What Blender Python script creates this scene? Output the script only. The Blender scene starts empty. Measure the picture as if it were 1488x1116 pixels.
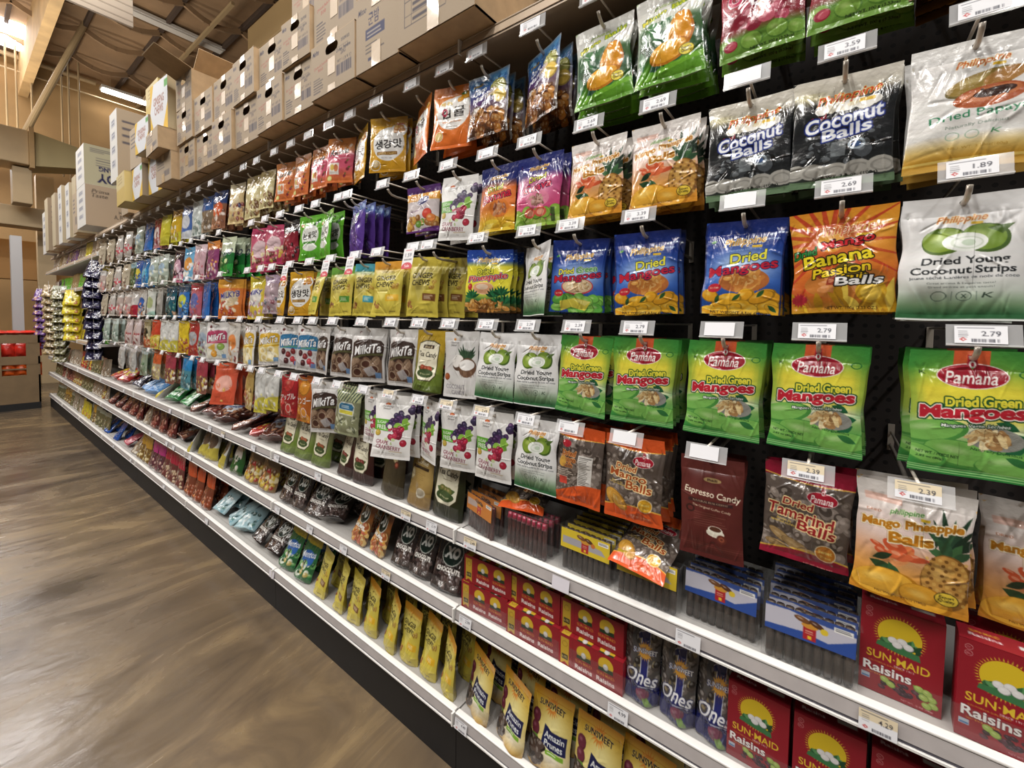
import bpy, math, random
import numpy as np
from mathutils import Vector, Matrix

# ---------------------------------------------------------------- camera
SC = bpy.context.scene
COL = SC.collection
IW, IH = 1488, 1116
EYE = (0.0, 0.0, 1.38)
cam_data = bpy.data.cameras.new('camera')
cam = bpy.data.objects.new('camera', cam_data)
COL.objects.link(cam)
cam_data.sensor_fit = 'HORIZONTAL'
cam_data.sensor_width = 36.0
cam_data.lens = 36.0 * 620.0 / IW
cam_data.shift_y = -65.0 / IW
cam_data.clip_start = 0.02
cam_data.clip_end = 200
R = ((0.7974, 0.6032, 0.0157), (0.0379, -0.0241, -0.9990), (-0.6022, 0.7972, -0.0421))
rx, dn, fw = (Vector(r).normalized() for r in R)
M = Matrix(((rx[0], -dn[0], -fw[0], EYE[0]), (rx[1], -dn[1], -fw[1], EYE[1]), (rx[2], -dn[2], -fw[2], EYE[2]), (0, 0, 0, 1)))
cam.matrix_world = M
SC.camera = cam

# ---------------------------------------------------------------- colour management, world, lights
SC.view_settings.view_transform = 'Standard'
SC.view_settings.look = 'None'
SC.view_settings.gamma = 1.0
SC.view_settings.exposure = -0.1
SC.view_settings.use_curve_mapping = False
SC.cycles.use_denoising = True
SC.cycles.max_bounces = 8
SC.cycles.transparent_max_bounces = 24
SC.cycles.sample_clamp_indirect = 4.0

world = bpy.data.worlds.new('store_ambient')
SC.world = world
world.use_nodes = True
bg = world.node_tree.nodes['Background']
bg.inputs[0].default_value = (1.0, 0.93, 0.84, 1)
bg.inputs[1].default_value = 0.09

def area_strip(x, y, z, length, width, power, along='Y', col=(1, 0.98, 0.955)):
    d = bpy.data.lights.new('strip_or_fill_light', 'AREA')
    d.shape = 'RECTANGLE'
    d.size, d.size_y = (width, length) if along == 'Y' else (length, width)
    d.energy = power
    d.color = col
    o = bpy.data.objects.new('strip_or_fill_light', d)
    COL.objects.link(o)
    o.location = (x, y, z)
    return o

# rows of strip lamps above the aisle, each with an added up-facing roof fill
for lx in (2.2, -0.6, -3.4, -6.2, -9.0, -11.8, -14.4):
    area_strip(lx, -0.25, 4.6, 2.5, 0.12, 118)
    up = area_strip(lx, -0.25, 4.75, 2.5, 0.3, 105, col=(1, 0.93, 0.82))
    up.rotation_euler = (math.pi, 0, 0)
for lx in (1.5, -1.5, -4.5, -8.5, -11.5):  # added row of fill lights, out of view, brightening ducts and price tags
    area_strip(lx, -3.8, 7.1, 2.6, 0.2, 170, col=(1, 0.96, 0.9))
area_strip(-15.4, 3.0, 7.2, 1.2, 0.2, 14)

# ---------------------------------------------------------------- small helpers
def srgb(h):
    if isinstance(h, str):
        h = h.lstrip('#')
        return np.array([int(h[i:i + 2], 16) / 255 for i in (0, 2, 4)])
    return np.array(h, float)

def lin(h):
    c = srgb(h)
    return tuple(np.where(c <= 0.04045, c / 12.92, ((c + 0.055) / 1.055) ** 2.4)) + (1.0,)

def tag(o, label=None, cat=None, group=None, kind=None):
    if label: o['label'] = label
    if cat: o['category'] = cat
    if group: o['group'] = group
    if kind: o['kind'] = kind
    return o

def link(name, data, parent=None, loc=None):
    o = bpy.data.objects.new(name, data)
    COL.objects.link(o)
    if parent: o.parent = parent
    if loc is not None: o.location = loc
    return o

def empty(name, loc=(0, 0, 0), rz=0.0):
    o = link(name, None, None, loc)
    o.rotation_euler = (0, 0, rz)
    o.empty_display_size = 0.05
    return o

def copy_tree(o, parent=None):
    c = o.copy(); COL.objects.link(c)
    if parent: c.parent = parent
    for ch in KIDS.get(o.name, ()):
        copy_tree_child(ch, c)
    return c

def copy_tree_child(ch, parent):
    d = ch.copy(); COL.objects.link(d); d.parent = parent
    for g in KIDS.get(ch.name, ()):
        copy_tree_child(g, d)

KIDS = {}
def kid(parent, child):
    child.parent = parent
    KIDS.setdefault(parent.name, []).append(child)
    return child

class MB:
    """collects boxes, bars and tubes into one mesh"""
    def __init__(s): s.v, s.f, s.m = [], [], []
    def add(s, vs, fs, m=0):
        n = len(s.v); s.v += [tuple(p) for p in vs]
        s.f += [tuple(i + n for i in f) for f in fs]; s.m += [m] * len(fs)
        return s
    def box(s, x0, y0, z0, x1, y1, z1, m=0, mat=None):
        vs = [(x, y, z) for z in (z0, z1) for y in (y0, y1) for x in (x0, x1)]
        if mat is not None: vs = [tuple(mat @ Vector(p)) for p in vs]
        return s.add(vs, [(0, 2, 3, 1), (4, 5, 7, 6), (0, 1, 5, 4), (2, 6, 7, 3), (0, 4, 6, 2), (1, 3, 7, 5)], m)
    def bar(s, a, b, w, h, m=0):
        a, b = Vector(a), Vector(b); d = (b - a).normalized()
        up = Vector((0, 0, 1)) if abs(d.z) < 0.95 else Vector((0, 1, 0))
        sx = d.cross(up).normalized(); sz = sx.cross(d)
        vs = [p + sx * (i * w / 2) + sz * (j * h / 2) for p in (a, b) for i, j in ((-1, -1), (1, -1), (1, 1), (-1, 1))]
        return s.add(vs, [(0, 3, 2, 1), (4, 5, 6, 7), (0, 1, 5, 4), (1, 2, 6, 5), (2, 3, 7, 6), (3, 0, 4, 7)], m)
    def tube(s, pts, r, n=8, m=0):
        pts = [Vector(p) for p in pts]; vs = []; prev = None
        for i, p in enumerate(pts):
            d = (pts[min(i + 1, len(pts) - 1)] - pts[max(i - 1, 0)]).normalized()
            if prev is None:
                prev = d.cross(Vector((0.31, 0.2, 0.93)) if abs(d.z) < 0.9 else Vector((1, 0, 0))).normalized()
            sx = (prev - d * prev.dot(d)).normalized(); prev = sx; sz = d.cross(sx)
            vs += [p + (sx * math.cos(t) + sz * math.sin(t)) * r for t in (2 * math.pi * k / n for k in range(n))]
        fs = [(i * n + k, i * n + (k + 1) % n, (i + 1) * n + (k + 1) % n, (i + 1) * n + k) for i in range(len(pts) - 1) for k in range(n)]
        fs += [tuple(range(n))[::-1], tuple((len(pts) - 1) * n + k for k in range(n))]
        return s.add(vs, fs, m)
    def mesh(s, name, mats, bevel=0.0, smooth=False):
        me = bpy.data.meshes.new(name)
        me.from_pydata(s.v, [], s.f)
        for mt in (mats if isinstance(mats, (list, tuple)) else [mats]): me.materials.append(mt)
        me.polygons.foreach_set('material_index', s.m)
        if smooth: me.polygons.foreach_set('use_smooth', [True] * len(s.f))
        me.update()
        return me
    def build(s, name, mats, parent=None, bevel=0.0, smooth=False, loc=None):
        o = link(name, s.mesh(name, mats, smooth=smooth), None, loc)
        if parent: kid(parent, o)
        if bevel:
            md = o.modifiers.new('soft_edges', 'BEVEL'); md.width = bevel; md.segments = 2; md.limit_method = 'ANGLE'
        return o

# ---------------------------------------------------------------- materials
MAT = {}
def principled(name, col=None, rough=0.5, metal=0.0, coat=0.0, spec=0.5, bump=0.0, bscale=60.0, emit=None, estr=0.0, vcol=False, var=0.0, vscale=8.0):
    m = bpy.data.materials.new(name); m.use_nodes = True
    nt = m.node_tree; b = nt.nodes['Principled BSDF']
    b.inputs['Roughness'].default_value = rough
    b.inputs['Metallic'].default_value = metal
    b.inputs['Coat Weight'].default_value = coat
    b.inputs['Coat Roughness'].default_value = 0.05
    b.inputs['Specular IOR Level'].default_value = spec
    if col is not None: b.inputs['Base Color'].default_value = lin(col)
    if vcol:
        a = nt.nodes.new('ShaderNodeAttribute'); a.attribute_name = 'print'
        nt.links.new(a.outputs['Color'], b.inputs['Base Color'])
    tc = None
    if bump or var:
        tc = nt.nodes.new('ShaderNodeTexCoord')
    if var and col is not None:
        n = nt.nodes.new('ShaderNodeTexNoise'); n.inputs['Scale'].default_value = vscale; n.inputs['Detail'].default_value = 6
        nt.links.new(tc.outputs['Object'], n.inputs['Vector'])
        r = nt.nodes.new('ShaderNodeValToRGB')
        c = srgb(col)
        r.color_ramp.elements[0].position = 0.3; r.color_ramp.elements[0].color = lin(np.clip(c * (1 - var), 0, 1))
        r.color_ramp.elements[1].position = 0.7; r.color_ramp.elements[1].color = lin(np.clip(c * (1 + var), 0, 1))
        nt.links.new(n.outputs['Fac'], r.inputs['Fac']); nt.links.new(r.outputs['Color'], b.inputs['Base Color'])
    if bump:
        n = nt.nodes.new('ShaderNodeTexNoise'); n.inputs['Scale'].default_value = bscale; n.inputs['Detail'].default_value = 4
        nt.links.new(tc.outputs['Object'], n.inputs['Vector'])
        bp = nt.nodes.new('ShaderNodeBump'); bp.inputs['Strength'].default_value = bump; bp.inputs['Distance'].default_value = 0.004
        nt.links.new(n.outputs['Fac'], bp.inputs['Height']); nt.links.new(bp.outputs['Normal'], b.inputs['Normal'])
    if emit is not None:
        b.inputs['Emission Color'].default_value = lin(emit); b.inputs['Emission Strength'].default_value = estr
    MAT[name] = m
    return m

def clear_plastic(name, tint=(0.97, 0.97, 0.97), body=0.06, rough=0.08):
    m = bpy.data.materials.new(name); m.use_nodes = True
    nt = m.node_tree; nt.nodes.clear()
    out = nt.nodes.new('ShaderNodeOutputMaterial')
    tr = nt.nodes.new('ShaderNodeBsdfTransparent'); tr.inputs[0].default_value = (*tint, 1)
    gl = nt.nodes.new('ShaderNodeBsdfGlossy'); gl.inputs['Roughness'].default_value = rough
    df = nt.nodes.new('ShaderNodeBsdfDiffuse'); df.inputs[0].default_value = (0.8, 0.8, 0.8, 1)
    m1 = nt.nodes.new('ShaderNodeMixShader'); m1.inputs[0].default_value = body
    m2 = nt.nodes.new('ShaderNodeMixShader')
    lw = nt.nodes.new('ShaderNodeLayerWeight'); lw.inputs[0].default_value = .5
    pw = nt.nodes.new('ShaderNodeMath'); pw.operation = 'POWER'; pw.inputs[1].default_value = 4.0
    nt.links.new(lw.outputs['Facing'], pw.inputs[0])
    fr = nt.nodes.new('ShaderNodeMath'); fr.operation = 'MULTIPLY_ADD'; fr.inputs[1].default_value = .4; fr.inputs[2].default_value = .035
    nt.links.new(pw.outputs[0], fr.inputs[0])
    nt.links.new(tr.outputs[0], m1.inputs[1]); nt.links.new(df.outputs[0], m1.inputs[2])
    nt.links.new(fr.outputs[0], m2.inputs[0]); nt.links.new(m1.outputs[0], m2.inputs[1]); nt.links.new(gl.outputs[0], m2.inputs[2])
    nt.links.new(m2.outputs[0], out.inputs[0])
    MAT[name] = m
    return m

FILM = principled('glossy_printed_film', vcol=True, rough=0.2, coat=0.4, spec=0.5, bump=0.45, bscale=48)
SATIN = principled('satin_printed_pouch', vcol=True, rough=0.34, spec=0.45, bump=0.18, bscale=45)
CLEARFILM = principled('clear_window_film', vcol=True, rough=0.14, coat=0.8, spec=0.5, bump=0.8, bscale=60)
BOARD = principled('printed_card', vcol=True, rough=0.38, spec=0.4)
CARTON = principled('corrugated_card', vcol=True, rough=0.75, spec=0.25, bump=0.08, bscale=120)
CARD_PLAIN = principled('plain_corrugated_card', '#b59a78', rough=0.78, spec=0.2, var=0.05, vscale=20)
CARD_IN = principled('plain_corrugated_card_inside', '#8f7a5e', rough=0.8, spec=0.2, var=0.05, vscale=20)
WHITE_MET = principled('white_powder_coat', '#d8d6d2', rough=0.32, spec=0.5)
RAIL = principled('grey_price_rail_plastic', '#989290', rough=0.3, spec=0.5, var=0.03, vscale=30)
RAIL_DK = principled('dark_rail_channel', '#4a4653', rough=0.4)
TOPRAIL = principled('beige_top_rail', '#a3917c', rough=0.4, var=0.04)
PEG_BACK = principled('dark_pegboard', '#2b2623', rough=0.7)
DARK_STEEL = principled('black_steel', '#0b0a0c', rough=0.6)
WIRE = principled('zinc_hook_wire', '#c4bbaf', rough=0.3, metal=0.35)
DECKM = principled('grey_shelf_deck', '#aaa7a3', rough=0.4)
TAPE = principled('brown_packing_tape', '#a38a68', rough=0.34, coat=0.2, bump=.4, bscale=30)
HOLDER = clear_plastic('clear_label_holder', body=0.32, rough=0.1)
CLEAR = clear_plastic('clear_tray_plastic', body=0.02, rough=0.06)
GUARD = clear_plastic('clear_shelf_guard', tint=(0.93, 0.93, 0.93), body=0.03, rough=0.05)
PAPER = principled('printed_paper_label', vcol=True, rough=0.5)

# ---------------------------------------------------------------- print painter (numpy canvas -> colour per vertex)
GLYPHS = {}
_tc = bpy.data.curves.new('lettering_source', 'FONT')
_to = bpy.data.objects.new('lettering_source', _tc)
COL.objects.link(_to)
def glyph(s, bold=0.0):
    k = (s, bold)
    if k not in GLYPHS:
        _tc.body = s; _tc.offset = bold; _tc.resolution_u = 3; _tc.space_line = 0.85; _tc.align_x = 'CENTER'
        bpy.context.view_layer.update()
        me = _to.evaluated_get(bpy.context.evaluated_depsgraph_get()).to_mesh()
        me.calc_loop_triangles()
        n = len(me.vertices); co = np.zeros(n * 3); me.vertices.foreach_get('co', co); co = co.reshape(-1, 3)[:, :2]
        t = np.zeros(len(me.loop_triangles) * 3, int); me.loop_triangles.foreach_get('vertices', t); t = t.reshape(-1, 3)
        if n:
            lo, hi = co.min(0), co.max(0); co = (co - lo) / np.maximum(hi - lo, 1e-6)
        GLYPHS[k] = (co, t)
        _to.evaluated_get(bpy.context.evaluated_depsgraph_get()).to_mesh_clear()
    return GLYPHS[k]

INK_SAT, INK_GAIN = 0.9, 0.88
class Cv:
    def __init__(s, w, h, k, base='#ffffff', seed=1):
        s.w, s.h, s.k = w, h, k
        s.W, s.H = max(4, int(round(w * k))), max(4, int(round(h * k)))
        s.a = np.empty((s.H, s.W, 3)); s.a[:] = srgb(base)
        s.r = random.Random(seed)
        s.parts = {}; s.sat, s.gain = INK_SAT, INK_GAIN
    def _win(s, x0, y0, x1, y1):
        k = s.k
        i0, i1 = max(0, int(math.floor(x0 * k))), min(s.W, int(math.ceil(x1 * k)) + 1)
        j0, j1 = max(0, int(math.floor(y0 * k))), min(s.H, int(math.ceil(y1 * k)) + 1)
        if i1 <= i0 or j1 <= j0: return None
        X, Y = np.meshgrid((np.arange(i0, i1) + .5) / k, (np.arange(j0, j1) + .5) / k)
        return i0, i1, j0, j1, X, Y
    def _put(s, win, m, col, al=1.0):
        i0, i1, j0, j1 = win[:4]
        m = (m.astype(float) * al)[..., None]
        s.a[j0:j1, i0:i1] = s.a[j0:j1, i0:i1] * (1 - m) + srgb(col) * m
    def rect(s, x0, y0, x1, y1, col, al=1.0):
        w = s._win(x0, y0, x1, y1)
        if w: s._put(w, (w[4] >= x0) & (w[4] <= x1) & (w[5] >= y0) & (w[5] <= y1), col, al)
        return s
    def grad(s, stops, x0=0, x1=None):
        y = (np.arange(s.H) + .5) / s.k
        ys = [p for p, _ in stops]; cs = np.array([srgb(c) for _, c in stops])
        g = np.stack([np.interp(y, ys, cs[:, i]) for i in range(3)], 1)
        i0, i1 = int(x0 * s.k), s.W if x1 is None else int(x1 * s.k)
        s.a[:, i0:i1] = g[:, None]
        return s
    def ell(s, cx, cy, rx, ry, col, rot=0, al=1.0, soft=0.0, ring=0.0):
        q = max(rx, ry) * (1 + soft) + 1
        w = s._win(cx - q, cy - q, cx + q, cy + q)
        if not w: return s
        c, n = math.cos(math.radians(rot)), math.sin(math.radians(rot))
        X, Y = w[4] - cx, w[5] - cy
        d = np.hypot((X * c + Y * n) / rx, (-X * n + Y * c) / ry)
        if soft: m = np.clip((1 + soft - d) / (2 * soft), 0, 1)
        else: m = d <= 1
        if ring: m = m & (d >= 1 - ring)
        s._put(w, m, col, al); return s
    def glow(s, cx, cy, rx, ry, col, al=1.0, p=1.0):
        w = s._win(0, 0, s.w, s.h)
        d = ((w[4] - cx) / rx) ** 2 + ((w[5] - cy) / ry) ** 2
        s._put(w, np.exp(-d ** p), col, al); return s
    def poly(s, pts, col, al=1.0):
        xs, ys = [p[0] for p in pts], [p[1] for p in pts]
        w = s._win(min(xs), min(ys), max(xs), max(ys))
        if not w: return s
        X, Y = w[4], w[5]; m = np.zeros(X.shape, bool)
        for (xa, ya), (xb, yb) in zip(pts, pts[1:] + pts[:1]):
            if ya == yb: continue
            m ^= ((Y < ya) != (Y < yb)) & (X < (xb - xa) * (Y - ya) / (yb - ya) + xa)
        s._put(w, m, col, al); return s
    def wave(s, y0, amp, n, col, below=True, ph=0.0, tilt=0.0):
        w = s._win(0, 0, s.w, s.h)
        e = y0 + amp * np.sin(w[4] / s.w * n * 2 * math.pi + ph) + tilt * (w[4] / s.w - .5)
        s._put(w, (w[5] >= e) if below else (w[5] <= e), col); return s
    def blobs(s, n, x0, y0, x1, y1, r0, r1, cols, asp=(0.5, 1.0), hi=None):
        for _ in range(n):
            r = s.r.uniform(r0, r1); c = s.r.choice(cols); ro = s.r.uniform(0, 180)
            x, y = s.r.uniform(x0, x1), s.r.uniform(y0, y1); a = s.r.uniform(*asp)
            s.ell(x, y, r, r * a, c, ro)
            if hi: s.ell(x - r * .2, y - r * .25, r * .45, r * a * .4, hi, ro, .55)
        return s
    def fruit(s, cx, cy, rx, ry, col, rot=0, hi='#ffffff', dk=None):
        dkc = srgb(col) * .72 if dk is None else srgb(dk)
        s.ell(cx, cy, rx, ry, dkc, rot)
        s.ell(cx - rx * .06, cy - ry * .08, rx * .9, ry * .88, col, rot)
        s.ell(cx - rx * .25, cy - ry * .3, rx * .35, ry * .25, hi, rot, .45, soft=.5); return s
    def leaf(s, x, y, L, wd, rot, col):
        c, n = math.cos(math.radians(rot)), math.sin(math.radians(rot)); p = []
        for t in np.linspace(0, 1, 9): p.append((t * L, -wd * math.sin(math.pi * t)))
        for t in np.linspace(1, 0, 9): p.append((t * L, wd * math.sin(math.pi * t)))
        return s.poly([(x + a * c - b * n, y + a * n + b * c) for a, b in p], col)
    def rays(s, cx, cy, r0, r1, n, col, wd=1.2, a0=0, a1=360):
        for i in range(n):
            a = math.radians(a0 + (a1 - a0) * i / n); c, d = math.cos(a), math.sin(a)
            s.poly([(cx + r0 * c - wd * d, cy + r0 * d + wd * c), (cx + r1 * c, cy + r1 * d), (cx + r0 * c + wd * d, cy + r0 * d - wd * c)], col)
        return s
    def barcode(s, x0, y0, x1, y1, col='#33333a', vertical=True):
        x = x0
        while x < x1:
            d = s.r.choice((.6, .9, 1.4)) * max(1, (x1 - x0) / 45)
            s.rect(x, y0, min(x + d, x1), y1, col); x += d * s.r.choice((1.7, 2.1, 2.6))
        return s
    def lines(s, x0, y0, x1, n, gap, col, th=.9, al=.8):
        for i in range(n):
            s.rect(x0, y0 + i * gap, x0 + (x1 - x0) * s.r.uniform(.6, 1), y0 + i * gap + th, col, al)
        return s
    def text(s, t, cx, cy, w, h, col, out=(), rot=0, sh=0.0, b=0.012, arc=0.0, al=1.0):
        b = round(b * .42, 4); out = [(r * .72, q) for r, q in out]
        co, tr = glyph(t, b)
        if not len(co): return s
        x = (co[:, 0] - .5) * w + sh * (co[:, 1] - .5) * h
        y = -(co[:, 1] - .5) * h - arc * (1 - (2 * co[:, 0] - 1) ** 2)
        c, n = math.cos(math.radians(rot)), math.sin(math.radians(rot))
        P = np.stack([cx + x * c - y * n, cy + x * n + y * c], 1) * s.k
        pad = int(max([r for r, _ in out] + [0]) * s.k) + 2
        lo = np.floor(P.min(0)).astype(int) - pad; hi = np.ceil(P.max(0)).astype(int) + pad
        m = np.zeros((hi[1] - lo[1] + 1, hi[0] - lo[0] + 1), bool)
        Q = P - lo
        for a, b_, c_ in Q[tr]:
            x0, y0 = np.floor(np.minimum(np.minimum(a, b_), c_)).astype(int); x1, y1 = np.ceil(np.maximum(np.maximum(a, b_), c_)).astype(int)
            X = np.arange(x0, x1 + 1)[None] + .5; Y = np.arange(y0, y1 + 1)[:, None] + .5
            e0 = (b_[0] - a[0]) * (Y - a[1]) - (b_[1] - a[1]) * (X - a[0])
            e1 = (c_[0] - b_[0]) * (Y - b_[1]) - (c_[1] - b_[1]) * (X - b_[0])
            e2 = (a[0] - c_[0]) * (Y - c_[1]) - (a[1] - c_[1]) * (X - c_[0])
            k = ((e0 >= 0) & (e1 >= 0) & (e2 >= 0)) | ((e0 <= 0) & (e1 <= 0) & (e2 <= 0))
            m[y0:y1 + 1, x0:x1 + 1] |= k[:m.shape[0] - y0, :m.shape[1] - x0]
        def comp(mask, colr):
            j0, i0 = max(0, lo[1]), max(0, lo[0]); j1, i1 = min(s.H, lo[1] + m.shape[0]), min(s.W, lo[0] + m.shape[1])
            if j1 <= j0 or i1 <= i0: return
            mm = (mask[j0 - lo[1]:j1 - lo[1], i0 - lo[0]:i1 - lo[0]] * al)[..., None]
            s.a[j0:j1, i0:i1] = s.a[j0:j1, i0:i1] * (1 - mm) + srgb(colr) * mm
        for r, colr in sorted(out, key=lambda o: -o[0]):
            rp = r * s.k; q = int(math.ceil(rp)); d = np.zeros_like(m)
            for dy in range(-q, q + 1):
                dx = int(math.sqrt(max(0, rp * rp - dy * dy)))
                row = np.zeros_like(m)
                ys, yd = max(0, -dy), max(0, dy); hh = m.shape[0] - abs(dy)
                if hh <= 0: continue
                src = m[ys:ys + hh]
                cs = np.cumsum(np.pad(src, ((0, 0), (dx + 1, dx))).astype(int), 1)
                row[yd:yd + hh] = (cs[:, 2 * dx + 1:] - cs[:, :-2 * dx - 1]) > 0
                d |= row
            comp(d, colr)
        comp(m, col)
        return s
    def mask_ell(s, name, cx, cy, rx, ry):
        s.parts[name] = lambda u, v: ((u - cx) / rx) ** 2 + ((v - cy) / ry) ** 2 <= 1
        return s
    def sample(s, U, V, px):
        """mean colour of the print around each vertex; U, V in mm"""
        r = max(0, int(round(px * s.k / 2 - .5)))
        a = s.a
        if r:
            for ax in (0, 1):
                p = np.pad(a, [(r + 1, r) if i == ax else (0, 0) for i in range(3)], mode='edge').cumsum(ax)
                n = a.shape[ax]
                a = (np.take(p, np.arange(2 * r + 1, 2 * r + 1 + n), ax) - np.take(p, np.arange(0, n), ax)) / (2 * r + 1)
        i = np.clip((U * s.k).astype(int), 0, s.W - 1); j = np.clip((V * s.k).astype(int), 0, s.H - 1)
        c = a[j, i]; g = c.mean(-1, keepdims=True)
        return np.clip((g + (c - g) * s.sat) * s.gain, 0, 1)

def sheet_mesh(name, co, quads, cols, mats, smooth=True):
    me = bpy.data.meshes.new(name)
    nv, nf = len(co), len(quads)
    me.vertices.add(nv); me.vertices.foreach_set('co', np.asarray(co, np.float32).ravel())
    me.loops.add(nf * 4); me.loops.foreach_set('vertex_index', np.asarray(quads, np.int32).ravel())
    me.polygons.add(nf); me.polygons.foreach_set('loop_start', np.arange(0, nf * 4, 4, dtype=np.int32))
    me.polygons.foreach_set('loop_total', np.full(nf, 4, np.int32))
    if smooth: me.polygons.foreach_set('use_smooth', np.ones(nf, bool))
    at = me.color_attributes.new('print', 'BYTE_COLOR', 'POINT')
    at.data.foreach_set('color_srgb', np.c_[cols, np.ones(nv)].astype(np.float32).ravel())
    me.materials.append(mats)
    me.update(calc_edges=True)
    return me

def sub_mesh(name, co, quads, cols, mat, keep):
    q = quads[keep]
    if not len(q): return None
    idx, inv = np.unique(q.ravel(), return_inverse=True)
    return sheet_mesh(name, co[idx], inv.reshape(-1, 4), cols[idx], mat)

def grid(nx, ny, flip=False):
    i = np.arange(ny)[:, None] * (nx + 1) + np.arange(nx)[None]
    q = np.stack([i, i + nx + 1, i + nx + 2, i + 1], -1).reshape(-1, 4)
    return q[:, ::-1] if flip else q

def vnoise(nx, ny, cx, cy, rs):
    """smooth random field on an (ny, nx) grid with cx by cy cells"""
    g = rs.normal(size=(cy + 1, cx + 1))
    def up(a, n, ax):
        m = a.shape[ax]; t = np.linspace(0, m - 1, n); i = np.minimum(t.astype(int), m - 2); f = t - i; f = f * f * (3 - 2 * f)
        sh = [1, 1]; sh[ax] = n; f = f.reshape(sh)
        return np.take(a, i, ax) * (1 - f) + np.take(a, i + 1, ax) * f
    return up(up(g, ny, 0), nx, 1)

# a packet: returns the list [(part name, mesh)], the first is the body
def packet_meshes(d, px, seed=0):
    w, h, T = d['w'], d['h'], d['t']
    k = min(3.0, 2.6 / px)
    cv = Cv(w, h, k, d.get('base', '#ffffff'), seed=d.get('seed', 3))
    d['paint'](cv)
    nx, ny = max(6, int(round(w / px))), max(8, int(round(h / px)))
    rs = np.random.RandomState(d.get('seed', 3) * 7 + seed)
    U, V = np.meshgrid(np.linspace(0, w, nx + 1), np.linspace(0, h, ny + 1))
    u = U / w * 2 - 1; hd, bt = d.get('head', 22), d.get('foot', 9)
    pouch = d.get('kind') == 'pouch'
    vv = np.clip((V - hd) / (h - hd - bt), 0, 1)
    if pouch:
        prof = np.clip(vv, 0, 1) ** 0.9 * (1 - np.clip((V - (h - 4)) / 4, 0, 1) * .15)
        side = np.clip(1 - np.abs(u) ** 3.2, 0, 1) ** .8
    else:
        prof = (np.clip(1 - np.abs(2 * vv - 1.08) ** 2.4, 0, 1)) ** .75
        side = np.clip(1 - np.abs(u) ** 2.6, 0, 1) ** .75
    z = T * prof * side
    lump = vnoise(nx + 1, ny + 1, max(4, int(w / d.get('lump', 26))), max(5, int(h / d.get('lump', 26))), rs)
    amp = d.get('wr', 1.0)
    z = z + lump * .11 * T * prof * side * amp
    nc = int(34 * amp)
    for _ in range(nc):
        if rs.rand() < .6:
            # creases fanning out from the seals
            top = rs.rand() < .55
            x0 = rs.uniform(-.95, .95) * w / 2 + w / 2; y0 = hd if top else h - bt
            ang = rs.uniform(-.5, .5); L = rs.uniform(.12, .4) * h; dx, dy = math.sin(ang), (1 if top else -1) * math.cos(ang)
        else:
            x0, y0 = rs.uniform(.1, .9) * w, rs.uniform(.15, .9) * h
            ang = rs.uniform(0, 6.28); L = rs.uniform(.1, .3) * h; dx, dy = math.cos(ang), math.sin(ang)
        a = (U - x0) * dx + (V - y0) * dy; b = -(U - x0) * dy + (V - y0) * dx
        b = b + .0025 * a * a * rs.uniform(-1, 1)
        wd = rs.uniform(1.2, 4.0) * max(1, px * .6)
        z += rs.choice((-1, 1)) * rs.uniform(.5, 1.7) * amp * np.exp(-(b / wd) ** 2) * np.clip(np.minimum((a + 4) / 8, (L - a) / (.6 * L)), 0, 1)
    z += vnoise(nx + 1, ny + 1, 3, 3, rs) * 1.6 * amp * np.clip(V / 30, .35, 1)
    # outline: sides draw in where the packet is full
    X = (U - w / 2) * (1 - .05 * prof * (1 if not pouch else .4)) + 1.3 * amp * vnoise(nx + 1, ny + 1, 1, 5, rs) * (np.abs(u) > .2)
    Z = -V + .6 * amp * np.sin(u * 3 + rs.rand() * 6)
    org = d.get('hang', 11) if not pouch or d.get('hung') else None
    Z0 = org if org is not None else h
    co = np.stack([X, -z, Z + Z0], -1).reshape(-1, 3) / 1000
    cols = cv.sample(U, V, px).reshape(-1, 3)
    q = grid(nx, ny)
    cu = (U[:-1, :-1] + U[1:, 1:]).ravel() / 2; cvv = (V[:-1, :-1] + V[1:, 1:]).ravel() / 2
    hole = np.zeros(len(q), bool)
    if org is not None and d.get('slot', True) and px <= 2:
        hole = ((cu - w / 2) / 4.5) ** 2 + ((cvv - org) / 4.0) ** 2 < 1
    # back sheet on a coarser grid
    st = max(1, int(round(6 / px)))
    ii = np.unique(np.r_[np.arange(0, nx + 1, st), nx]); jj = np.unique(np.r_[np.arange(0, ny + 1, st), ny])
    bX, bZ, bp = X[np.ix_(jj, ii)], Z[np.ix_(jj, ii)], (z * (.9 if not pouch else .95))[np.ix_(jj, ii)]
    edge = np.ones(bp.shape, bool); edge[1:-1, 1:-1] = False
    bY = -z[np.ix_(jj, ii)] + np.where(edge, 0, 1.9 * T * (prof * side)[np.ix_(jj, ii)] + .9)
    bco = np.stack([bX, bY, bZ + Z0], -1).reshape(-1, 3) / 1000
    bcol = np.tile(srgb(d.get('back', '#b8b4ac')), (len(bco), 1))
    bq = grid(len(ii) - 1, len(jj) - 1, True)
    if hole.any():
        bu, bv = U[np.ix_(jj, ii)], V[np.ix_(jj, ii)]
        c1 = (bu[:-1, :-1] + bu[1:, 1:]).ravel() / 2; c2 = (bv[:-1, :-1] + bv[1:, 1:]).ravel() / 2
        bq = bq[~(((c1 - w / 2) / 7) ** 2 + ((c2 - org) / 6) ** 2 < 1)]
    mat = d.get('mat', FILM)
    res = []
    used = hole.copy()
    if px <= 2:
        sel = (cvv < hd - 4) & ~hole; res.append(('top_seal', sub_mesh('top_seal', co, q, cols, mat, sel))); used |= sel
        if not pouch:
            sel = (cvv > h - bt) & ~used; res.append(('bottom_seal', sub_mesh('bottom_seal', co, q, cols, mat, sel))); used |= sel
        for nm, fn in cv.parts.items():
            sel = fn(cu, cvv) & ~used
            mm = sub_mesh(nm, co, q, cols, CLEARFILM, sel)
            if mm: res.append((nm, mm)); used |= sel
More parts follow.
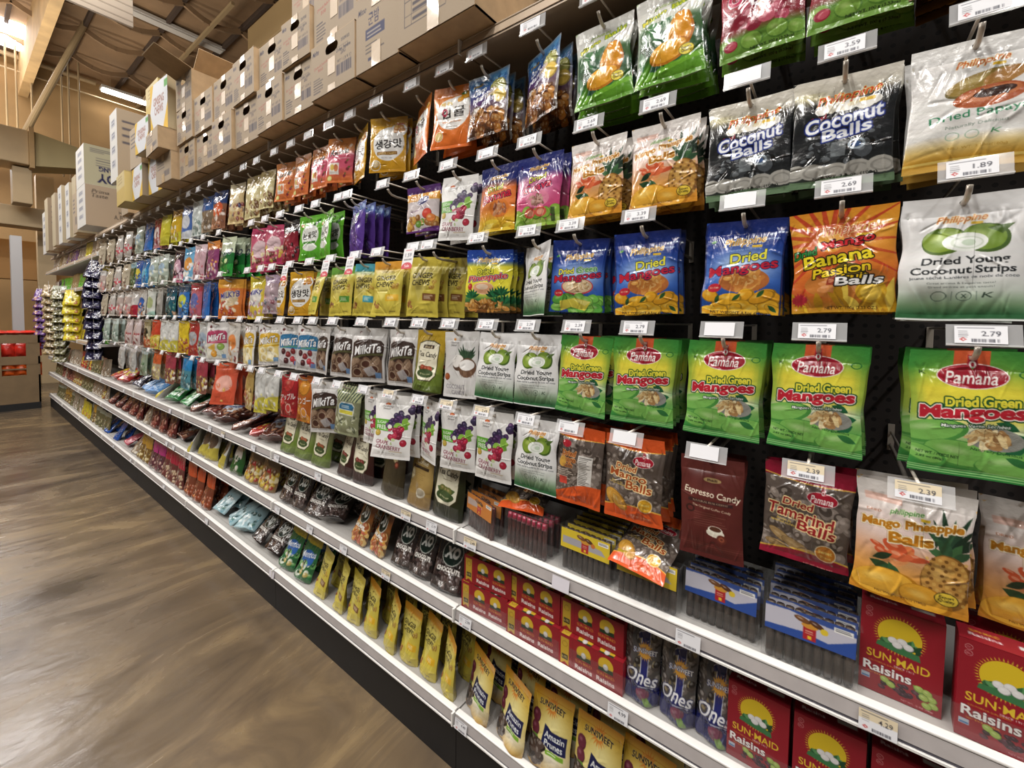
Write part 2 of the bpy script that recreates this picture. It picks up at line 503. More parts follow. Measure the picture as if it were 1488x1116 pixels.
    bodyq = np.r_[q[~used], bq + len(co)]
    body = sub_mesh(d['cat'].replace(' ', '_'), np.r_[co, bco], bodyq, np.r_[cols, bcol], mat, np.ones(len(bodyq), bool))
    return [(d['name'], body)] + [r for r in res if r[1]]

# ---------------------------------------------------------------- packet designs (print in mm, origin at the top left corner)
D = {}
def design(key, name, cat, short, desc, w, h, t, paint, **kw):
    D[key] = dict(name=name, cat=cat, short=short, desc=desc, w=w, h=h, t=t, paint=paint, seed=len(D) + 2, **kw)

def brand_script(c, x, y, w, col='#c8381a', out='#f8e27a', rot=-6):
    c.text('Philippine', x, y, w, w * .27, col, [(1.0, out)], rot, .35, .03)
    c.rect(x + w * .18, y + w * .1, x + w * .42, y + w * .17, '#f0c020')
def pamana_logo(c, x, y, r, red='#a81228'):
    c.ell(x, y, r, r * .5, '#f3e6e0'); c.ell(x, y, r * .965, r * .465, red)
    c.poly([(x - r * .16, y - r * .2), (x - r * .13, y - r * .68), (x + r * .13, y - r * .68), (x + r * .16, y - r * .2)], red)
    c.ell(x, y - r * .46, r * .1, r * .15, '#f6efe8'); c.ell(x, y - r * .46, r * .05, r * .08, red)
    for i in (-1, 0, 1): c.rect(x + (i * .1 - .03) * r, y - r * .84, x + (i * .1 + .03) * r, y - r * .66, red)
    c.text('Pamana', x, y + r * .06, r * 1.45, r * .5, '#fff6f0', b=.03, sh=.15)
def chips(c, n, x, y, rx, ry, cols, r0=5, r1=12, hi='#f6dfa0'):
    for _ in range(n):
        a, q = c.r.uniform(0, 6.28), math.sqrt(c.r.random())
        c.blobs(1, x + q * rx * math.cos(a) - .1, y + q * ry * math.sin(a) - .1, x + q * rx * math.cos(a), y + q * ry * math.sin(a), r0, r1, cols, (.3, .6), hi)

def p_pamana(c):
    c.grad([(0, '#2f7f2f'), (26, '#3c8f34'), (46, '#a9bf36'), (62, '#eadb38'), (102, '#e8dc4e'), (122, '#d2dcb4'), (136, '#7fb35a'), (170, '#3c8f38'), (195, '#2a7c34')])
    c.glow(73, 70, 60, 44, '#f2e43a', .75)
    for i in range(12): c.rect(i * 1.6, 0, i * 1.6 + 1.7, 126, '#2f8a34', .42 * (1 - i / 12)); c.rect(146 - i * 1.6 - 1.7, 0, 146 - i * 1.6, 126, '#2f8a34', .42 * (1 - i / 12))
    c.rect(52, 0, 92, 30, '#cf5227'); c.glow(73, 126, 60, 12, '#e4ead2', .7)
    pamana_logo(c, 73, 40, 40)
    c.text('K', 17, 36, 8, 6, '#173419'); c.ell(130, 34, 8, 6, '#256f2b', ring=.25)
    for x, y, ro in ((12, 118, 30), (128, 118, 200), (134, 140, 150), (140, 128, 170)): c.leaf(x, y, 28, 7, ro, '#1a6036')
    for x, y, r, ro in ((26, 130, 44, -12), (64, 162, 50, 8), (120, 172, 44, -8), (16, 168, 30, 20)):
        c.fruit(x, y, r, r * .42, '#74b64e', ro, '#d0e8ac', '#458f38')
    c.leaf(110, 160, 30, 6, 20, '#2a6f34')
    c.ell(100, 134, 33, 18, '#85857c'); chips(c, 40, 92, 135, 22, 12, ['#d4b274', '#e2c88e', '#bf975c', '#a87c48', '#ecdaaa', '#8c6438'], 5, 11)
    c.text('Dried Green', 84, 79, 86, 16, '#f2e438', [(2.4, '#1a5428')], -4, .05, .09)
    c.text('Mangoes', 73, 98, 124, 27, '#c01c2c', [(2.0, '#f6ece0'), (5.0, '#144a28')], -4, .05, .11)
    c.text('Mangues Vertes Séchées', 78, 117, 80, 6.5, '#f4f4ee', [(1.4, '#10361c')], -4, .2, .04)
    c.text('Naturally Delicious', 100, 154, 56, 5.5, '#0c3416', rot=4, sh=.15)
    c.text('NET WT. / POIDS NET', 32, 166, 52, 4.4, '#123418', rot=4, b=.04); c.text('2.82 oz (80g)', 24, 173, 34, 4.2, '#123418', rot=4, b=.04)
    for y in (186, 189.5, 193): c.rect(0, y, 146, y + 1.4, '#94cc7c')
    c.mask_ell('window', 100, 134, 33, 18)
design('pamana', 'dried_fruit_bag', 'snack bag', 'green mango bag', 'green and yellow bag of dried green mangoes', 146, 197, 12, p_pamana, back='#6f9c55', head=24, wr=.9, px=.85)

def p_blue(c, green=False):
    c.grad([(0, '#0e2068'), (60, '#163a98'), (120, '#2456b8'), (195, '#1a4088')])
    c.glow(76, 96, 58, 34, '#bcd6f6', .95, 1.4)
    brand_script(c, 76, 46, 74, '#d8901a', '#fff2b0')
    c.text('Naturally Delicious', 76, 62, 56, 5, '#a8c8f0', rot=-6)
    c.leaf(12, 44, 12, 3, -20, '#5aa84a')
    for i in range(4): c.ell(120 + i * 6, 32 - i * 1.2, 2.2, 2.2, '#d8e6f8')
    c.rect(112, 40, 136, 43, '#c0d4f0', .6)
    if green:
        c.ell(76, 122, 42, 21, '#c8404a'); c.ell(76, 121, 39, 18, '#d8b890'); chips(c, 40, 76, 121, 30, 11, ['#d8c09a', '#c8a878', '#e8d8b8', '#b08c60'], 4, 8)
        c.text('Dried', 44, 83, 40, 15, '#f7ee3c', [(1.8, '#0c2a50')], -5, .1, .05); c.text('Green', 98, 79, 54, 15, '#2c8a3c', [(1.5, '#e8f4c8'), (2.6, '#0c2a50')], -5, .1, .05)
        c.text('Mangoes', 74, 100, 126, 24, '#c41a34', [(1.6, '#10204c')], -6, .12, .055)
        for _ in range(26): c.fruit(c.r.uniform(0, 146), c.r.uniform(150, 190), c.r.uniform(14, 24), c.r.uniform(9, 13), c.r.choice(['#6cb844', '#84c850', '#58a83c']), c.r.uniform(-30, 30), '#d8f0a8')
        c.poly([(30, 158), (70, 150), (112, 160), (96, 182), (60, 172), (34, 182)], '#e8d848'); c.poly([(62, 152), (112, 160), (96, 170)], '#f4ea78')
    else:
        c.ell(78, 124, 46, 24, '#b8672e'); chips(c, 34, 78, 124, 32, 14, ['#d08a3c', '#e0a04a', '#b86a28', '#c87a30'], 7, 14, '#f4c880')
        c.text('Dried', 84, 77, 66, 20, '#f7ee3c', [(1.8, '#0c2a50')], -8, .15, .05)
        c.text('Mangoes', 74, 101, 128, 26, '#c81a34', [(1.7, '#0e1e50')], -8, .14, .055)
        for _ in range(24): c.fruit(c.r.uniform(0, 146), c.r.uniform(152, 192), c.r.uniform(14, 24), c.r.uniform(9, 13), c.r.choice(['#f0b020', '#f4be34', '#e09c18']), c.r.uniform(-40, 40), '#fce68c')
        for x, y, r in ((60, 164, -40), (104, 158, -50), (30, 170, -70), (124, 172, 40)): c.leaf(x, y, 20, 4, r, '#2c5a2a')
    c.ell(26, 138, 13, 9, '#c02030'); c.text('HIGH VITAMIN', 26, 138, 18, 4, '#f6e0b0')
    c.text('NET WEIGHT 3.5oz (100g)', 72, 188, 104, 6.5, '#1a1420', b=.02, rot=2)
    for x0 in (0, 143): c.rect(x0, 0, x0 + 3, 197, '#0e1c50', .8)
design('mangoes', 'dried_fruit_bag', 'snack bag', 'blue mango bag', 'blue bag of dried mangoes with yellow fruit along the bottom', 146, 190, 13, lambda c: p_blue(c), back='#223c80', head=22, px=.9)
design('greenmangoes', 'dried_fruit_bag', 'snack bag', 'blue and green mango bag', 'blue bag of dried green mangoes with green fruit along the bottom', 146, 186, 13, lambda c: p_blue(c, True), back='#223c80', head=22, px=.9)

def p_passion(c):
    c.grad([(0, '#e08a1a'), (40, '#e8a028'), (110, '#e07020'), (150, '#c85820'), (186, '#c89020')])
    c.rays(60, 60, 20, 130, 22, '#c83a1c', 5); c.glow(74, 64, 70, 40, '#f4b040', .5)
    c.ell(80, 135, 60, 28, '#c07028'); chips(c, 26, 78, 130, 44, 20, ['#a03a20', '#c86a30', '#8a3018', '#d88a48', '#7a2a18'], 8, 15, '#f0b080')
    c.fruit(86, 116, 22, 15, '#6a5a1c', 12, '#d0c060'); 
    for _ in range(16): c.leaf(c.r.uniform(20, 146), 186, c.r.uniform(36, 60), 7, c.r.uniform(-150, -40), c.r.choice(['#e8b828', '#d8a018', '#f0cc48', '#b88412']))
    c.ell(118, 150, 22, 20, '#d8a51c'); c.ell(118, 152, 15, 14, '#e8c040')
    brand_script(c, 82, 40, 84, '#d04a18', '#fbe8a0', -5)
    c.text('Dried', 20, 77, 36, 15, '#1f8a34', [(1.8, '#0c3014')], -10, .2, .05)
    c.text('Mango', 84, 63, 78, 19, '#e02028', [(2.6, '#200c0c')], -10, .2, .06)
    c.text('Banana', 68, 89, 104, 23, '#fbe21c', [(2.4, '#0c0c0a')], -8, .12, .06)
    c.text('Passion', 72, 112, 84, 17, '#f8d418', [(2.0, '#0c0c0a')], -8, .12, .06)
    c.text('fruit', 92, 124, 38, 11, '#f4c818', [(2.2, '#0c0c0a')], -6, .1, .05)
    c.text('Balls', 100, 131, 68, 15, '#f8f6f2', [(2.4, '#0c0c0a')], -3, .15, .06)
    c.ell(13, 162, 12, 8, '#b02030'); c.text('NET WT. 100g (3.53 OZ.)', 88, 179, 74, 6, '#221004', b=.02)
    c.rays(13, 162, 8, 14, 14, '#b02030', 2)
design('passion', 'dried_fruit_bag', 'snack bag', 'orange passion fruit bag', 'orange bag of dried mango banana passion fruit balls', 152, 186, 15, p_passion, back='#a86a28', head=20, wr=1.3, px=.85)

def p_strips(c, small=False):
    c.grad([(0, '#dcdbda'), (50, '#e6e5e4'), (128, '#dededc'), (150, '#c2cbbf'), (172, '#6d8f66'), (186, '#2f6a3c'), (195, '#2a6438')])
    brand_script(c, 70, 38, 54, '#c8641a', '#f6d890', -2)
    c.fruit(50, 72, 27, 22, '#84a22a', -14, '#d6e68c', '#506e1c'); c.fruit(98, 70, 29, 22, '#74962a', 20, '#cfe084', '#40601a')
    c.poly([(98, 54), (126, 50), (116, 66)], '#48681c'); c.poly([(30, 58), (44, 50), (48, 60)], '#5c7c20')
    c.ell(75, 75, 27, 15, '#eaeee6'); c.ell(77, 76, 20, 10, '#cdd8c6'); c.ell(78, 76, 17, 8, '#eaeee6'); c.ell(79, 76, 9, 5, '#c2d4ba')
    c.text('Dried Young', 76, 105, 98, 15, '#14191c', b=.05, rot=-1); c.text('Coconut Strips', 73, 120, 116, 15, '#14191c', b=.05, rot=-1)
    c.text('Jeune séché Lanières de noix de coco', 74, 130, 122, 5.5, '#3a4044', rot=-1)
    c.text('Great aroma & Exquisite taste!', 72, 139, 76, 4, '#6a706c'); c.text('Grand arôme et goût exquis!', 72, 144.5, 74, 4, '#6a706c')
    for x in (48, 76): c.ell(x, 158, 9, 7.5, '#55675a', ring=.14)
    c.text('x', 76, 158, 7, 6, '#3f5244'); c.text('K', 103, 157, 12, 8, '#2c3e32', sh=.3)
    c.rect(62, 151, 62.8, 165, '#66776a'); c.rect(90, 151, 90.8, 165, '#66776a')
    c.rect(0, 192.5, 146, 195, '#e8ece6')
design('strips', 'dried_fruit_bag', 'snack bag', 'white coconut bag', 'white and green pouch of dried young coconut strips', 142, 195, 13, p_strips, mat=SATIN, back='#b8bab6', head=24, wr=1.1, px=.85)

def p_papaya(c):
    c.grad([(0, '#dcdad6'), (50, '#e6e4e1'), (150, '#e4e2dd'), (170, '#d8b868'), (186, '#c08a20'), (198, '#d0a040')])
    brand_script(c, 82, 40, 58, '#c8501a', '#f2d890', -4)
    c.fruit(84, 74, 46, 17, '#9a7d33', -16, '#d6c887', '#6a5a20'); c.ell(108, 68, 24, 12, '#b07a36', -18)
    c.ell(92, 96, 42, 17, '#b4572c', -8); c.ell(92, 93, 36, 11, '#c87040', -8); c.ell(98, 91, 24, 7, '#40261e', -8)
    c.blobs(26, 78, 86, 116, 96, 1.5, 2.6, ['#2a1814', '#58423a'])
    c.text('Dried Papaya', 80, 122, 110, 15, '#2f8a5c', b=.02, rot=-4); c.text('Naturally Delicious', 80, 138, 70, 6, '#7d8f82', rot=-3)
    for x in (54, 76): c.ell(x, 153, 8, 6.5, '#96b49a', ring=.15)
    c.text('K', 104, 151, 12, 7, '#4b9a5f', sh=.3)
    c.text('NET WT. 3.53oz(100g)', 84, 172, 66, 5, '#b48b35', b=.02); c.rect(0, 186, 148, 190, '#e5c05a')
design('papaya', 'dried_fruit_bag', 'snack bag', 'white papaya bag', 'white and gold bag of dried papaya with a papaya picture', 148, 202, 12, p_papaya, back='#b8b4a8', head=24, px=.85)

def p_cocoballs(c):
    c.grad([(0, '#c6c2b8'), (30, '#c9c4b4'), (40, '#55534c'), (52, '#1e2022'), (150, '#1a1c1e'), (172, '#2a2e2c'), (200, '#343c34')])
    c.glow(20, 30, 26, 16, '#d8cf9c', .8); c.rect(0, 0, 152, 24, '#cfc8b8', .7)
    for i in range(9): c.ell(46 + i * 9, 63 - 8 * math.sin(i * .9) ** 2, 13, 9, '#f1efe6'); 
    c.blobs(8, 50, 56, 118, 66, 5, 8, ['#fdfbf4', '#e6dfcb', '#f6e9c0'])
    c.blobs(40, 20, 110, 130, 165, 6, 14, ['#26282a', '#34383a', '#1a1c1e', '#4a5054'], (.5, 1), '#8a9096')
    brand_script(c, 82, 42, 92, '#c42412', '#f9d640', -8)
    c.text('Dried', 40, 77, 24, 9, '#c02038', [(1, '#141414')], -12, .1, .04)
    c.text('Coconut', 78, 84, 118, 27, '#f4f6fa', [(2.2, '#2a3f9c'), (4, '#151d58')], -9, .12, .055)
    c.text('Balls', 84, 106, 74, 20, '#f4f6fa', [(2, '#2a3f9c'), (3.6, '#151d58')], -9, .12, .055)
    c.rect(62, 124, 84, 150, '#8a9296', .6); c.ell(100, 132, 13, 10, '#a9b8c4', ring=.3); c.ell(100, 133, 7, 5, '#3c5a8a')
    for x in (10, 38, 70, 104, 136): c.ell(x, 175 - abs(x - 76) * .07, 20, 14, '#aaa79e'); c.ell(x + 1, 176 - abs(x - 76) * .07, 16, 10, '#8d8b83', ring=.25)
    c.wave(186, 2, 1.5, '#5f7a58'); c.text('NET WT. 3.5 oz. (100g)', 84, 184, 92, 6, '#101410', b=.03, rot=-2)
    c.mask_ell('window', 76, 138, 56, 26)
design('coconutballs', 'dried_fruit_bag', 'snack bag', 'black coconut bag', 'black bag of coconut balls with big white letters', 152, 200, 13, p_cocoballs, back='#2a2c2c', head=26, wr=1.2, px=.85)

def p_mangopine(c, balls=True):
    c.grad([(0, '#d8d2cc'), (40, '#e6dcd6'), (80, '#e8cfc4'), (110, '#e0a880'), (150, '#e39a3c'), (190, '#d88a20')])
    c.rect(10, 22, 60, 34, '#eaa48c', .55); c.glow(60, 70, 50, 24, '#f4d8d0', .7)
    c.leaf(104, 92, 40, 5, -80, '#27402a'); 
    for a in (-130, -115, -100, -85, -70, -55, -40, -25): c.leaf(122, 92, c.r.uniform(46, 70), 4.2, a, c.r.choice(['#26422c', '#345a38', '#1c3222']))
    for a in (-150, -60, -95, -110, -30): c.leaf(122, 104, 34, 6, a, c.r.choice(['#2d5232', '#3d6a3c']))
    c.fruit(120, 140, 32, 44, '#c08a3c', 0, '#e8c070', '#8a5a20')
    for i in range(9):
        for j in range(7): c.ell(94 + j * 8 + (i % 2) * 4, 106 + i * 8, 2.6, 2.6, '#6a4014' if (i + j) % 2 else '#d8a850', al=.8)
    chips(c, 16, 52, 112, 30, 14, ['#e8683a', '#f08044', '#d8542c', '#f09a58'], 10, 18, '#f8b890')
    c.leaf(20, 134, 46, 9, 20, '#274a28'); c.leaf(46, 130, 36, 8, 60, '#2d5a30'); c.leaf(24, 130, 30, 6, -30, '#1e3a22')
    c.fruit(44, 168, 46, 26, '#f0b030', -8, '#f8dc80', '#c07c14'); c.fruit(96, 176, 34, 22, '#e8a428', 14, '#f6d478', '#b87412')
    c.text('philippine', 66, 44, 44, 11, '#3c8a34', [(.9, '#eef4c8')], -6, .3, .03); c.rect(84, 47, 96, 51, '#e8c020')
    c.text('Mango Pineapple', 73, 63, 132, 18, '#c47a14', [(1.0, '#f6e08c'), (2.4, '#fff8ec'), (3.0, '#a0704c')], -8, .12, .1)
    c.text('Balls', 74, 84, 60, 18, '#c47a14', [(1.0, '#f6e08c'), (2.4, '#fff8ec'), (3.0, '#a0704c')], -6, .12, .1)
    c.text('DRIED', 22, 50, 20, 4, '#a8542c')
    c.ell(122, 166, 15, 11, '#2d2a14'); c.ell(122, 166, 14, 10, '#f0cc38'); c.text('Export\nQuality', 122, 166, 20, 12, '#2d2a14', b=.03)
    c.text('Net Weight: 3.53oz (100g)', 66, 184, 64, 4, '#4a2a0c')
design('mangopine', 'dried_fruit_bag', 'snack bag', 'mango pineapple bag', 'white and orange bag of mango pineapple balls', 148, 192, 14, p_mangopine, back='#c8a878', head=22, wr=1.2)

def p_mangoballs(c):
    c.grad([(0, '#d4d4cc'), (50, '#e0e0d8'), (66, '#c8d0c0'), (80, '#3c6a3c'), (120, '#24502c'), (150, '#2c5a24'), (168, '#5aa020'), (200, '#6cb428')])
    for _ in range(26): c.leaf(c.r.uniform(0, 146), c.r.uniform(72, 160), c.r.uniform(26, 52), c.r.uniform(8, 14), c.r.uniform(0, 360), c.r.choice(['#1e4426', '#2e6a38', '#163820', '#3a7a44', '#24583a']))
    c.glow(60, 30, 80, 30, '#e2e2da', .85)
    c.text('philippine', 66, 30, 50, 10, '#8ab02a', [(.8, '#f6f6e8')], -8, .3, .02)
    c.text('Mango', 40, 56, 56, 16, '#f0e23c', [(1.8, '#3e7a2a')], -16, .15, .05); c.text('Balls', 104, 36, 54, 16, '#d8e02c', [(1.8, '#3e7a2a')], -14, .15, .05)
    c.fruit(100, 108, 30, 46, '#ec9a1c', 12, '#fbd46c', '#c06a10'); c.fruit(76, 146, 44, 24, '#f0a622', -14, '#fbe07c', '#c87812')
    c.wave(178, 5, .5, '#74b82a', ph=2.5, tilt=-26); c.wave(186, 4, .5, '#5c9c20', ph=2.5, tilt=-22)
    c.ell(112, 152, 16, 12, '#3a3412'); c.ell(112, 152, 15, 11, '#f2dc3e'); c.text('Export\nQuality', 112, 152, 22, 13, '#2a2610', b=.03)
    c.rect(0, 0, 6, 200, '#e6e6e0', .5)
design('mangoballs', 'dried_fruit_bag', 'snack bag', 'white and green mango bag', 'white and green bag of mango balls with a mango picture', 146, 205, 14, p_mangoballs, back='#8aa070', head=24, wr=1.25)

def p_guavaballs(c):
    c.grad([(0, '#a81832'), (90, '#b41c38'), (110, '#98142c'), (140, '#8c1428'), (160, '#5c8a2c'), (196, '#6c9c34')])
    c.text('Guava', 64, 70, 100, 34, '#c41c50', [(2, '#f6c8d0'), (4.5, '#5c0c24')], -10, .1, .06); c.text('Balls', 92, 100, 70, 22, '#f4e8ea', [(2.6, '#4c1030')], -8, .12, .055)
    c.blobs(18, 20, 112, 126, 146, 9, 16, ['#8a1c30', '#b8405a', '#701424', '#c8566a'], (.6, 1), '#e8a0a8')
    c.rect(70, 96, 84, 130, '#d8a060', .5)
    for x, y, r in ((18, 164, 16), (60, 172, 20), (104, 166, 20), (136, 172, 16)): c.fruit(x, y, r, r * .8, '#7aa83c', 10, '#c8dc8c', '#4c7a24')
    c.ell(22, 170, 13, 10, '#9a1830'); c.ell(24, 170, 9, 7, '#c04858'); c.text('NET WT. 100 g (3.53oz)', 94, 186, 74, 6, '#141c0c', b=.03)
design('guavaballs', 'dried_fruit_bag', 'snack bag', 'red guava bag', 'red bag of guava balls with green fruit at the bottom', 148, 198, 13, p_guavaballs, back='#8a2c3c', head=24)

def p_amber(c):
    c.grad([(0, '#cfc8bc'), (40, '#b8a890'), (60, '#5a3818'), (180, '#3c2410'), (200, '#7a5218')])
    c.blobs(50, 10, 60, 136, 180, 8, 16, ['#6a4218', '#8a5a20', '#4a2c10', '#a87028'], (.5, .9), '#c89850')
    c.text('Tamarind', 73, 50, 100, 20, '#7a1c14', [(2, '#e8c840')], -6, .1, .05)
design('amber', 'dried_fruit_bag', 'snack bag', 'brown tamarind bag', 'clear bag of dark brown dried fruit', 146, 196, 13, p_amber, back='#4a3418', head=24)

def p_driedguava(c):
    c.grad([(0, '#18246c'), (50, '#242a80'), (70, '#a82a6c'), (120, '#d8447c'), (190, '#c83c68')])
    c.glow(80, 96, 50, 34, '#f6b8cc', .8); brand_script(c, 74, 36, 62, '#d8901a', '#fff2b0')
    c.text('Dried', 74, 66, 54, 16, '#f4e83c', [(2, '#101c40')], -8, .12, .05); c.text('Guava', 74, 90, 92, 22, '#e02c50', [(2.2, '#10123c')], -8, .12, .06)
    c.ell(80, 124, 38, 22, '#e880a0'); chips(c, 22, 80, 124, 26, 12, ['#a87868', '#c89888', '#8a5c50'], 6, 11, '#e8c8c0')
    for _ in range(14): c.fruit(c.r.uniform(0, 146), c.r.uniform(150, 190), 18, 15, c.r.choice(['#8cb83c', '#a4c84c', '#74a430']), 0, '#dcecac')
    for x in (54, 90): c.ell(x, 158, 19, 13, '#e05a48'); c.ell(x, 158, 12, 8, '#f0a080')
    c.rect(122, 150, 134, 186, '#20301c', .7)
design('driedguava', 'dried_fruit_bag', 'snack bag', 'pink guava bag', 'blue and pink bag of dried guava', 146, 195, 13, p_driedguava, back='#502c60', head=22)

def p_driedbanana(c):
    c.grad([(0, '#141e60'), (44, '#1e2a78'), (70, '#e0641c'), (120, '#e8742a'), (160, '#e8b028'), (192, '#f0c83c')])
    c.glow(70, 100, 54, 36, '#f4a060', .8); brand_script(c, 74, 36, 66, '#d8901a', '#fff2b0')
    c.text('Dried', 66, 68, 56, 18, '#f4e83c', [(2, '#101c40')], -10, .12, .05); c.text('Banana', 72, 92, 104, 24, '#d81c30', [(2.2, '#10123c')], -10, .12, .06)
    c.ell(84, 128, 34, 26, '#e07828'); chips(c, 22, 84, 128, 24, 16, ['#a8603c', '#8a4830', '#c88858'], 7, 12, '#e0b8a0')
    for _ in range(16): c.leaf(c.r.uniform(-10, 120), c.r.uniform(164, 190), c.r.uniform(40, 66), 8, c.r.uniform(-30, 20), c.r.choice(['#f0cc38', '#e8bc28', '#d8a41c', '#f6dc68']))
design('driedbanana', 'dried_fruit_bag', 'snack bag', 'orange banana bag', 'blue and orange bag of dried banana with yellow bananas below', 136, 192, 13, p_driedbanana, back='#50301c', head=22)

def p_pineapple(c):
    c.grad([(0, '#1a3c98'), (34, '#2850b0'), (52, '#e8dc2c'), (130, '#f0e43c'), (150, '#3c7a3c'), (186, '#5a3818')])
    brand_script(c, 74, 32, 74, '#d8a018', '#fff2b0', -3)
    for _ in range(30): c.ell(c.r.uniform(0, 148), c.r.uniform(14, 40), 1.6, 1.2, '#a8d0f4')
    c.text('Dried', 66, 66, 54, 17, '#f6ee3c', [(2.4, '#0c2a20')], -6, .12, .05); c.text('Pineapple', 74, 86, 126, 22, '#c81c34', [(1.4, '#f0e8c0'), (3.4, '#1c2878')], -6, .12, .055)
    c.ell(66, 116, 36, 18, '#f0c89a'); c.ell(66, 116, 34, 16, '#e8a878'); c.ell(62, 112, 20, 8, '#f6d8b8')
    for x, y in ((26, 120), (100, 116), (126, 110), (136, 134), (112, 140)):
        for a in range(-160, -10, 22): c.leaf(x, y + 26, 30, 4, a, c.r.choice(['#14502c', '#1e6a3c', '#0c3c20']))
    c.fruit(20, 112, 8, 10, '#c82c2c'); chips(c, 40, 74, 168, 70, 14, ['#a86a28', '#c88838', '#7a4818', '#e0a850'], 8, 15, '#e8c080')
design('pineapple', 'dried_fruit_bag', 'snack bag', 'yellow pineapple bag', 'blue and yellow bag of dried pineapple', 150, 186, 13, p_pineapple, back='#3c4a50', head=20)

def p_cocomango(c):
    c.grad([(0, '#8a9aa8'), (9, '#4a90d0'), (30, '#2c70b8'), (60, '#384890'), (86, '#503070'), (120, '#6a4a4c'), (150, '#7a4a28'), (188, '#3c2414')])
    c.rect(0, 0, 6, 190, '#9aa2a6', .6); c.rect(140, 0, 146, 190, '#9aa2a6', .6)
    c.blobs(30, 8, 12, 138, 40, 6, 14, ['#5aa4e0', '#2c6cb0', '#88c0ea'], (.3, .6))
    c.fruit(114, 58, 26, 30, '#a8a84c', 20, '#dcd890', '#707028'); c.fruit(122, 84, 20, 22, '#e8c24c', 0, '#f8e8a0'); c.ell(92, 70, 22, 10, '#dcc4a0', -30)
    c.text('Coco', 48, 50, 50, 19, '#f6f8fc', [(2, '#24508c')], -12, .2, .05); c.text('Mango', 62, 72, 82, 22, '#f6f8fc', [(2, '#3c2c6c')], -14, .2, .055); c.text('Balls', 84, 92, 44, 16, '#f6f8fc', [(2, '#3c2c6c')], -14, .2, .05)
    c.ell(40, 122, 26, 22, '#5a3c30', 20); c.ell(42, 120, 19, 15, '#d8d0c8', 20)
    c.blobs(60, 6, 120, 140, 184, 7, 12, ['#c07828', '#8a4c1c', '#a86428', '#5c3014', '#d8944c'], (.7, 1), '#f0d0a0')
    c.text('DRIED', 40, 30, 34, 7, '#e8c040', [(1, '#3c3010')], -6, .2, .03)
    c.mask_ell('window', 73, 154, 60, 26)
design('cocomango', 'dried_fruit_bag', 'snack bag', 'blue coco mango bag', 'clear blue bag of coconut mango balls', 146, 190, 15, p_cocomango, back='#5c4028', head=20, wr=1.4)

def p_gamgyul(c):
    c.grad([(0, '#f0802a'), (60, '#f08428'), (196, '#ec6c20')])
    c.glow(70, 84, 56, 44, '#fff8f0', .3); c.ell(76, 92, 58, 52, '#f6f2ec'); c.ell(94, 66, 40, 32, '#f6f2ec')
    c.text('제주', 52, 62, 44, 14, '#e8b81c', b=.03); c.text('감귤', 78, 90, 84, 34, '#241c18', [(.8, '#f6f2ec')], -3, 0, .05)
    c.ell(50, 90, 11, 12, '#c02c4c', ring=.5); c.text('Mandarin Candy', 76, 120, 70, 7, '#e8702c', rot=0); c.text('Net Wt. 3.5oz', 76, 134, 40, 4, '#6a6058')
    c.fruit(116, 36, 17, 15, '#f2aa24', 0, '#fbe49c'); c.leaf(96, 30, 24, 6, -10, '#3c7a30'); c.fruit(100, 50, 12, 10, '#f0a01c')
    c.fruit(30, 160, 16, 15, '#f2b43c'); c.ell(30, 160, 11, 10, '#f8dc94'); c.ell(30, 160, 16, 15, '#f6f0e4', ring=.12)
    c.rect(0, 24, 140, 26, '#e06c1c')
design('gamgyul', 'candy_bag', 'candy bag', 'orange mandarin candy bag', 'orange bag of mandarin candy with Korean lettering', 142, 198, 14, p_gamgyul, back='#d0702c', head=26, px=1.5)

def p_gold(c):
    c.grad([(0, '#d8a01c'), (30, '#e0a820'), (198, '#d89c1c')])
    c.ell(76, 100, 60, 62, '#ecebe8'); c.ell(110, 52, 32, 26, '#ecebe8')
    c.blobs(14, 96, 34, 128, 58, 6, 11, ['#e09838', '#f0b858', '#c87c28'], (.7, 1), '#f8d8a0'); c.rect(100, 24, 128, 30, '#d86048', .8)
    c.text('톡쏘는 진짜', 56, 74, 56, 8, '#4a443e', rot=-2); c.text('생강맛', 76, 102, 104, 34, '#1c1814', b=.05, rot=-3)
    c.text('캔디', 124, 112, 20, 9, '#4a443e'); c.rect(34, 130, 112, 142, '#8c5c1c'); c.text('GINGER CANDY', 73, 136, 70, 7, '#f0d890', b=.03)
    c.text('Net Wt. 100g', 73, 152, 40, 4, '#6a6058'); c.fruit(28, 172, 15, 12, '#e8d0a0'); c.rect(0, 192, 140, 198, '#c88c14'); c.ell(28, 176, 22, 18, '#eae6dc', ring=.15)
design('goldginger', 'candy_bag', 'candy bag', 'gold ginger candy bag', 'gold and white bag of ginger candy with Korean lettering', 142, 200, 13, p_gold, back='#b88a28', head=24, px=1.5)

def p_ricola(c, pink=True):
    lo = '#d4506c' if pink else '#e07a3c'
    c.grad([(0, '#e08432'), (46, '#e48a38'), (72, lo), (120, lo), (165, '#e07038'), (185, '#d8702c')])
    c.text('Ricola', 66, 58, 88, 24, '#141210', [(2, '#f6ece4')], -8, .25, .05)
    c.rect(22, 104, 70, 150, '#f0e8dc'); c.ell(38, 122, 10, 12, '#e8c45c'); c.ell(56, 124, 10, 14, '#dc8050'); c.rect(26, 138, 64, 146, '#b8b0a8', .6)
    c.rect(10, 84, 120, 88, '#f0b4bc', .7); c.ell(24, 164, 13, 10, '#e0d464'); c.ell(24, 164, 10, 7, '#f0ea9c')
    for x, y in ((104, 104), (112, 130), (96, 156)): c.ell(x, y, 7, 6, '#8c2c3c'); c.leaf(x, y - 4, 14, 4, -40, '#7c6a3c')
    c.ell(112, 32, 8, 8, '#f6ece4', al=.7)
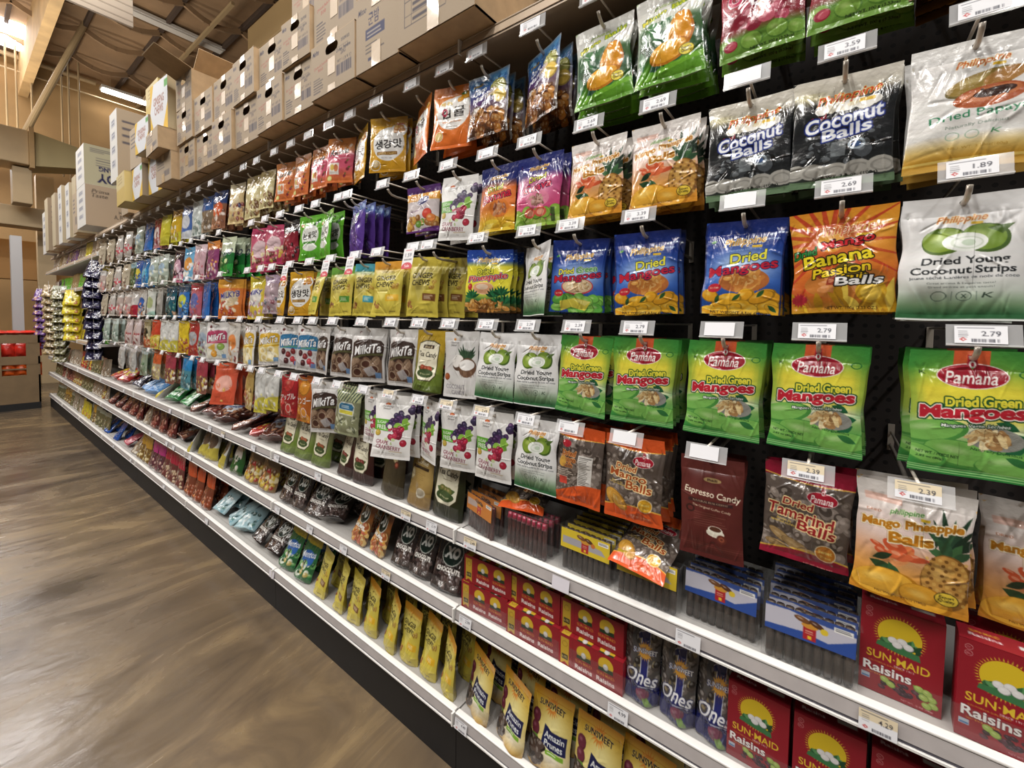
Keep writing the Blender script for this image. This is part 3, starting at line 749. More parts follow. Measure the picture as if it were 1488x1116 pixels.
design('ricola_pink', 'candy_bag', 'candy bag', 'pink drops bag', 'orange and pink bag of herb drops', 132, 182, 12, lambda c: p_ricola(c), back='#c86c3c', head=24, px=2.0)
design('ricola_orange', 'candy_bag', 'candy bag', 'orange drops bag', 'all orange bag of herb drops', 132, 182, 12, lambda c: p_ricola(c, False), back='#c86c3c', head=24, px=2.0)

def p_grape(c):
    c.grad([(0, '#dedcd8'), (60, '#eceae7'), (200, '#e4e2de')])
    c.ell(44, 34, 24, 12, '#cfc4b8', ring=.07); c.ell(44, 30, 5, 4, '#e0782c'); c.ell(38, 31, 3, 3, '#c84c2c'); c.ell(50, 31, 3, 3, '#c84c2c'); c.text('Nothing\nSweet', 44, 42, 34, 14, '#5a5654', sh=.3)
    c.rect(0, 80, 58, 116, '#5fae2c'); c.text('SUGAR', 28, 90, 38, 9, '#f4f8ee', b=.03); c.text('FREE', 28, 105, 36, 13, '#f4f8ee', b=.04)
    for i in range(34):
        t = c.r.random(); x, y = 64 + 70 * t + c.r.uniform(-14, 14), 96 - 56 * t + c.r.uniform(-12, 12); c.fruit(x, y, 9, 9, c.r.choice(['#4a2a5c', '#5a3468', '#3a2048', '#34284c']), 0, '#b8a0c8')
    for r in (-10, 30, 75, 120, 160, -50): c.leaf(100, 92, 28, 10, r, c.r.choice(['#86b83c', '#9cc84c', '#6ca030']))
    for _ in range(16): c.fruit(c.r.uniform(58, 106), c.r.uniform(104, 138), 9.5, 9, c.r.choice(['#b81c3c', '#981838', '#c8304c', '#84142c']), 0, '#f0a0b0')
    c.fruit(114, 150, 12, 11, '#b01c34', 0, '#f0a8b4'); c.fruit(16, 124, 11, 10, '#c8a83c', 0, '#f0e0a0'); c.ell(60, 102, 9, 7, '#e4ecd8')
    for x in (52, 78): c.ell(x, 142, 7, 5, '#c8d8a0')
    c.text('GRAPE', 38, 152, 48, 12, '#84203c', b=.035, rot=3); c.text('&', 72, 154, 7, 8, '#8cb03c'); c.text('CRANBERRY', 62, 168, 90, 13, '#84203c', b=.035, rot=3); c.rect(66, 178, 112, 180, '#b89860')
    c.text('NET WT. 2.8 OZ (80g)', 56, 186, 60, 3.6, '#8a8682')
design('grape', 'candy_bag', 'candy bag', 'white grape candy bag', 'white pouch of sugar free grape cranberry candy', 138, 202, 11, p_grape, mat=SATIN, back='#c4c2be', head=24, wr=.9)

def p_purpleorange(c):
    c.grad([(0, '#4c2468'), (24, '#54286c'), (26, '#eca028'), (52, '#eca028'), (54, '#d4c8c8'), (104, '#d8cccc'), (106, '#b07848'), (148, '#a06838'), (150, '#5c2870')])
    c.wave(64, 10, .5, '#dcd0d0', True, 0, -16); c.rect(0, 96, 140, 150, '#a87040', .0)
    c.ell(74, 54, 26, 15, '#e8e4f0', -14); c.ell(74, 54, 24, 13, '#2c2c6c', -14); c.lines(54, 51, 94, 2, 5, '#d8dcf0', 2.4)
    c.text('Mixed Fruit', 58, 84, 70, 8, '#8a6a88', sh=.2, rot=-10)
    c.blobs(26, 10, 108, 130, 144, 8, 15, ['#c89858', '#98602c', '#6c9c3c', '#d8a040', '#b8783c'], (.6, 1), '#ecd0a0'); c.fruit(96, 100, 19, 17, '#dc4434', 0, '#f4a898'); c.fruit(112, 116, 18, 14, '#e8843c'); c.fruit(60, 132, 14, 11, '#74a83c')
    c.wave(146, 6, .5, '#5c2870', True, 1)
design('purpleorange', 'candy_bag', 'candy bag', 'purple dried fruit bag', 'purple, orange and grey bag of mixed dried fruit', 138, 158, 13, p_purpleorange, back='#48285c', head=20, px=1.5)

def p_chews(c, top='#d8c23c', lab='#7a4c1c', face='#dcc94c'):
    c.grad([(0, top), (26, top), (48, face), (198, '#d4c040')])
    c.poly([(0, 30), (132, 30), (52, 150)], '#e6d878', .5); c.poly([(132, 20), (132, 120), (70, 128)], '#cdb83a', .5)
    c.text('GINGER', 62, 64, 86, 19, '#2c2412', b=.05, sh=.05); c.text('CHEWS', 58, 88, 76, 19, '#2c2412', b=.05, sh=.05)
    c.text('The Ginger People', 64, 40, 54, 6, '#6a5a24', sh=.25); c.lines(40, 102, 90, 3, 4, '#5c4c20')
    c.blobs(5, 96, 80, 118, 104, 5, 9, ['#c89c34', '#a87c28'], (.6, .9), '#f0e0a0'); c.rect(70, 124, 122, 148, lab); c.lines(76, 130, 116, 3, 5, '#f2ead0', 1.6)
    c.blobs(6, 8, 150, 36, 170, 6, 10, ['#8c4c24', '#b07434', '#6c3418'], (.4, .7), '#e0b080'); c.lines(20, 182, 60, 2, 5, '#5c4c20'); c.rect(86, 182, 112, 185, '#5c4c20', .7)
for k_, tp, lb, ds in (('brown', '#d0ba38', '#7c4a20', 'yellow with a brown tag'), ('orange', '#e09a24', '#e8b41c', 'with an orange top'), ('teal', '#3c9cac', '#3ca0b4', 'with a teal top'), ('green', '#6cab38', '#4c9430', 'with a green top')):
    design('chews_' + k_, 'chew_bag', 'candy bag', k_ + ' tagged ginger chews', 'yellow ginger chews bag ' + (ds if k_ != 'brown' else 'with a brown tag'), 132, 200, 13, (lambda tp, lb: lambda c: p_chews(c, tp, lb))(tp, lb), back='#9a8c34', head=26, px=2.0, wr=1.2, mat=SATIN)

for k_, tp, lb in (('brown', '#d0ba38', '#7c4a20'), ('orange', '#e09a24', '#e8b41c')):
    design('chewstand_' + k_, 'chew_pouch', 'candy pouch', ('yellow' if k_ == 'brown' else 'orange topped') + ' ginger chews pouch', 'standing ginger chews pouch ' + ('with a brown tag' if k_ == 'brown' else 'with an orange top'), 132, 200, 24, (lambda tp, lb: lambda c: p_chews(c, tp, lb))(tp, lb), back='#9a8c34', head=26, px=2.0, wr=1.4, mat=SATIN, kind='pouch')

def p_greenkr(c):
    c.grad([(0, '#5cac2c'), (30, '#6cc030'), (196, '#58b028')])
    c.ell(74, 92, 54, 50, '#eceee8'); c.leaf(92, 50, 50, 9, -40, '#2c5c24'); c.text('눈꽃맛', 74, 90, 90, 30, '#1c1c18', b=.05, rot=-4); c.rect(34, 116, 114, 126, '#3c7c24'); c.ell(74, 142, 44, 16, '#e4e8e0'); c.ell(26, 44, 8, 8, '#e8a060')
design('greenkr', 'candy_bag', 'candy bag', 'green Korean candy bag', 'bright green and white candy bag with Korean lettering', 140, 198, 13, p_greenkr, back='#3c8c28', head=24, px=2.0, wr=1.3)

def p_purple(c):
    c.grad([(0, '#3c5ca8'), (30, '#4458b0'), (50, '#5c3c9c'), (196, '#54308c')])
    c.text('grape', 60, 78, 84, 26, '#eeeaf6', [(2, '#2c1c5c')], -8, .2, .04); c.ell(84, 52, 18, 12, '#a8d8b0'); c.blobs(6, 30, 110, 100, 170, 10, 18, ['#6c4cac', '#4c2c7c'], (.7, 1), '#b8a0e0')
    c.blobs(14, 4, 4, 128, 30, 5, 10, ['#8cb4e8', '#4468b8'])
design('purple', 'candy_bag', 'candy bag', 'purple candy bag', 'glossy purple and blue candy bag', 136, 200, 14, p_purple, back='#4c2c88', head=24, px=2.0, wr=1.5)

def p_coccandy(c):
    c.grad([(0, '#d2d0cd'), (200, '#dbd9d6')])
    c.ell(44, 30, 22, 10, '#c4bab0', ring=.08); c.ell(44, 24, 5, 4, '#e0902c'); c.text('Nothing\nSweet', 44, 38, 34, 16, '#5a5654', sh=.3)
    for a in range(-140, -30, 10): c.leaf(100, 96, c.r.uniform(40, 64), 4, a, c.r.choice(['#2c4c2c', '#3c6a38', '#1c3820']))
    c.ell(68, 98, 26, 24, '#5a4030', -30); c.ell(64, 92, 24, 18, '#ece8e2', -30); c.ell(104, 112, 33, 30, '#6a4a34'); c.ell(102, 104, 29, 17, '#f0eeea')
    for _ in range(30): c.ell(c.r.uniform(76, 132), c.r.uniform(122, 140), 5, .8, '#8a6a50', 80)
    c.fruit(18, 142, 14, 11, '#a04c24', 0, '#e0a078'); c.text('COCONUT', 56, 172, 82, 14, '#8e8a94', b=.03); c.text('CANDY', 66, 190, 56, 13, '#8e8a94', b=.03)
design('coccandy', 'candy_bag', 'candy bag', 'white coconut candy bag', 'white pouch of coconut candy with halved coconuts', 140, 206, 10, p_coccandy, mat=SATIN, back='#b8b6b2', head=22, wr=.8, px=1.5)

def p_tea(c, base='#b89a1c', foot='#5c6c24', pic='#a04028'):
    c.grad([(0, base), (60, base), (150, foot), (200, foot)])
    P = [(22, 46), (50, 36), (84, 36), (112, 46), (112, 146), (92, 164), (42, 164), (22, 146)]
    c.poly([(67 + (x - 67) * 1.06, 100 + (y - 100) * 1.05) for x, y in P], '#3a3418'); c.poly(P, '#e6e0c4')
    c.rect(44, 48, 90, 60, '#3c281c'); c.text('Bali', 67, 54, 30, 7, '#d8c898', b=.03)
    c.text('Tea Candy', 67, 82, 82, 22, '#241c14', sh=.15, b=.035, rot=2); c.rect(48, 98, 86, 99.5, '#8a7c5c')
    c.leaf(30, 122, 36, 8, 20, '#4c6430'); c.leaf(104, 122, 36, 8, 160, '#4c6430')
    for x in (54, 70, 82): c.fruit(x, 124 + (x % 3) * 3, 14, 10, pic, 10, '#e8b090')
    c.ell(67, 142, 36, 14, '#3c5028'); c.ell(67, 138, 34, 11, '#e6e0c4', al=.0); c.text('green tea', 67, 143, 44, 6, '#e0d8a8', arc=-3)
    c.wave(182, 3, 2, srgb(foot) * .85)
def tea(key, base, foot, pic, short, desc, **kw):
    design(key, 'tea_candy_pouch', 'candy pouch', short, desc, 134, 204, 26, lambda c: p_tea(c, base, foot, pic), mat=SATIN, back=base, kind='pouch', wr=1.1, head=20, px=kw.pop('px', 1.5), **kw)
tea('tea_yellow', '#b8961c', '#5f7222', '#a84428', 'yellow tea candy pouch', 'yellow and olive pouch of tea candy with a cream shield', hung=True)
tea('tea_green', '#b0ae84', '#6c8430', '#9c4a28', 'light green tea candy pouch', 'green pouch of tea candy with a cream shield')
tea('tea_brown', '#4c241c', '#3c1c18', '#7c2c28', 'brown tea candy pouch', 'dark brown pouch of tea candy with a cream shield')
tea('tea_dark', '#2c3014', '#262a12', '#6c7030', 'dark green tea candy pouch', 'dark olive pouch of tea candy with a cream shield', px=1.0)

def p_milk(c, col='#3c2a20', fruit='choc', rim='#5c5c34'):
    c.grad([(0, '#d3d0cc'), (34, '#dcd9d6'), (200, '#c9c6c2')])
    c.blobs(12, 10, 18, 52, 48, 5, 9, ['#e8e4e2', '#7c3c3c', '#f2eeec'], (.6, .9))
    c.poly([(8, 150), (8, 54), (20, 46), (74, 40), (126, 46), (138, 58), (138, 150)], col)
    c.poly([(8, 112), (60, 96), (138, 92), (138, 100), (60, 104), (8, 120)], rim)
    if fruit == 'choc':
        c.rect(8, 116, 138, 184, '#6c503c'); c.blobs(26, 14, 118, 132, 180, 11, 22, ['#7c5c48', '#5c4030', '#8c7058', '#4c3024'], (.6, .9), '#a89078')
        for x, y in ((34, 164), (104, 152), (70, 134)): c.ell(x, y, 20, 16, '#9c846c'); c.ell(x, y, 16, 12, '#4c2c20')
        c.poly([(60, 152), (96, 140), (118, 168), (80, 180)], '#b8b8bc', .8)
    elif fruit == 'berry':
        c.rect(8, 108, 138, 184, '#c8c4c4'); 
        for x, y in ((40, 124), (70, 136), (100, 120), (96, 156), (60, 166), (116, 170)): c.fruit(x, y, 15, 14, c.r.choice(['#b83038', '#8c2c30', '#502428']), 0, '#f0b0a8')
    elif fruit == 'banana':
        c.rect(8, 110, 138, 184, '#e4cc78'); 
        for x, y in ((40, 130), (92, 126), (46, 164), (110, 160)): c.ell(x, y, 24, 19, '#f0e4b8'); c.ell(x, y, 13, 10, '#dcc078')
        c.poly([(70, 130), (120, 140), (104, 172), (66, 164)], '#e8e0c0')
    else:
        c.rect(8, 108, 138, 184, '#d8d4c4'); c.poly([(14, 130), (70, 108), (64, 150)], '#e8b848'); c.fruit(104, 126, 22, 18, '#8cb048'); c.fruit(60, 160, 20, 18, '#e8a030'); c.fruit(100, 160, 24, 14, '#e4e8d8')
    c.text('MilkiTa', 74, 78, 112, 34, '#eeeceb', [(1.4, '#26262a')], -7, .12, .06)
    c.rect(108, 164, 134, 184, '#5c8cc4', .85); c.rect(0, 186, 146, 200, '#c4c0bc')
for k_, cl, fr, rm, ds in (('choc', '#3c2a22', 'choc', '#5c5c38', 'brown and white bag of chocolate milk candy'), ('blue', '#2c78ac', 'berry', '#4c8c78', 'blue and white bag of berry milk candy'), ('banana', '#d8a81c', 'banana', '#e8d078', 'yellow and white bag of banana milk candy'), ('pink', '#b03058', 'mix', '#d86c88', 'pink and white bag of melon milk candy')):
    design('milk_' + k_, 'milk_candy_bag', 'candy bag', {'choc': 'chocolate', 'blue': 'blue', 'banana': 'yellow', 'pink': 'pink'}[k_] + ' milk candy bag', ds, 146, 200, 14, (lambda a, b, r: lambda c: p_milk(c, a, b, r))(cl, fr, rm), mat=SATIN, back='#b4b0aa', head=22, px=1.5 if k_ == 'choc' else 2.0, wr=1.2)

def p_clearballs(c, edge='#e2541c', t1='Mango', disc='#e0a41c', back=False, line='#f0b040'):
    c.grad([(0, edge), (28, edge), (200, '#4c4038')])
    c.rect(0, 26, 142, 172, '#584c44'); c.blobs(110, 4, 34, 138, 168, 6, 12, ['#6a5d54', '#463b34', '#7c6f66', '#584b42', '#8a7c72'], (.5, 1), '#b4a89c')
    c.wave(28, 6, .6, line, False, 0, 10); c.wave(26, 6, .6, edge, False, 0, 10)
    if back:
        c.ell(40, 46, 14, 9, '#b81c2c'); c.text('Dried\nMango\nBalls', 46, 84, 52, 42, '#8c3c14', [(2, '#f0a054')], 0, .1, .05)
        c.rect(78, 70, 118, 150, '#d8d4cc'); c.lines(81, 74, 115, 17, 4.2, '#3c3834', 1.6); c.rect(84, 154, 116, 178, '#e8e6e2'); c.barcode(86, 156, 114, 174)
        c.ell(28, 92, 12, 14, '#d8a03c'); c.lines(14, 112, 66, 6, 4.5, '#e8d8c8', 1.8); c.rect(20, 132, 44, 150, '#c83c2c')
        c.wave(158, 14, .5, edge, True, 2.2, -10)
    else:
        pamana_logo(c, 96, 54, 25)
        c.text('Dried', 58, 72, 50, 14, '#a8481c' if t1 == 'Mango' else '#9c1c20', [(2.3, '#f4d898')], 4, .1, .05)
        c.text(t1, 62, 92, 110 if t1 != 'Mango' else 92, 22, '#a8481c' if t1 == 'Mango' else '#9c1c20', [(2.6, '#f4d898')], 5, .06, .05); c.text('Balls', 90, 112, 62, 19, '#a8481c' if t1 == 'Mango' else '#9c1c20', [(2.6, '#f4d898')], 5, .06, .05)
        c.text('Boules de\n' + t1.lower() + ' séchées', 36, 110, 44, 10, '#e8c04c', b=.03, rot=6)
        if t1 == 'Mango':
            c.fruit(32, 150, 32, 19, '#d89c34', 35, '#f4d890', '#a8701c')
        else:
            for x, y, r, ro in ((34, 140, 26, 30), (62, 152, 30, 20), (26, 156, 20, 10), (88, 160, 26, 8)): c.fruit(x, y, r, r * .32, '#a08050', ro, '#cbb084', '#705430')
        c.wave(164, 10, .5, line, True, 2.6, 8); c.wave(167, 10, .5, edge, True, 2.6, 8)
        if t1 == 'Mango': c.fruit(40, 154, 26, 15, '#d89c34', 40, '#f4d890', '#a8701c')
        c.ell(108, 150, 17, 16, '#f0dcb0'); c.ell(108, 150, 15.5, 14.5, disc); c.text('Sweet', 108, 147, 22, 7, '#f6e27c', b=.03, sh=.1); c.text('Treat', 108, 157, 18, 5, '#f0d468')
        c.text('NET WT / POIDS NET', 96, 180, 44, 3.6, '#f0c8a8')
    c.mask_ell('window', 70, 108, 58, 60)
design('mango_clear', 'dried_fruit_bag', 'snack bag', 'orange edged mango balls bag', 'clear bag of dried mango balls with orange ends', 142, 196, 15, lambda c: p_clearballs(c), back='#7c4a2c', head=24, wr=1.3)
design('mango_back', 'dried_fruit_bag', 'snack bag', 'back facing mango balls bag', 'clear orange-ended bag turned to show its white nutrition panel', 142, 196, 15, lambda c: p_clearballs(c, back=True), back='#7c4a2c', head=24, wr=1.3)
design('tamarind', 'dried_fruit_bag', 'snack bag', 'crimson tamarind balls bag', 'clear bag of dried tamarind balls with crimson ends', 142, 180, 15, lambda c: p_clearballs(c, '#96122e', 'Tamarind', '#c8781c', line='#d8a83c'), back='#5c2c2c', head=22, wr=1.2)

def p_espresso(c):
    c.grad([(0, '#5c2420'), (40, '#642822'), (200, '#5a1f1c')])
    c.ell(66, 46, 18, 5, '#a88c58'); c.text('Bali', 66, 46, 20, 5, '#3c1c14', b=.03)
    c.text('Espresso Candy', 66, 76, 112, 17, '#f0e4c8', b=.03, sh=.05, rot=4); c.rect(18, 88, 108, 95, '#3c2020'); c.text('NATURAL REAL COFFEE', 64, 91.5, 70, 4, '#c0a080')
    c.text('The Original Coffee Candy', 66, 104, 78, 6, '#e4d0b0', rot=4, b=.02); c.lines(30, 114, 104, 7, 4.5, '#7c4438', 1.4)
    c.ell(22, 110, 10, 8, '#381814', ring=.4); c.ell(74, 152, 18, 9, '#e4dcc8'); c.ell(74, 146, 15, 8, '#f0ead8'); c.ell(74, 144, 12, 5, '#583020'); c.ell(86, 162, 10, 9, '#6c2c20'); c.ell(86, 162, 6, 5, '#9c4c34', ring=.5)
    for y in (178, 182, 186): c.rect(0, y, 132, y + 1, '#7a3c34')
design('espresso', 'candy_bag', 'candy bag', 'maroon espresso candy bag', 'maroon pouch of espresso candy with a coffee cup', 126, 208, 13, p_espresso, mat=SATIN, back='#4c1c1a', head=22, wr=.8)

def p_stripe(c):
    c.grad([(0, '#c9d09c'), (70, '#c4cc98'), (76, '#8a9468'), (200, '#707a58')])
    for i in range(12): c.poly([(i * 16 - 60, 64), (i * 16 - 20, 0), (i * 16 - 14, 0), (i * 16 - 54, 64)], '#3c4c4c')
    c.rect(0, 64, 146, 200, '#8c8f6c'); c.poly([(24, 80), (40, 68), (104, 68), (120, 80), (116, 118), (28, 118)], '#d8dcd0'); c.poly([(28, 82), (42, 72), (102, 72), (116, 82), (113, 96), (31, 96)], '#2c6c94'); c.rect(32, 100, 112, 114, '#d8cc3c')
    c.lines(44, 81, 100, 2, 6, '#d8e4ea', 3.5)
    c.blobs(30, 20, 124, 126, 190, 9, 15, ['#c8cca8', '#a8ac84', '#888c64', '#5c6048'], (.3, .6), '#eceed8')
design('stripe', 'candy_bag', 'candy bag', 'pale green striped candy bag', 'pale green candy bag with dark diagonal stripes and a blue badge', 142, 198, 13, p_stripe, back='#6c7454', head=22, px=2.0)
def p_jp(c, a='#b01c24', t='アップル', fr='#c83030'):
    c.grad([(0, a), (200, srgb(a) * .85)])
    c.fruit(66, 48, 44, 36, fr, 0, '#f6d0a0'); c.text(t, 66, 104, 116, 32, '#f6f0ea', [(1.5, srgb(a) * .6)], -6, 0, .04); c.blobs(10, 10, 130, 120, 190, 12, 22, [fr, srgb(fr) * .8], (.7, 1), '#f4c8a8'); c.ell(76, 156, 24, 22, '#e8b8a8'); c.ell(76, 156, 18, 16, fr)
design('apple_jp', 'candy_bag', 'candy bag', 'red Japanese candy bag', 'red candy bag with an apple and Japanese lettering', 134, 200, 12, lambda c: p_jp(c), back='#8c1c20', head=20, px=2.0)
design('mango_jp', 'candy_bag', 'candy bag', 'orange Japanese candy bag', 'orange candy bag with a mango and Japanese lettering', 134, 200, 12, lambda c: p_jp(c, '#c8641c', 'マンゴー', '#e89428'), back='#a8541c', head=20, px=2.0)

# plainer packets that hang far down the aisle: base, top band, bottom band, centre patch, sprinkles, word
def plain(c, base, top=None, tf=.22, bot=None, bf=.25, oval=None, bits=(), word=None, wc='#ffffff', wo=None, n=26):
    w, h = c.w, c.h
    c.rect(0, 0, w, h, base)
    if top: c.wave(h * tf, h * .02, .5, top, False, 1, h * .06)
    if bot: c.wave(h * (1 - bf), h * .03, .5, bot, True, 2, -h * .05)
    if oval: c.ell(w * .5, h * .5, w * .36, h * .2, oval)
    if bits: c.blobs(n, w * .05, h * .52, w * .95, h * .94, w * .05, w * .1, list(bits), (.5, 1), '#f4efe6')
    if word: c.text(word, w * .5, h * .4, w * .8, h * .15, wc, [(1.8, wo)] if wo else (), -8, .15, .05)
def pl(key, short, desc, base, name='candy_bag', w=126, h=192, t=14, wr=1.3, **kw):
    mk = {k: kw.pop(k) for k in ('mat', 'back', 'px', 'kind', 'hung') if k in kw}
    mk.setdefault('px', 4.0); mk.setdefault('back', base)
    design(key, name, 'snack bag' if name == 'snack_bag' else 'candy bag', short, desc, w, h, t, lambda c: plain(c, base, **kw), head=20, wr=wr, **mk)
pl('cream_gold', 'cream and gold candy bag', 'cream and gold bag of caramel candy', '#d2c48c', top='#c8b070', bits=('#6a4424', '#e8dcb0', '#8a6034'), px=3.0)
pl('tan_gold', 'tan candy bag', 'tan and cream candy bag with a navy mark', '#d8bc84', top='#e4d4a8', bits=('#c89858', '#7a2c28', '#2c2c5c'), oval='#e0cfa4')
pl('navyorange', 'navy and orange candy bag', 'clear navy and orange candy bag', '#8c5a40', top='#243c78', tf=.34, oval='#d8582c', bits=('#c88864', '#6c3c2c', '#e8d8cc'))
pl('bluetan', 'blue topped clear candy bag', 'clear candy bag with a blue top', '#7c6850', top='#2c5ca4', tf=.4, bits=('#a89078', '#4c3828', '#c8c0b8'))
pl('silver', 'silver candy bag', 'silver white candy bag', '#c4ccc8', bits=('#8ca49c', '#e4e8e4', '#5c746c'), mat=SATIN)
pl('bluesilver', 'blue and silver candy bag', 'blue and silver candy bag with a round badge', '#4468b0', bot='#c8ccd4', oval='#d4d8e0', bf=.2)
pl('yellow', 'golden yellow candy bag', 'golden yellow candy bag with pale stripes', '#d8ac1c', top='#b8841c', bot='#c8c02c', bits=('#ece4c8', '#a8841c'))
pl('lemon', 'lemon yellow candy bag', 'lemon yellow candy bag', '#d4c82c', bot='#b8b024', mat=SATIN)
pl('redwhite', 'red and white candy bag', 'red candy bag with white dots', '#a81c2c', oval='#e0d4d0', bits=('#e8dcd8', '#701420'), bot='#c8848c')
pl('bluegloss', 'glossy blue candy bag', 'glossy plain blue candy bag', '#1c5cac', bot='#2870c8')
pl('silverclear', 'clear pale green candy bag', 'clear candy bag with pale green wrapped sweets', '#a8b4a4', top='#c4d0c8', oval='#98b4cc', bits=('#d8dcc8', '#88947c', '#e4e8d4'), t=20)
pl('clearwhite', 'clear white and red candy bag', 'clear candy bag with white and red sweets', '#b8b0a8', top='#d0ccc8', bits=('#b01c34', '#e0dcd4', '#c8c0b4', '#d8344c'), t=20)
pl('creamred', 'clear cream candy bag', 'clear candy bag with cream and brown sweets', '#b4a890', bits=('#8c3430', '#d8ccb0', '#6c5844', '#c8b8a0'), t=20)
pl('pinkyellow', 'pink and yellow candy bag', 'pink candy bag with yellow sweets in its window', '#c4506c', top='#b83c60', oval='#d4b4b8', bits=('#d8b43c', '#6c3828', '#e8d4a0'), bot='#b83058', bf=.12, px=3.0)
pl('blackred', 'black and red candy bag', 'black and red candy bag', '#8c1c2c', top='#1c1618', tf=.3, bits=('#2c1418', '#b83044'), px=3.0)
pl('labo', 'dark green candy bag', 'dark green candy bag with a white label', '#1c6c30', top='#c8d4b4', tf=.4, bot='#2c9c3c', word='LABO', wc='#1c2440', wo='#e8ece4', w=140, px=3.0, bits=('#1c4c28', '#d8ec9c'), n=6)
pl('multi', 'purple and orange candy bag', 'purple and orange candy bag with mixed sweets', '#8c3c6c', top='#d88030', bits=('#e89c3c', '#e0d4d8', '#5c2c5c', '#d8b0b8'))
pl('pinkclear', 'pale pink candy bag', 'pale pink candy bag with mixed sweets in its window', '#c8a0a8', top='#dcc0c8', bits=('#b84c5c', '#e4ccb0', '#986068', '#dca8a0'), px=3.0)
pl('lightblue', 'light blue candy bag', 'light blue candy bag with an orange picture', '#6cb0d8', oval='#e0943c', top='#4c98c4', bits=('#f0e0c0', '#e8e8ec'))
pl('pinkblack', 'black and pink candy bag', 'black candy bag with a pink rim and scrolls', '#2c1a28', oval='#d0a0b4', bot='#c05c7c', bf=.2, bits=('#d8b8c4', '#5c2c44'))
pl('bluecyan', 'cyan candy bag', 'cyan blue candy bag', '#2878b8', top='#1c68ac', oval='#58b0d0', bits=('#3c94c8', '#1c5090'))
pl('blueyellow', 'blue and yellow candy bag', 'blue candy bag with a yellow badge', '#2858a8', oval='#d8c83c', bits=('#4c84cc', '#1c3c80'))
pl('greendark', 'clear dark green candy bag', 'clear candy bag with dark green sweets', '#34502c', top='#7ca4b0', bits=('#4c6c38', '#1c3018', '#8ca478'))
pl('yellowmilk', 'yellow and white fruit candy bag', 'yellow candy bag with white cloud and blue lettering', '#d8bc3c', top='#d4c028', oval='#e4e0d8', bits=('#d88c8c', '#8c6c98', '#ece4d4'), word='MilKy', wc='#2c2c7c', wo='#e8e4dc', px=3.0)
pl('orangemilk', 'orange and red fruit candy bag', 'orange and red candy bag with blue lettering', '#d8722c', top='#e09c30', bits=('#c83c2c', '#e8cca0', '#a84028', '#ece0cc'), oval='#c8b490', word='MILKYB', wc='#34307c', wo='#e8e0d0', w=140, px=3.0)
pl('redblue', 'red and blue candy bag', 'red and blue candy bag', '#b85c6c', top='#b83c48', bits=('#e0c8b8', '#c84848', '#5c6cac'), oval='#5868b0')
pl('tropblue', 'blue tropical candy bag', 'blue candy bag with a yellow green fruit and white lettering', '#2c6cbc', top='#2c4c6c', bits=('#1c3c5c', '#5ca0e0', '#34506c'), oval='#c8cc3c')
pl('tealdark', 'teal candy bag', 'dark teal candy bag with white lettering', '#1c5464', top='#1c4054', word='Tru', wc='#f0ecf0', wo='#1c1c28', bits=('#3c7c74', '#b88c68', '#1c3438'))
pl('greyback', 'grey candy bag', 'plain grey candy bag turned sideways', '#98948c', top='#a4a098', mat=SATIN)
pl('whitegreen', 'white and green candy bag', 'white candy bag with a green mark', '#ccd0c8', oval='#a8b47c', bot='#9cc4b4', bf=.15, mat=SATIN)
pl('whiteblueor', 'white, blue and orange candy bag', 'white candy bag with blue and orange circles', '#c4c0b8', oval='#2c58a4', bits=('#d8743c', '#3c6cb4', '#e0d8d0', '#484850'))
pl('redtri', 'white and red candy bag', 'white candy bag with a red triangle', '#c8c4c0', bot='#b01c34', bf=.4, top='#d4d0cc')
pl('pinks', 'clear pink candy bag', 'clear candy bag with pink sweets', '#b8a49c', top='#d0ccc8', bits=('#c84c60', '#e4a4a0', '#d86c5c', '#dccfc4'), t=20)
pl('whiteorange', 'white and orange swirl candy bag', 'white candy bag with orange swirls', '#c8c2ba', oval='#d87c34', bits=('#7c2c28', '#e0d8cc', '#d8a068'), mat=SATIN)
pl('greymilk', 'grey milk candy bag', 'grey and white milk candy bag with dark fruit', '#b8b8b4', oval='#98a8b8', bits=('#4c2c34', '#8cac44', '#d8d4cc', '#602838'), mat=SATIN)
pl('redbag', 'red candy bag with lettering', 'red candy bag with a grey panel', '#b0302c', oval='#a8a8ac', bits=('#c8c8c8', '#c86c3c'), n=10)
pl('yellowred', 'yellow and red candy bag', 'yellow candy bag with red fruit at the bottom', '#dcbc1c', bits=('#b04424', '#e8cc4c', '#8c3c20'), bot='#d8a81c')
pl('whiteyellow', 'white and yellow candy bag', 'white candy bag with a yellow bottom', '#ccccc6', bot='#d0c43c', bf=.32, bits=('#a8a49c', '#e4dc88', '#e8e8e4'), n=10, mat=SATIN)
pl('orangeyellow', 'orange and yellow candy bag', 'red orange candy bag with yellow fruit at the bottom', '#c83c20', bot='#d0b83c', bf=.45, bits=('#e0cc5c', '#a88c2c', '#d85c2c'))
pl('tanblack', 'tan and black candy bag', 'tan candy bag with a black band', '#b0a484', top='#8c845c', bot='#a84c28', oval='#2c281c', bits=('#c85c34', '#d8c890'))
pl('pinkwhite', 'pink and white candy bag', 'white candy bag with pink sweets', '#ccb8b4', top='#d8c8c8', bits=('#9c3038', '#dccac4', '#b85c5c'), t=18)
pl('greenwhite', 'pale green and white candy bag', 'pale green and white candy bag', '#a0b0a4', top='#c0d0cc', bits=('#64806c', '#d4dcd4', '#4c6454', '#bcd0bc'), t=18)
pl('goldnavy', 'gold candy bag with navy edge', 'gold candy bag with brown nuts and a navy edge', '#bc9c54', bits=('#8c3028', '#e0d0a0', '#6c4c2c', '#d8bc6c'), n=50, top='#a8843c')
pl('redorange', 'red orange candy pouch', 'plain red orange candy pouch with two yellow patches', '#cf4f30', top='#d45634', oval='#dca090', bits=('#e0a848', '#d87858'), n=5, mat=SATIN, w=146, h=205, px=3.0)
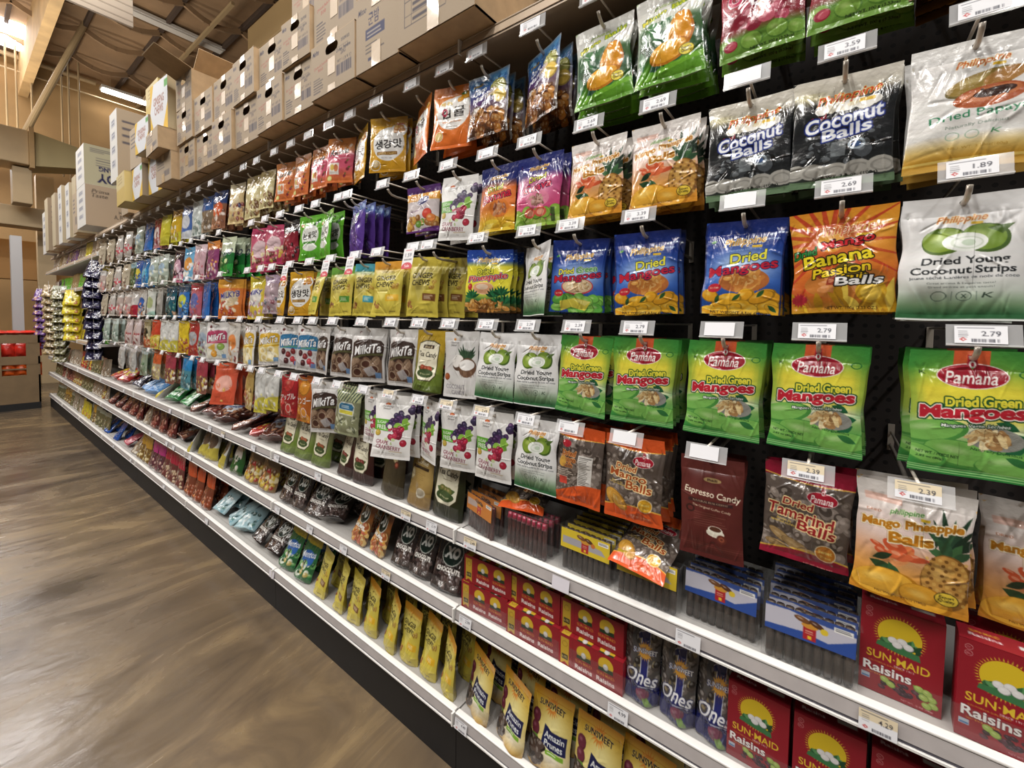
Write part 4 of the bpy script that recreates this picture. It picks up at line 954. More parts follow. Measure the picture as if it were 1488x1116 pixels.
pl('maroonclear', 'maroon topped candy bag', 'candy bag with a maroon top and yellow sweets', '#8c5848', top='#a83848', tf=.5, bits=('#d8b83c', '#e8e0c8', '#6c2c28'))
pl('blueclear', 'blue topped candy bag', 'clear candy bag with a bright blue top', '#4c8c9c', top='#2484c4', tf=.42, bits=('#2c7484', '#a8c8c8', '#1c4c58'))
pl('orangewhite', 'orange topped candy bag', 'orange topped candy bag with yellow popcorn sweets', '#b09c7c', top='#d85c28', tf=.45, bits=('#e4d878', '#d8c8a8', '#a86c34'))
pl('greenwhite2', 'clear green candy bag', 'clear green and white candy bag', '#8c9c84', top='#a8b8b8', bits=('#3c6434', '#c8d0bc', '#5c7450'))
pl('silverwhite', 'silver white candy bag', 'shiny silver white candy bag', '#b4b2ae', top='#c8c4c4', bits=('#e4e2de', '#8c8884', '#d0cec8'), t=18)
pl('maroon', 'maroon candy bag', 'maroon candy bag turned sideways', '#5c141c', top='#7c1c24', px=3.0)
pl('lilac', 'lilac and grey candy bag', 'lilac candy bag with grey and pink sweets', '#b49ca4', top='#a890a8', bits=('#5c6470', '#c07078', '#d8ccd0', '#8c4c58'), px=3.0)

# ---------------------------------------------------------------- packets that stand or lie on the shelves
def p_xo(c, car=False):
    base = '#9c5a20' if car else '#2a1c18'
    c.grad([(0, '#b8a020' if car else '#1c1412'), (30, base), (84, base), (100, '#6c4424' if car else '#30221e'), (176, '#5c3414' if car else '#281c1a')])
    c.blobs(60, 6, 96, 124, 170, 8, 15, ['#c8742c', '#e0a040', '#a85428', '#d8b468', '#c86048'] if car else ['#3c2c28', '#1a1210', '#4c3a36', '#5c4a46', '#2c201c'], (.5, .9), '#f6e0b0' if car else '#a09898')
    c.ell(66, 70, 42, 40, '#d8dcd4'); c.ell(66, 70, 39, 37, '#10281f'); c.text('XO', 66, 70, 58, 34, '#f6f8f4', b=.16, sh=.1)
    c.text('CARAMEL' if car else 'CHOCOLATE', 66, 120, 96, 14, '#f6f2ea', b=.14); c.text('candy', 66, 132, 24, 5, '#d8d0c8', b=.04)
    c.text('LIFE IS XO', 66, 20, 60, 6, '#b09c70', arc=4)
    if not car: c.mask_ell('window', 66, 154, 56, 16)
design('xo', 'chocolate_candy_bag', 'candy bag', 'dark chocolate candy bag', 'dark brown clear bag of chocolate candy with a round badge', 132, 178, 22, lambda c: p_xo(c), kind='pouch', back='#2c201c', head=18, px=2.0, wr=1.5)
design('xocaramel', 'chocolate_candy_bag', 'candy bag', 'caramel candy bag', 'amber brown bag of caramel candy with a round badge', 132, 178, 22, lambda c: p_xo(c, True), kind='pouch', back='#8c6420', head=18, px=2.0, wr=1.5)
def p_prune(c):
    c.grad([(0, '#e09024'), (16, '#e8a82c'), (30, '#d8a828'), (90, '#e0c45c'), (150, '#dcc888'), (190, '#b8862c')])
    c.glow(86, 80, 50, 50, '#f0e49c', .85); c.glow(90, 150, 44, 30, '#f0ead8', .8)
    c.rays(72, 36, 10, 30, 18, '#e88a2c', 3)
    c.text('SUNSWEET', 72, 38, 92, 15, '#1c1630', [(1.2, '#f0d060')], 2, 0, .05, 3)
    for x, y in ((22, 74), (24, 104)): c.fruit(x, y, 15, 18, '#6c2438', -10, '#c88098')
    c.leaf(14, 120, 34, 8, 20, '#5c8c2c'); c.blobs(22, 6, 130, 60, 176, 11, 18, ['#241c18', '#3a2c26', '#181210', '#4c3c34'], (.6, .9), '#b0a8a0')
    c.poly([(56, 82), (84, 92), (134, 90), (134, 134), (84, 136), (52, 124)], '#161c4c'); c.text('Amazin', 93, 103, 68, 15, '#f2f4f0', b=.03); c.text('Prunes', 93, 122, 62, 15, '#f2f4f0', b=.03); c.rect(70, 137, 128, 147, '#7cb02c'); c.lines(76, 140, 122, 1, 4, '#f0f4e0', 3)
    c.rect(0, 20, 144, 21.5, '#c87c1c')
design('prunes', 'prune_pouch', 'prune pouch', 'yellow prune pouch', 'yellow standing pouch of prunes', 144, 192, 24, p_prune, kind='pouch', back='#c8962c', head=20, px=1.5, wr=1.0)
def p_ones(c):
    c.grad([(0, '#6a6866'), (40, '#565352'), (150, '#4c4846'), (168, '#1c2058'), (200, '#181c50')])
    c.blobs(60, 4, 16, 96, 160, 7, 13, ['#4c4440', '#6a625c', '#3c3632', '#7c746c', '#8c7c58', '#2e2a28'], (.4, .9), '#b8b4ae')
    for col, e in (('#e4e4e8', 1.6), ('#20266c', 0)):
        c.poly([(40 - e, 46 - e), (60, 36 - e), (70 + e, 36 - e), (70 + e, 150), (50 - e, 150), (50 - e, 54), (40 - e, 58)], col)
    c.rays(60, 82, 10, 24, 20, '#e0a038', 3); c.ell(60, 82, 17, 16, '#dc9c34'); c.text('SUNSWEET', 60, 82, 64, 11, '#f2f0ea', [(1.4, '#1c2058')], 0, 0, .045)
    c.wave(160, 10, .5, '#1c2160', True, 3); c.text('Ones', 54, 140, 84, 32, '#f0f0f2', [(1.8, '#1c2058')], 4, .25, .035); c.rect(40, 160, 86, 162, '#d8d8e0')
    c.fruit(58, 176, 18, 13, '#7c3450', 10, '#c89ca8'); c.leaf(58, 184, 34, 7, 30, '#6c9038')
design('ones', 'prune_pouch', 'prune pouch', 'navy single prune pouch', 'clear and navy bag of wrapped single prunes', 100, 202, 26, p_ones, kind='pouch', back='#3c3a48', head=14, px=1.5, wr=1.6)
def p_brownbag(c):
    c.grad([(0, '#4c4028'), (180, '#443a24')]); c.fruit(74, 66, 16, 11, '#d8c894', 20); c.ell(86, 82, 12, 11, '#7c2c20'); c.ell(86, 82, 7, 6, '#c86c4c'); c.lines(30, 30, 90, 4, 6, '#6c603c')
design('brownpouch', 'coffee_candy_pouch', 'candy pouch', 'plain brown pouch', 'plain brown candy pouch turned sideways', 128, 184, 26, p_brownbag, kind='pouch', back='#40361f', head=20, px=2.0, mat=SATIN)
def p_goldbag(c):
    c.grad([(0, '#7a5c34'), (36, '#a88848'), (100, '#b49450'), (188, '#8c6c38')]); c.ell(50, 36, 18, 14, '#d8c48c', ring=.12); c.text('Coffee', 70, 56, 66, 16, '#f0e8cc', sh=.2, b=.03); c.rect(22, 70, 110, 79, '#3a2814'); c.lines(28, 92, 100, 12, 5, '#8a6a34', 1.6)
    c.fruit(26, 100, 14, 20, '#e0d0a0', 20); c.ell(90, 148, 22, 15, '#cfc8b4'); c.ell(90, 146, 18, 11, '#a89c84')
design('goldpouch', 'coffee_candy_pouch', 'candy pouch', 'gold coffee candy pouch', 'gold coffee candy pouch with a white cup', 128, 196, 26, p_goldbag, kind='pouch', back='#8c6c38', head=20, px=2.0)
sh = dict(kind='pouch', px=3.0)
for key, short, desc, base, kw in (
    ('lbluebag', 'pale blue snack bag', 'pale blue and green snack bag', '#a4c8d0', dict(top='#c0d8e0', bits=('#5c8c84', '#d0e4e8', '#3c5c5c', '#7cb0c0'))),
    ('blugreen', 'blue and green snack bag', 'clear green snack bag with a blue and white label', '#2c6c3c', dict(top='#d0b82c', tf=.16, oval='#2c64b8', bits=('#1c4c2c', '#6cac5c', '#d8e0cc', '#c8b060'), word='Mentos', wc='#f0f2f6', wo='#2458ac')),
    ('orangebag', 'orange topped snack bag', 'clear snack bag with a crinkled orange top', '#7c3c24', dict(top='#e05424', tf=.4, bits=('#a84c2c', '#6c2c1c', '#d8884c'))),
    ('redtop', 'red topped snack bag', 'clear snack bag with a crinkled red top', '#6c3430', dict(top='#c0203c', tf=.38, bits=('#8c5448', '#d8b890', '#4c2420'))),
    ('pinktop', 'magenta topped snack bag', 'clear snack bag with a crinkled magenta top', '#64343c', dict(top='#c82c84', tf=.4, bits=('#8c5460', '#c8a090', '#4c2c30'))),
    ('goldtop', 'gold topped snack bag', 'clear snack bag with a crinkled gold top', '#7c5a24', dict(top='#c8962c', tf=.42, bits=('#a8843c', '#e0cc90', '#5c401c'))),
    ('whitecocoa', 'white yellow footed snack bag', 'white snack bag with brown ovals and a yellow foot', '#c4c4c0', dict(bot='#c0b040', bf=.3, oval='#6c5440')),
    ('greenwhitebag', 'green snack bag', 'green snack bag with a white figure', '#2c5c28', dict(oval='#d8d0c8', bits=('#1c4420', '#c8c0b4'), n=8)),
    ('wafers', 'clear wafer bag', 'clear bag of yellow and red wafers', '#8c6c40', dict(bits=('#d0b034', '#b02c24', '#e0d0a0', '#6c4424', '#c87c34'), n=60)),
    ('maroonbox', 'maroon snack bag', 'maroon and brown snack bag', '#5c201c', dict(bits=('#8c3c30', '#3c1412', '#b87868'), n=40)),
    ('cloverbag', 'clear brown snack bag', 'clear snack bag with a white and blue label', '#5c2c20', dict(bits=('#8c5438', '#c88858', '#3c1c14', '#a8785c'), oval='#dfe3ea', word='Clover', wc='#1c3c94', wo='#e8ecf4', n=30)),
    ('bluebasket', 'blue snack bag', 'bright blue snack bag', '#2450a8', dict(top='#5c84c8', bits=('#1c3c84', '#8cacdc'))),
    ('greenyellow', 'green and yellow snack bag', 'green and yellow snack bag', '#2c8440', dict(top='#d0c828', tf=.35, bits=('#68b478', '#1c5c2c', '#b8d8b0'))),
    ('skyblue', 'sky blue snack bag', 'crinkled sky blue snack bag', '#5c94d0', dict(bits=('#8cb4e0', '#3c74b8', '#b0ccec'))),
    ('redyellow', 'red and yellow snack bag', 'red and yellow snack bag', '#b02820', dict(oval='#e0c02c', bits=('#d84c34', '#e8d84c', '#8c1c18'))),
    ('oliveclear', 'clear olive snack bag', 'clear snack bag with olive and brown snacks', '#64603c', dict(bits=('#8c845c', '#3c3a24', '#b0a87c', '#74502c'), top='#9ca08c')),
    ('yellowchip', 'yellow chip bag', 'yellow snack bag', '#d4c020', dict(bits=('#e8dc5c', '#a8941c', '#b86c2c'), n=12)),
    ('greenchip', 'green chip bag', 'bright green snack bag', '#54a428', dict(bits=('#8ccc5c', '#3c7c1c'), n=10)),
    ('purplechip', 'purple chip bag', 'purple snack bag', '#603880', dict(bits=('#8c5cac', '#b8783c', '#40245c'))),
    ('navychip', 'navy chip bag', 'dark navy snack bag', '#1c1a3c', dict(bits=('#3c3a68', '#101024', '#74749c'), n=8)),
    ('brownchip', 'brown chip bag', 'brown and cream snack bag', '#8c7448', dict(bits=('#b89c6c', '#5c4828', '#d0bc94'))),
    ('pinkchip', 'red pink chip bag', 'red pink snack bag', '#b83c50', dict(bits=('#d87c88', '#8c2438'), n=10)),
    ('clearmix', 'clear mixed snack bag', 'clear snack bag with brown and white snacks', '#9c8c78', dict(bits=('#c8b89c', '#6c5844', '#e4dccc', '#8c6c4c'), n=40)),
):
    pl(key, short, desc, base, name='snack_bag', w=140, h=185, t=26, **{**sh, **kw})

def p_sunmaid(c):
    c.rect(0, 0, 200, 200, '#9e1626')
    for y in (12, 22): c.ell(11, y, 4.6, 4.4, '#e4b8b0', ring=.12); c.lines(8, y - 1.2, 14, 2, 2, '#e4b8b0', .7)
    c.rays(52, 46, 30, 35.5, 44, '#e8c028', .9); c.ell(52, 46, 29, 29, '#e8c41c')
    # vine leaves and white blossom in front of the sun disc
    for i in range(22): c.leaf(c.r.uniform(26, 74), 66 + c.r.uniform(-6, 8), c.r.uniform(10, 18), 3.2, c.r.uniform(-60, 60) - (90 if i % 2 else 0), c.r.choice(['#2f6c3c', '#458c4c', '#1f4c2c', '#5c9c5c']))
    c.poly([(24, 64), (50, 62), (78, 68), (80, 78), (52, 76), (22, 72)], '#3c7c48')
    for x, y in ((44, 56), (56, 54), (64, 60), (50, 62)): c.fruit(x, y, 7, 6, '#e8e6e4', 0)
    c.text('SUN·MAID', 51, 91, 82, 14, '#ecc82c', b=.035); c.text('SINCE 1912', 60, 101, 26, 3.4, '#f0e0d8', b=.02)
    c.text('CALIFORNIA SUN-DRIED', 36, 104, 46, 3, '#d8a030', b=.02)
    c.text('Raisins', 38, 115, 64, 16, '#f8f4f0', [(.8, '#3c1018')], 0, 0, .06); c.text('GLUTEN & FAT FREE', 30, 126, 36, 3, '#d8a030', b=.02)
    c.rect(4, 130, 16, 139, '#b8c4d4'); c.rect(5, 135, 15, 138, '#4c7cb0')
    c.leaf(72, 120, 18, 5, 40, '#6c9c3c')
    for _ in range(26): c.fruit(c.r.uniform(30, 84), c.r.uniform(130, 146), 4.4, 3.4, c.r.choice(['#3c1c2c', '#5a2c3c', '#2c141c']), 20, '#a87c90')
    for x, y in ((36, 131), (44, 136), (80, 124), (90, 126), (96, 134), (86, 136), (98, 144), (90, 148)): c.fruit(x, y, 6.6, 5.4, '#a8c454', 20, '#e4f0b0', '#6c8c2c')
    c.text('NET WT. 12 OZ (340g)', 78, 155, 40, 3.4, '#f0dcd4', b=.02)
def p_sunmaid_top(c):
    c.rect(0, 0, 200, 60, '#a01828'); c.text('SUN·MAID', 30, 14, 34, 7, '#e8b82c', b=.03); c.text('Raisins', 30, 26, 36, 9, '#f6f2ee', b=.05); c.rect(66, 16, 96, 26, '#d8d4d0')
def p_pack(c):
    c.rect(0, 0, 200, 120, '#a21824'); c.rect(6, 8, 30, 80, '#d0a828'); c.poly([(6, 80), (30, 80), (18, 72)], '#a21824'); c.ell(18, 24, 8, 8, '#a8781c', ring=.2); c.rect(9, 52, 27, 66, '#3c3420'); c.text('6 PK', 18, 59, 15, 7, '#e0c870', b=.04)
    for x in (72, 132):
        c.ell(x, 27, 20, 19, '#e2b824'); c.poly([(x - 19, 36), (x + 19, 34), (x + 20, 45), (x - 20, 45)], '#243c24'); c.fruit(x, 32, 7, 8, '#dcd8d4', 0)
        c.text('SUN·MAID', x, 53, 46, 8, '#e0902c', b=.04); c.text('Raisins', x, 68, 48, 12, '#f4f0ea', b=.08)
    c.rect(40, 4, 41, 84, '#7c1018')
def p_traycard(c, kind):
    if kind == 'yellow':
        c.rect(0, 0, 200, 60, '#e2c42a'); c.poly([(6, 20), (80, 20), (118, 26), (130, 38), (6, 38)], '#a8a4ac')
    elif kind == 'blue':
        c.rect(0, 0, 200, 60, '#c4c2d0'); c.poly([(0, 40), (60, 34), (100, 40), (140, 20), (140, 50), (0, 50)], '#2a4ea4'); c.poly([(0, 0), (140, 0), (140, 12), (90, 10), (40, 3), (0, 5)], '#34509c')
    else:
        c.rect(0, 0, 200, 60, '#cf7c2c'); c.poly([(4, 14), (70, 14), (90, 28), (4, 36)], '#b8a49c')
    c.rect(62, 22, 82, 46, '#b8202a'); c.ell(72, 20, 13, 5, '#d89430'); c.lines(65, 29, 79, 2, 4, '#f0dcb0', 1.6); c.rect(69, 38, 75, 44, '#f0c828')
    c.fruit(60, 12, 13, 5, '#7c4c28', 12); c.fruit(82, 14, 12, 5, '#5c3420', 20); c.ell(94, 22, 6, 5.5, '#e8c82c' if kind == 'blue' else '#d0702c')
    c.rect(108, 5, 136, 14, '#ecebe8'); c.lines(110, 7, 134, 2, 3, '#3c3c44', 1.4)

# ---------------------------------------------------------------- the setting: floor, walls, roof
def structure(o): o['kind'] = 'structure'; return o

def floor_material():
    m = bpy.data.materials.new('stained_polished_concrete'); m.use_nodes = True
    nt = m.node_tree; b = nt.nodes['Principled BSDF']; N = nt.nodes.new; L = nt.links.new
    tc = N('ShaderNodeTexCoord')
    mp = N('ShaderNodeMapping'); mp.inputs['Rotation'].default_value = (0, 0, math.radians(14)); mp.inputs['Scale'].default_value = (1.5, 0.6, 1)
    L(tc.outputs['Object'], mp.inputs[0])
    n1 = N('ShaderNodeTexNoise'); n1.inputs['Scale'].default_value = 2.2; n1.inputs['Detail'].default_value = 8; n1.inputs['Distortion'].default_value = 1.3; n1.inputs['Roughness'].default_value = .58
    L(mp.outputs[0], n1.inputs['Vector'])
    n2 = N('ShaderNodeTexNoise'); n2.inputs['Scale'].default_value = 0.55; n2.inputs['Detail'].default_value = 5
    L(tc.outputs['Object'], n2.inputs['Vector'])
    mx = N('ShaderNodeMath'); mx.operation = 'MULTIPLY_ADD'; mx.inputs[1].default_value = .5
    L(n1.outputs['Fac'], mx.inputs[0])
    h = N('ShaderNodeMath'); h.operation = 'MULTIPLY'; h.inputs[1].default_value = .5; L(n2.outputs['Fac'], h.inputs[0]); L(h.outputs[0], mx.inputs[2])
    r = N('ShaderNodeValToRGB'); e = r.color_ramp.elements
    e[0].position = .30; e[0].color = lin('#302a24'); e[1].position = .70; e[1].color = lin('#86714f')
    e.new(.43).color = lin('#43392f'); e.new(.56).color = lin('#5e4f3c')
    L(mx.outputs[0], r.inputs['Fac']); L(r.outputs['Color'], b.inputs['Base Color'])
    rr = N('ShaderNodeMapRange'); rr.inputs[1].default_value = .35; rr.inputs[2].default_value = .65; rr.inputs[3].default_value = .16; rr.inputs[4].default_value = .32
    L(n1.outputs['Fac'], rr.inputs[0]); L(rr.outputs[0], b.inputs['Roughness'])
    n3 = N('ShaderNodeTexNoise'); n3.inputs['Scale'].default_value = 16; n3.inputs['Detail'].default_value = 5; L(mp.outputs[0], n3.inputs['Vector'])
    bp = N('ShaderNodeBump'); bp.inputs['Strength'].default_value = .22; bp.inputs['Distance'].default_value = .01
    L(n3.outputs['Fac'], bp.inputs['Height']); L(bp.outputs[0], b.inputs['Normal'])
    b.inputs['Specular IOR Level'].default_value = .5
    return m

structure(MB().box(-16.4, -7, -0.2, 5, 6, -.06).build('floor', floor_material()))
TAN = principled('tan_painted_wall', '#93744a', rough=.8, var=.04, vscale=2)
ROOFC = principled('brown_roof_lining', '#8a6f52', rough=.8, var=.1, vscale=1.2, bump=.3, bscale=6)
ROOFD = principled('dark_roof_seam', '#43342a', rough=.8)
GLULAM = principled('pale_timber_beam', '#b29468', rough=.7, var=.08, vscale=3)
DUCT = principled('tan_painted_duct', '#b7a07c', rough=.6, var=.03, vscale=3)
PIPE = principled('tan_painted_steel', '#a08a68', rough=.5)
GREYW = principled('white_painted_conduit', '#c4c0ba', rough=.5)
LAMP = principled('lit_lamp_tube', '#ffffff', rough=.5, emit='#fff8ee', estr=14)
SKY = principled('daylight_panel', '#ffffff', rough=.5, emit='#fdfbff', estr=9)

structure(MB().box(-16.4, -7, -.06, -16.1, 6, 7.7).build('wall_end', TAN))
structure(MB().box(-16.4, -7, 7.6, 5, 6, 7.8).build('ceiling', ROOFC))
# sagging lining panels between purlins, one trim each
tr = MB()
for i, y in enumerate(np.arange(-4.2, 6, 1.02)):
    tr.box(-16.1, y - .03, 7.5, 4, y + .03, 7.62)
structure(tr.build('trim_1', ROOFD))
tr = MB()
for x in (-14.6, -13.1, -11.9, -10.4, -8.9, -7.4):
    for i, y in enumerate(np.arange(-4.2, 5, 1.02)):
        P = [(x, y + 1.02 * t, 7.5 - .16 * math.sin(math.pi * t)) for t in np.linspace(0, 1, 7)]
        for a, b in zip(P, P[1:]): tr.bar(a, b, .05, .1)
structure(tr.build('trim_2', ROOFC))
b = structure(MB().box(-16.1, 1.17, 6.7, 4, 1.33, 7.6).build('trim_3', GLULAM)); b.name = 'trim_3'
g = MB()
for y in (3.4,): g.bar((-16.1, y, 7.3), (-9.3, y, 7.3), .06, .06)
structure(g.build('trim_4', PIPE))
structure(MB().box(-15.3, -2.5, 7.45, -14.2, 1.16, 7.6).build('window_1', SKY))

def thing_mesh(mb, name, mat, label, cat, group=None, **kw):
    return tag(mb.build(name, mat, **kw), label, cat, group)

# lamps under the roof
def roof_lamp(x, y0, y1, z, lit, label, w=.2):
    root = empty('ceiling_strip_lamp', (x, (y0 + y1) / 2, z)); tag(root, label, 'lamp')
    h = (y1 - y0) / 2
    MB().box(-w / 2, -h, .03, w / 2, h, .1).build('lamp_housing', GREYW, root, bevel=.01)
    MB().box(-w * .42, -h + .04, 0, w * .42, h - .04, .03).build('lamp_tube', LAMP if lit else GREYW, root)
    MB().tube([(0, -h * .6, .1), (0, -h * .6, 7.6 - z)], .01).tube([(0, h * .6, .1), (0, h * .6, 7.6 - z)], .01).build('hanger', PIPE, root)
roof_lamp(-15.5, 2.55, 3.55, 7.25, True, 'lit white strip lamp under the roof beside the end wall', .3)
roof_lamp(-11.5, 2.2, 4.0, 7.45, False, 'unlit pale grey strip fixture high under the brown roof', .22)
thing_mesh(MB().tube([(-15.75, -1.5, 7.5), (-15.75, 2.5, 7.46)], .06, 10), 'ceiling_pipe', PIPE, 'thick tan pipe running across below the roof beside the end wall', 'pipe')
thing_mesh(MB().tube([(-15.6, -1, 7.13), (-15.6, 4.2, 7.03)], .02, 8), 'ceiling_pipe', PIPE, 'thin tan conduit running below the thick roof pipe', 'pipe')
thing_mesh(MB().tube([(-13, 1.98, 7.75), (-13, 1.2, 5.5), (-13, .98, 4.85)], .055, 12), 'roof_brace', PIPE, 'long slanting tan steel brace between roof and duct', 'steel brace')
for i, (y, z0, lab) in enumerate(((.92, 5.2, 'leftmost'), (1.07, 5.1, 'second'), (1.3, 5.0, 'third'), (1.78, 4.7, 'fourth'), (1.9, 4.65, 'fifth'), (2.08, 4.6, 'rightmost'))):
    thing_mesh(MB().tube([(-15.0, y, z0), (-15.0, y, 7.6)], .018, 8), 'hanger_rod', PIPE, 'thin vertical hanger rod before the end wall, %s of the six' % lab, 'rod', 'hanger rods before the end wall')
# hanging corrugated sign panel
sg = empty('hanging_panel', (-7.2, .95, 5.35)); tag(sg, 'white corrugated panel hanging above the aisle', 'sign')
pm = MB(); pm.box(-.02, -.55, -.35, .02, .55, .5); pm.build('panel', principled('white_panel', '#d8ccc0', rough=.5), sg)
pm = MB()
for k in range(9): pm.box(.02, -.55, -.3 + k * .09, .026, .55, -.285 + k * .09)
pm.build('ridges', principled('panel_ridge', '#b8aca0', rough=.5), sg)
MB().tube([(0, -.4, .5), (0, -.4, 2.25)], .006).tube([(0, .4, .5), (0, .4, 2.25)], .006).build('hanger', PIPE, sg)
# air ducts and soffits
dk = empty('air_duct', (-12.0, .6, 4.0)); tag(dk, 'boxy tan air duct running along the end of the store', 'duct')
MB().box(-.3, -6, .05, .35, .36, .66).build('duct_run', DUCT, dk, bevel=.015)
MB().box(-.34, .36, 0, .4, .42, .72).build('duct_flange', GLULAM, dk)
el = MB(); el.add([(-.3, .42, .05), (.35, .42, .05), (.35, .42, .66), (-.3, .42, .66), (-.1, 1.05, .16), (.45, 1.05, .16), (.45, 1.05, .52), (-.1, 1.05, .52)], [(0, 1, 5, 4), (1, 2, 6, 5), (2, 3, 7, 6), (3, 0, 4, 7), (0, 3, 2, 1), (4, 5, 6, 7)])
el.tube([(.15, 1.05, .34), (.1, 3.2, .3)], .19, 14); el.build('duct_reducer', principled('olive_duct', '#a39468', rough=.6), dk)
MB().box(-.2, .16, -.62, .2, .4, .02).build('duct_drop', DUCT, dk, bevel=.01)
thing_mesh(MB().box(-12.9, -6, 3.05, -12.42, 1.35, 3.42), 'air_duct', DUCT, 'lower horizontal tan duct under the boxy air duct', 'duct', bevel=.01)
thing_mesh(MB().box(-13.3, 1.15, -.06, -13.05, 1.4, 4.2), 'building_post', DUCT, 'tan post standing behind the air duct', 'post')
thing_mesh(MB().box(-9.2, 3.6, 6.35, -3.0, 5.6, 6.9), 'air_duct', principled('tan_roof_duct', '#a38a62', rough=.55), 'wide tan rectangular duct under the roof above the carton row', 'duct', bevel=.03)
structure(MB().box(-14, -6, 2.1, -13.6, 2.6, 2.9).build('trim_5', principled('amber_fascia', '#a87c44', rough=.6)))
thing_mesh(MB().box(-10.45, .62, -.06, -10.3, .74, 2.6), 'building_post', principled('grey_post', '#9c9a9a', rough=.5), 'slim grey post behind the far end of the shelving', 'post')

# ---------------------------------------------------------------- the gondola run
LIPY, BACKY = 0.94, 1.36
BAYS = [1.60, 0.345, -0.912, -2.15, -3.41, -4.69, -5.98, -7.24, -8.50, -9.76]
BAYN = ['end', 'first', 'second', 'third', 'fourth', 'fifth', 'sixth', 'seventh', 'farthest']
def peg_material():
    m = PEG_BACK; nt = m.node_tree; N = nt.nodes.new; L = nt.links.new; b = nt.nodes['Principled BSDF']
    tc = N('ShaderNodeTexCoord'); sc = N('ShaderNodeVectorMath'); sc.operation = 'SCALE'; sc.inputs['Scale'].default_value = 39.4
    L(tc.outputs['Object'], sc.inputs[0]); fr = N('ShaderNodeVectorMath'); fr.operation = 'FRACTION'; L(sc.outputs[0], fr.inputs[0])
    sb = N('ShaderNodeVectorMath'); sb.operation = 'SUBTRACT'; sb.inputs[1].default_value = (.5, .5, .5); L(fr.outputs[0], sb.inputs[0])
    ml = N('ShaderNodeVectorMath'); ml.operation = 'MULTIPLY'; ml.inputs[1].default_value = (1, 0, 1); L(sb.outputs[0], ml.inputs[0])
    ln = N('ShaderNodeVectorMath'); ln.operation = 'LENGTH'; L(ml.outputs[0], ln.inputs[0])
    lt = N('ShaderNodeMath'); lt.operation = 'LESS_THAN'; lt.inputs[1].default_value = .2; L(ln.outputs['Value'], lt.inputs[0])
    mx = N('ShaderNodeMix'); mx.data_type = 'RGBA'; mx.inputs['A'].default_value = lin('#2e2826'); mx.inputs['B'].default_value = lin('#0c0a0a'); L(lt.outputs[0], mx.inputs['Factor'])
    L(mx.outputs['Result'], b.inputs['Base Color'])
peg_material()

def shelf(name, x0, x1, z, label, lip=.042, deck=DECKM, rail=RAIL, guard=0.0, back=BACKY, rimcol=WHITE_MET, lipy=None, group='shelves of the candy run'):
    ly = LIPY if lipy is None else lipy
    root = empty(name, ((x0 + x1) / 2, ly, z)); tag(root, label, 'shelf', group)
    w = (x1 - x0) / 2 - .003
    MB().box(-w, .004, -.03, w, back - .045 - ly, -.006).build('shelf_deck', deck, root)
    MB().box(-w, -.004, -.006, w, .016, 0).build('front_edge', rimcol, root, bevel=.002)
    m = MB(); m.add([(-w, -.003, -.007), (w, -.003, -.007), (w, -.009, -lip + .011), (-w, -.009, -lip + .011), (-w, .003, -.007), (w, .003, -.007), (w, .003, -lip + .011), (-w, .003, -lip + .011)],
                    [(0, 3, 2, 1), (4, 5, 6, 7), (0, 1, 5, 4), (3, 7, 6, 2), (0, 4, 7, 3), (1, 2, 6, 5)]); m.build('price_rail', rail, root)
    MB().box(-w, -.006, -lip + .004, w, .004, -lip + .011).build('rail_channel', RAIL_DK, root)
    MB().box(-w, -.011, -lip, w, .004, -lip + .004).build('rail_bottom_edge', rimcol, root)
    MB().box(w - .002, -.014, -lip, w + .004, .0, 0).build('rail_end_cap', WHITE_MET, root)
    if guard: MB().add([(-w + .01, .017, 0), (w - .01, .017, 0), (w - .01, .017, guard), (-w + .01, .017, guard)], [(0, 1, 2, 3)]).build('front_guard', GUARD, root)
    return root

for i in range(9):
    x1, x0 = BAYS[i], BAYS[i + 1]; xc = (x0 + x1) / 2; w = (x1 - x0) / 2; bn = BAYN[i]
    root = empty('gondola_frame', (xc, 1.2, 0)); tag(root, 'dark pegboard frame of the %s shelving bay%s' % (bn, ' counted from the raisin boxes' if i in (1, 2) else ' along the aisle'), 'shelving frame', 'shelving bays')
    MB().box(-w + .002, BACKY - 1.2, .1, w - .002, BACKY - 1.18, 2.21 if i < 6 else 2.26).build('back_panel', PEG_BACK, root)
    MB().box(-w + .001, -.255, -.06, w - .001, .16, .098).build('base_plinth', DARK_STEEL, root)
    MB().box(-w, .122, .1, -w + .03, .158, 2.2 if i < 6 else 2.26).build('upright', DARK_STEEL, root)
    near = i <= 2
    for z, zn in ((.145, 'bottom'), (.483, 'middle'), (.733, 'upper')):
        shelf('display_shelf', x0, x1, z, 'white %s shelf of the %s bay with a grey price rail' % (zn, bn), guard=(.05 if i in (0, 1, 2) else .035 if i < 6 else 0))
    if i < 6:
        shelf('top_shelf', x0, x1, 2.205, 'beige top shelf of the %s bay carrying cartons' % bn, deck=TOPRAIL, rail=TOPRAIL, rimcol=TOPRAIL)
    else:
        shelf('top_shelf', x0, x1, 2.255, 'beige top shelf of the %s bay carrying cartons' % bn, deck=TOPRAIL, rail=TOPRAIL, rimcol=TOPRAIL, lipy=1.0)
        for z, zn in ((2.02, 'highest'), (1.70, 'second highest'), (1.08, 'third highest')):
            shelf('display_shelf', x0, x1, z, '%s snack shelf of the %s bay with a pale price rail' % (zn, bn), rail=TOPRAIL)

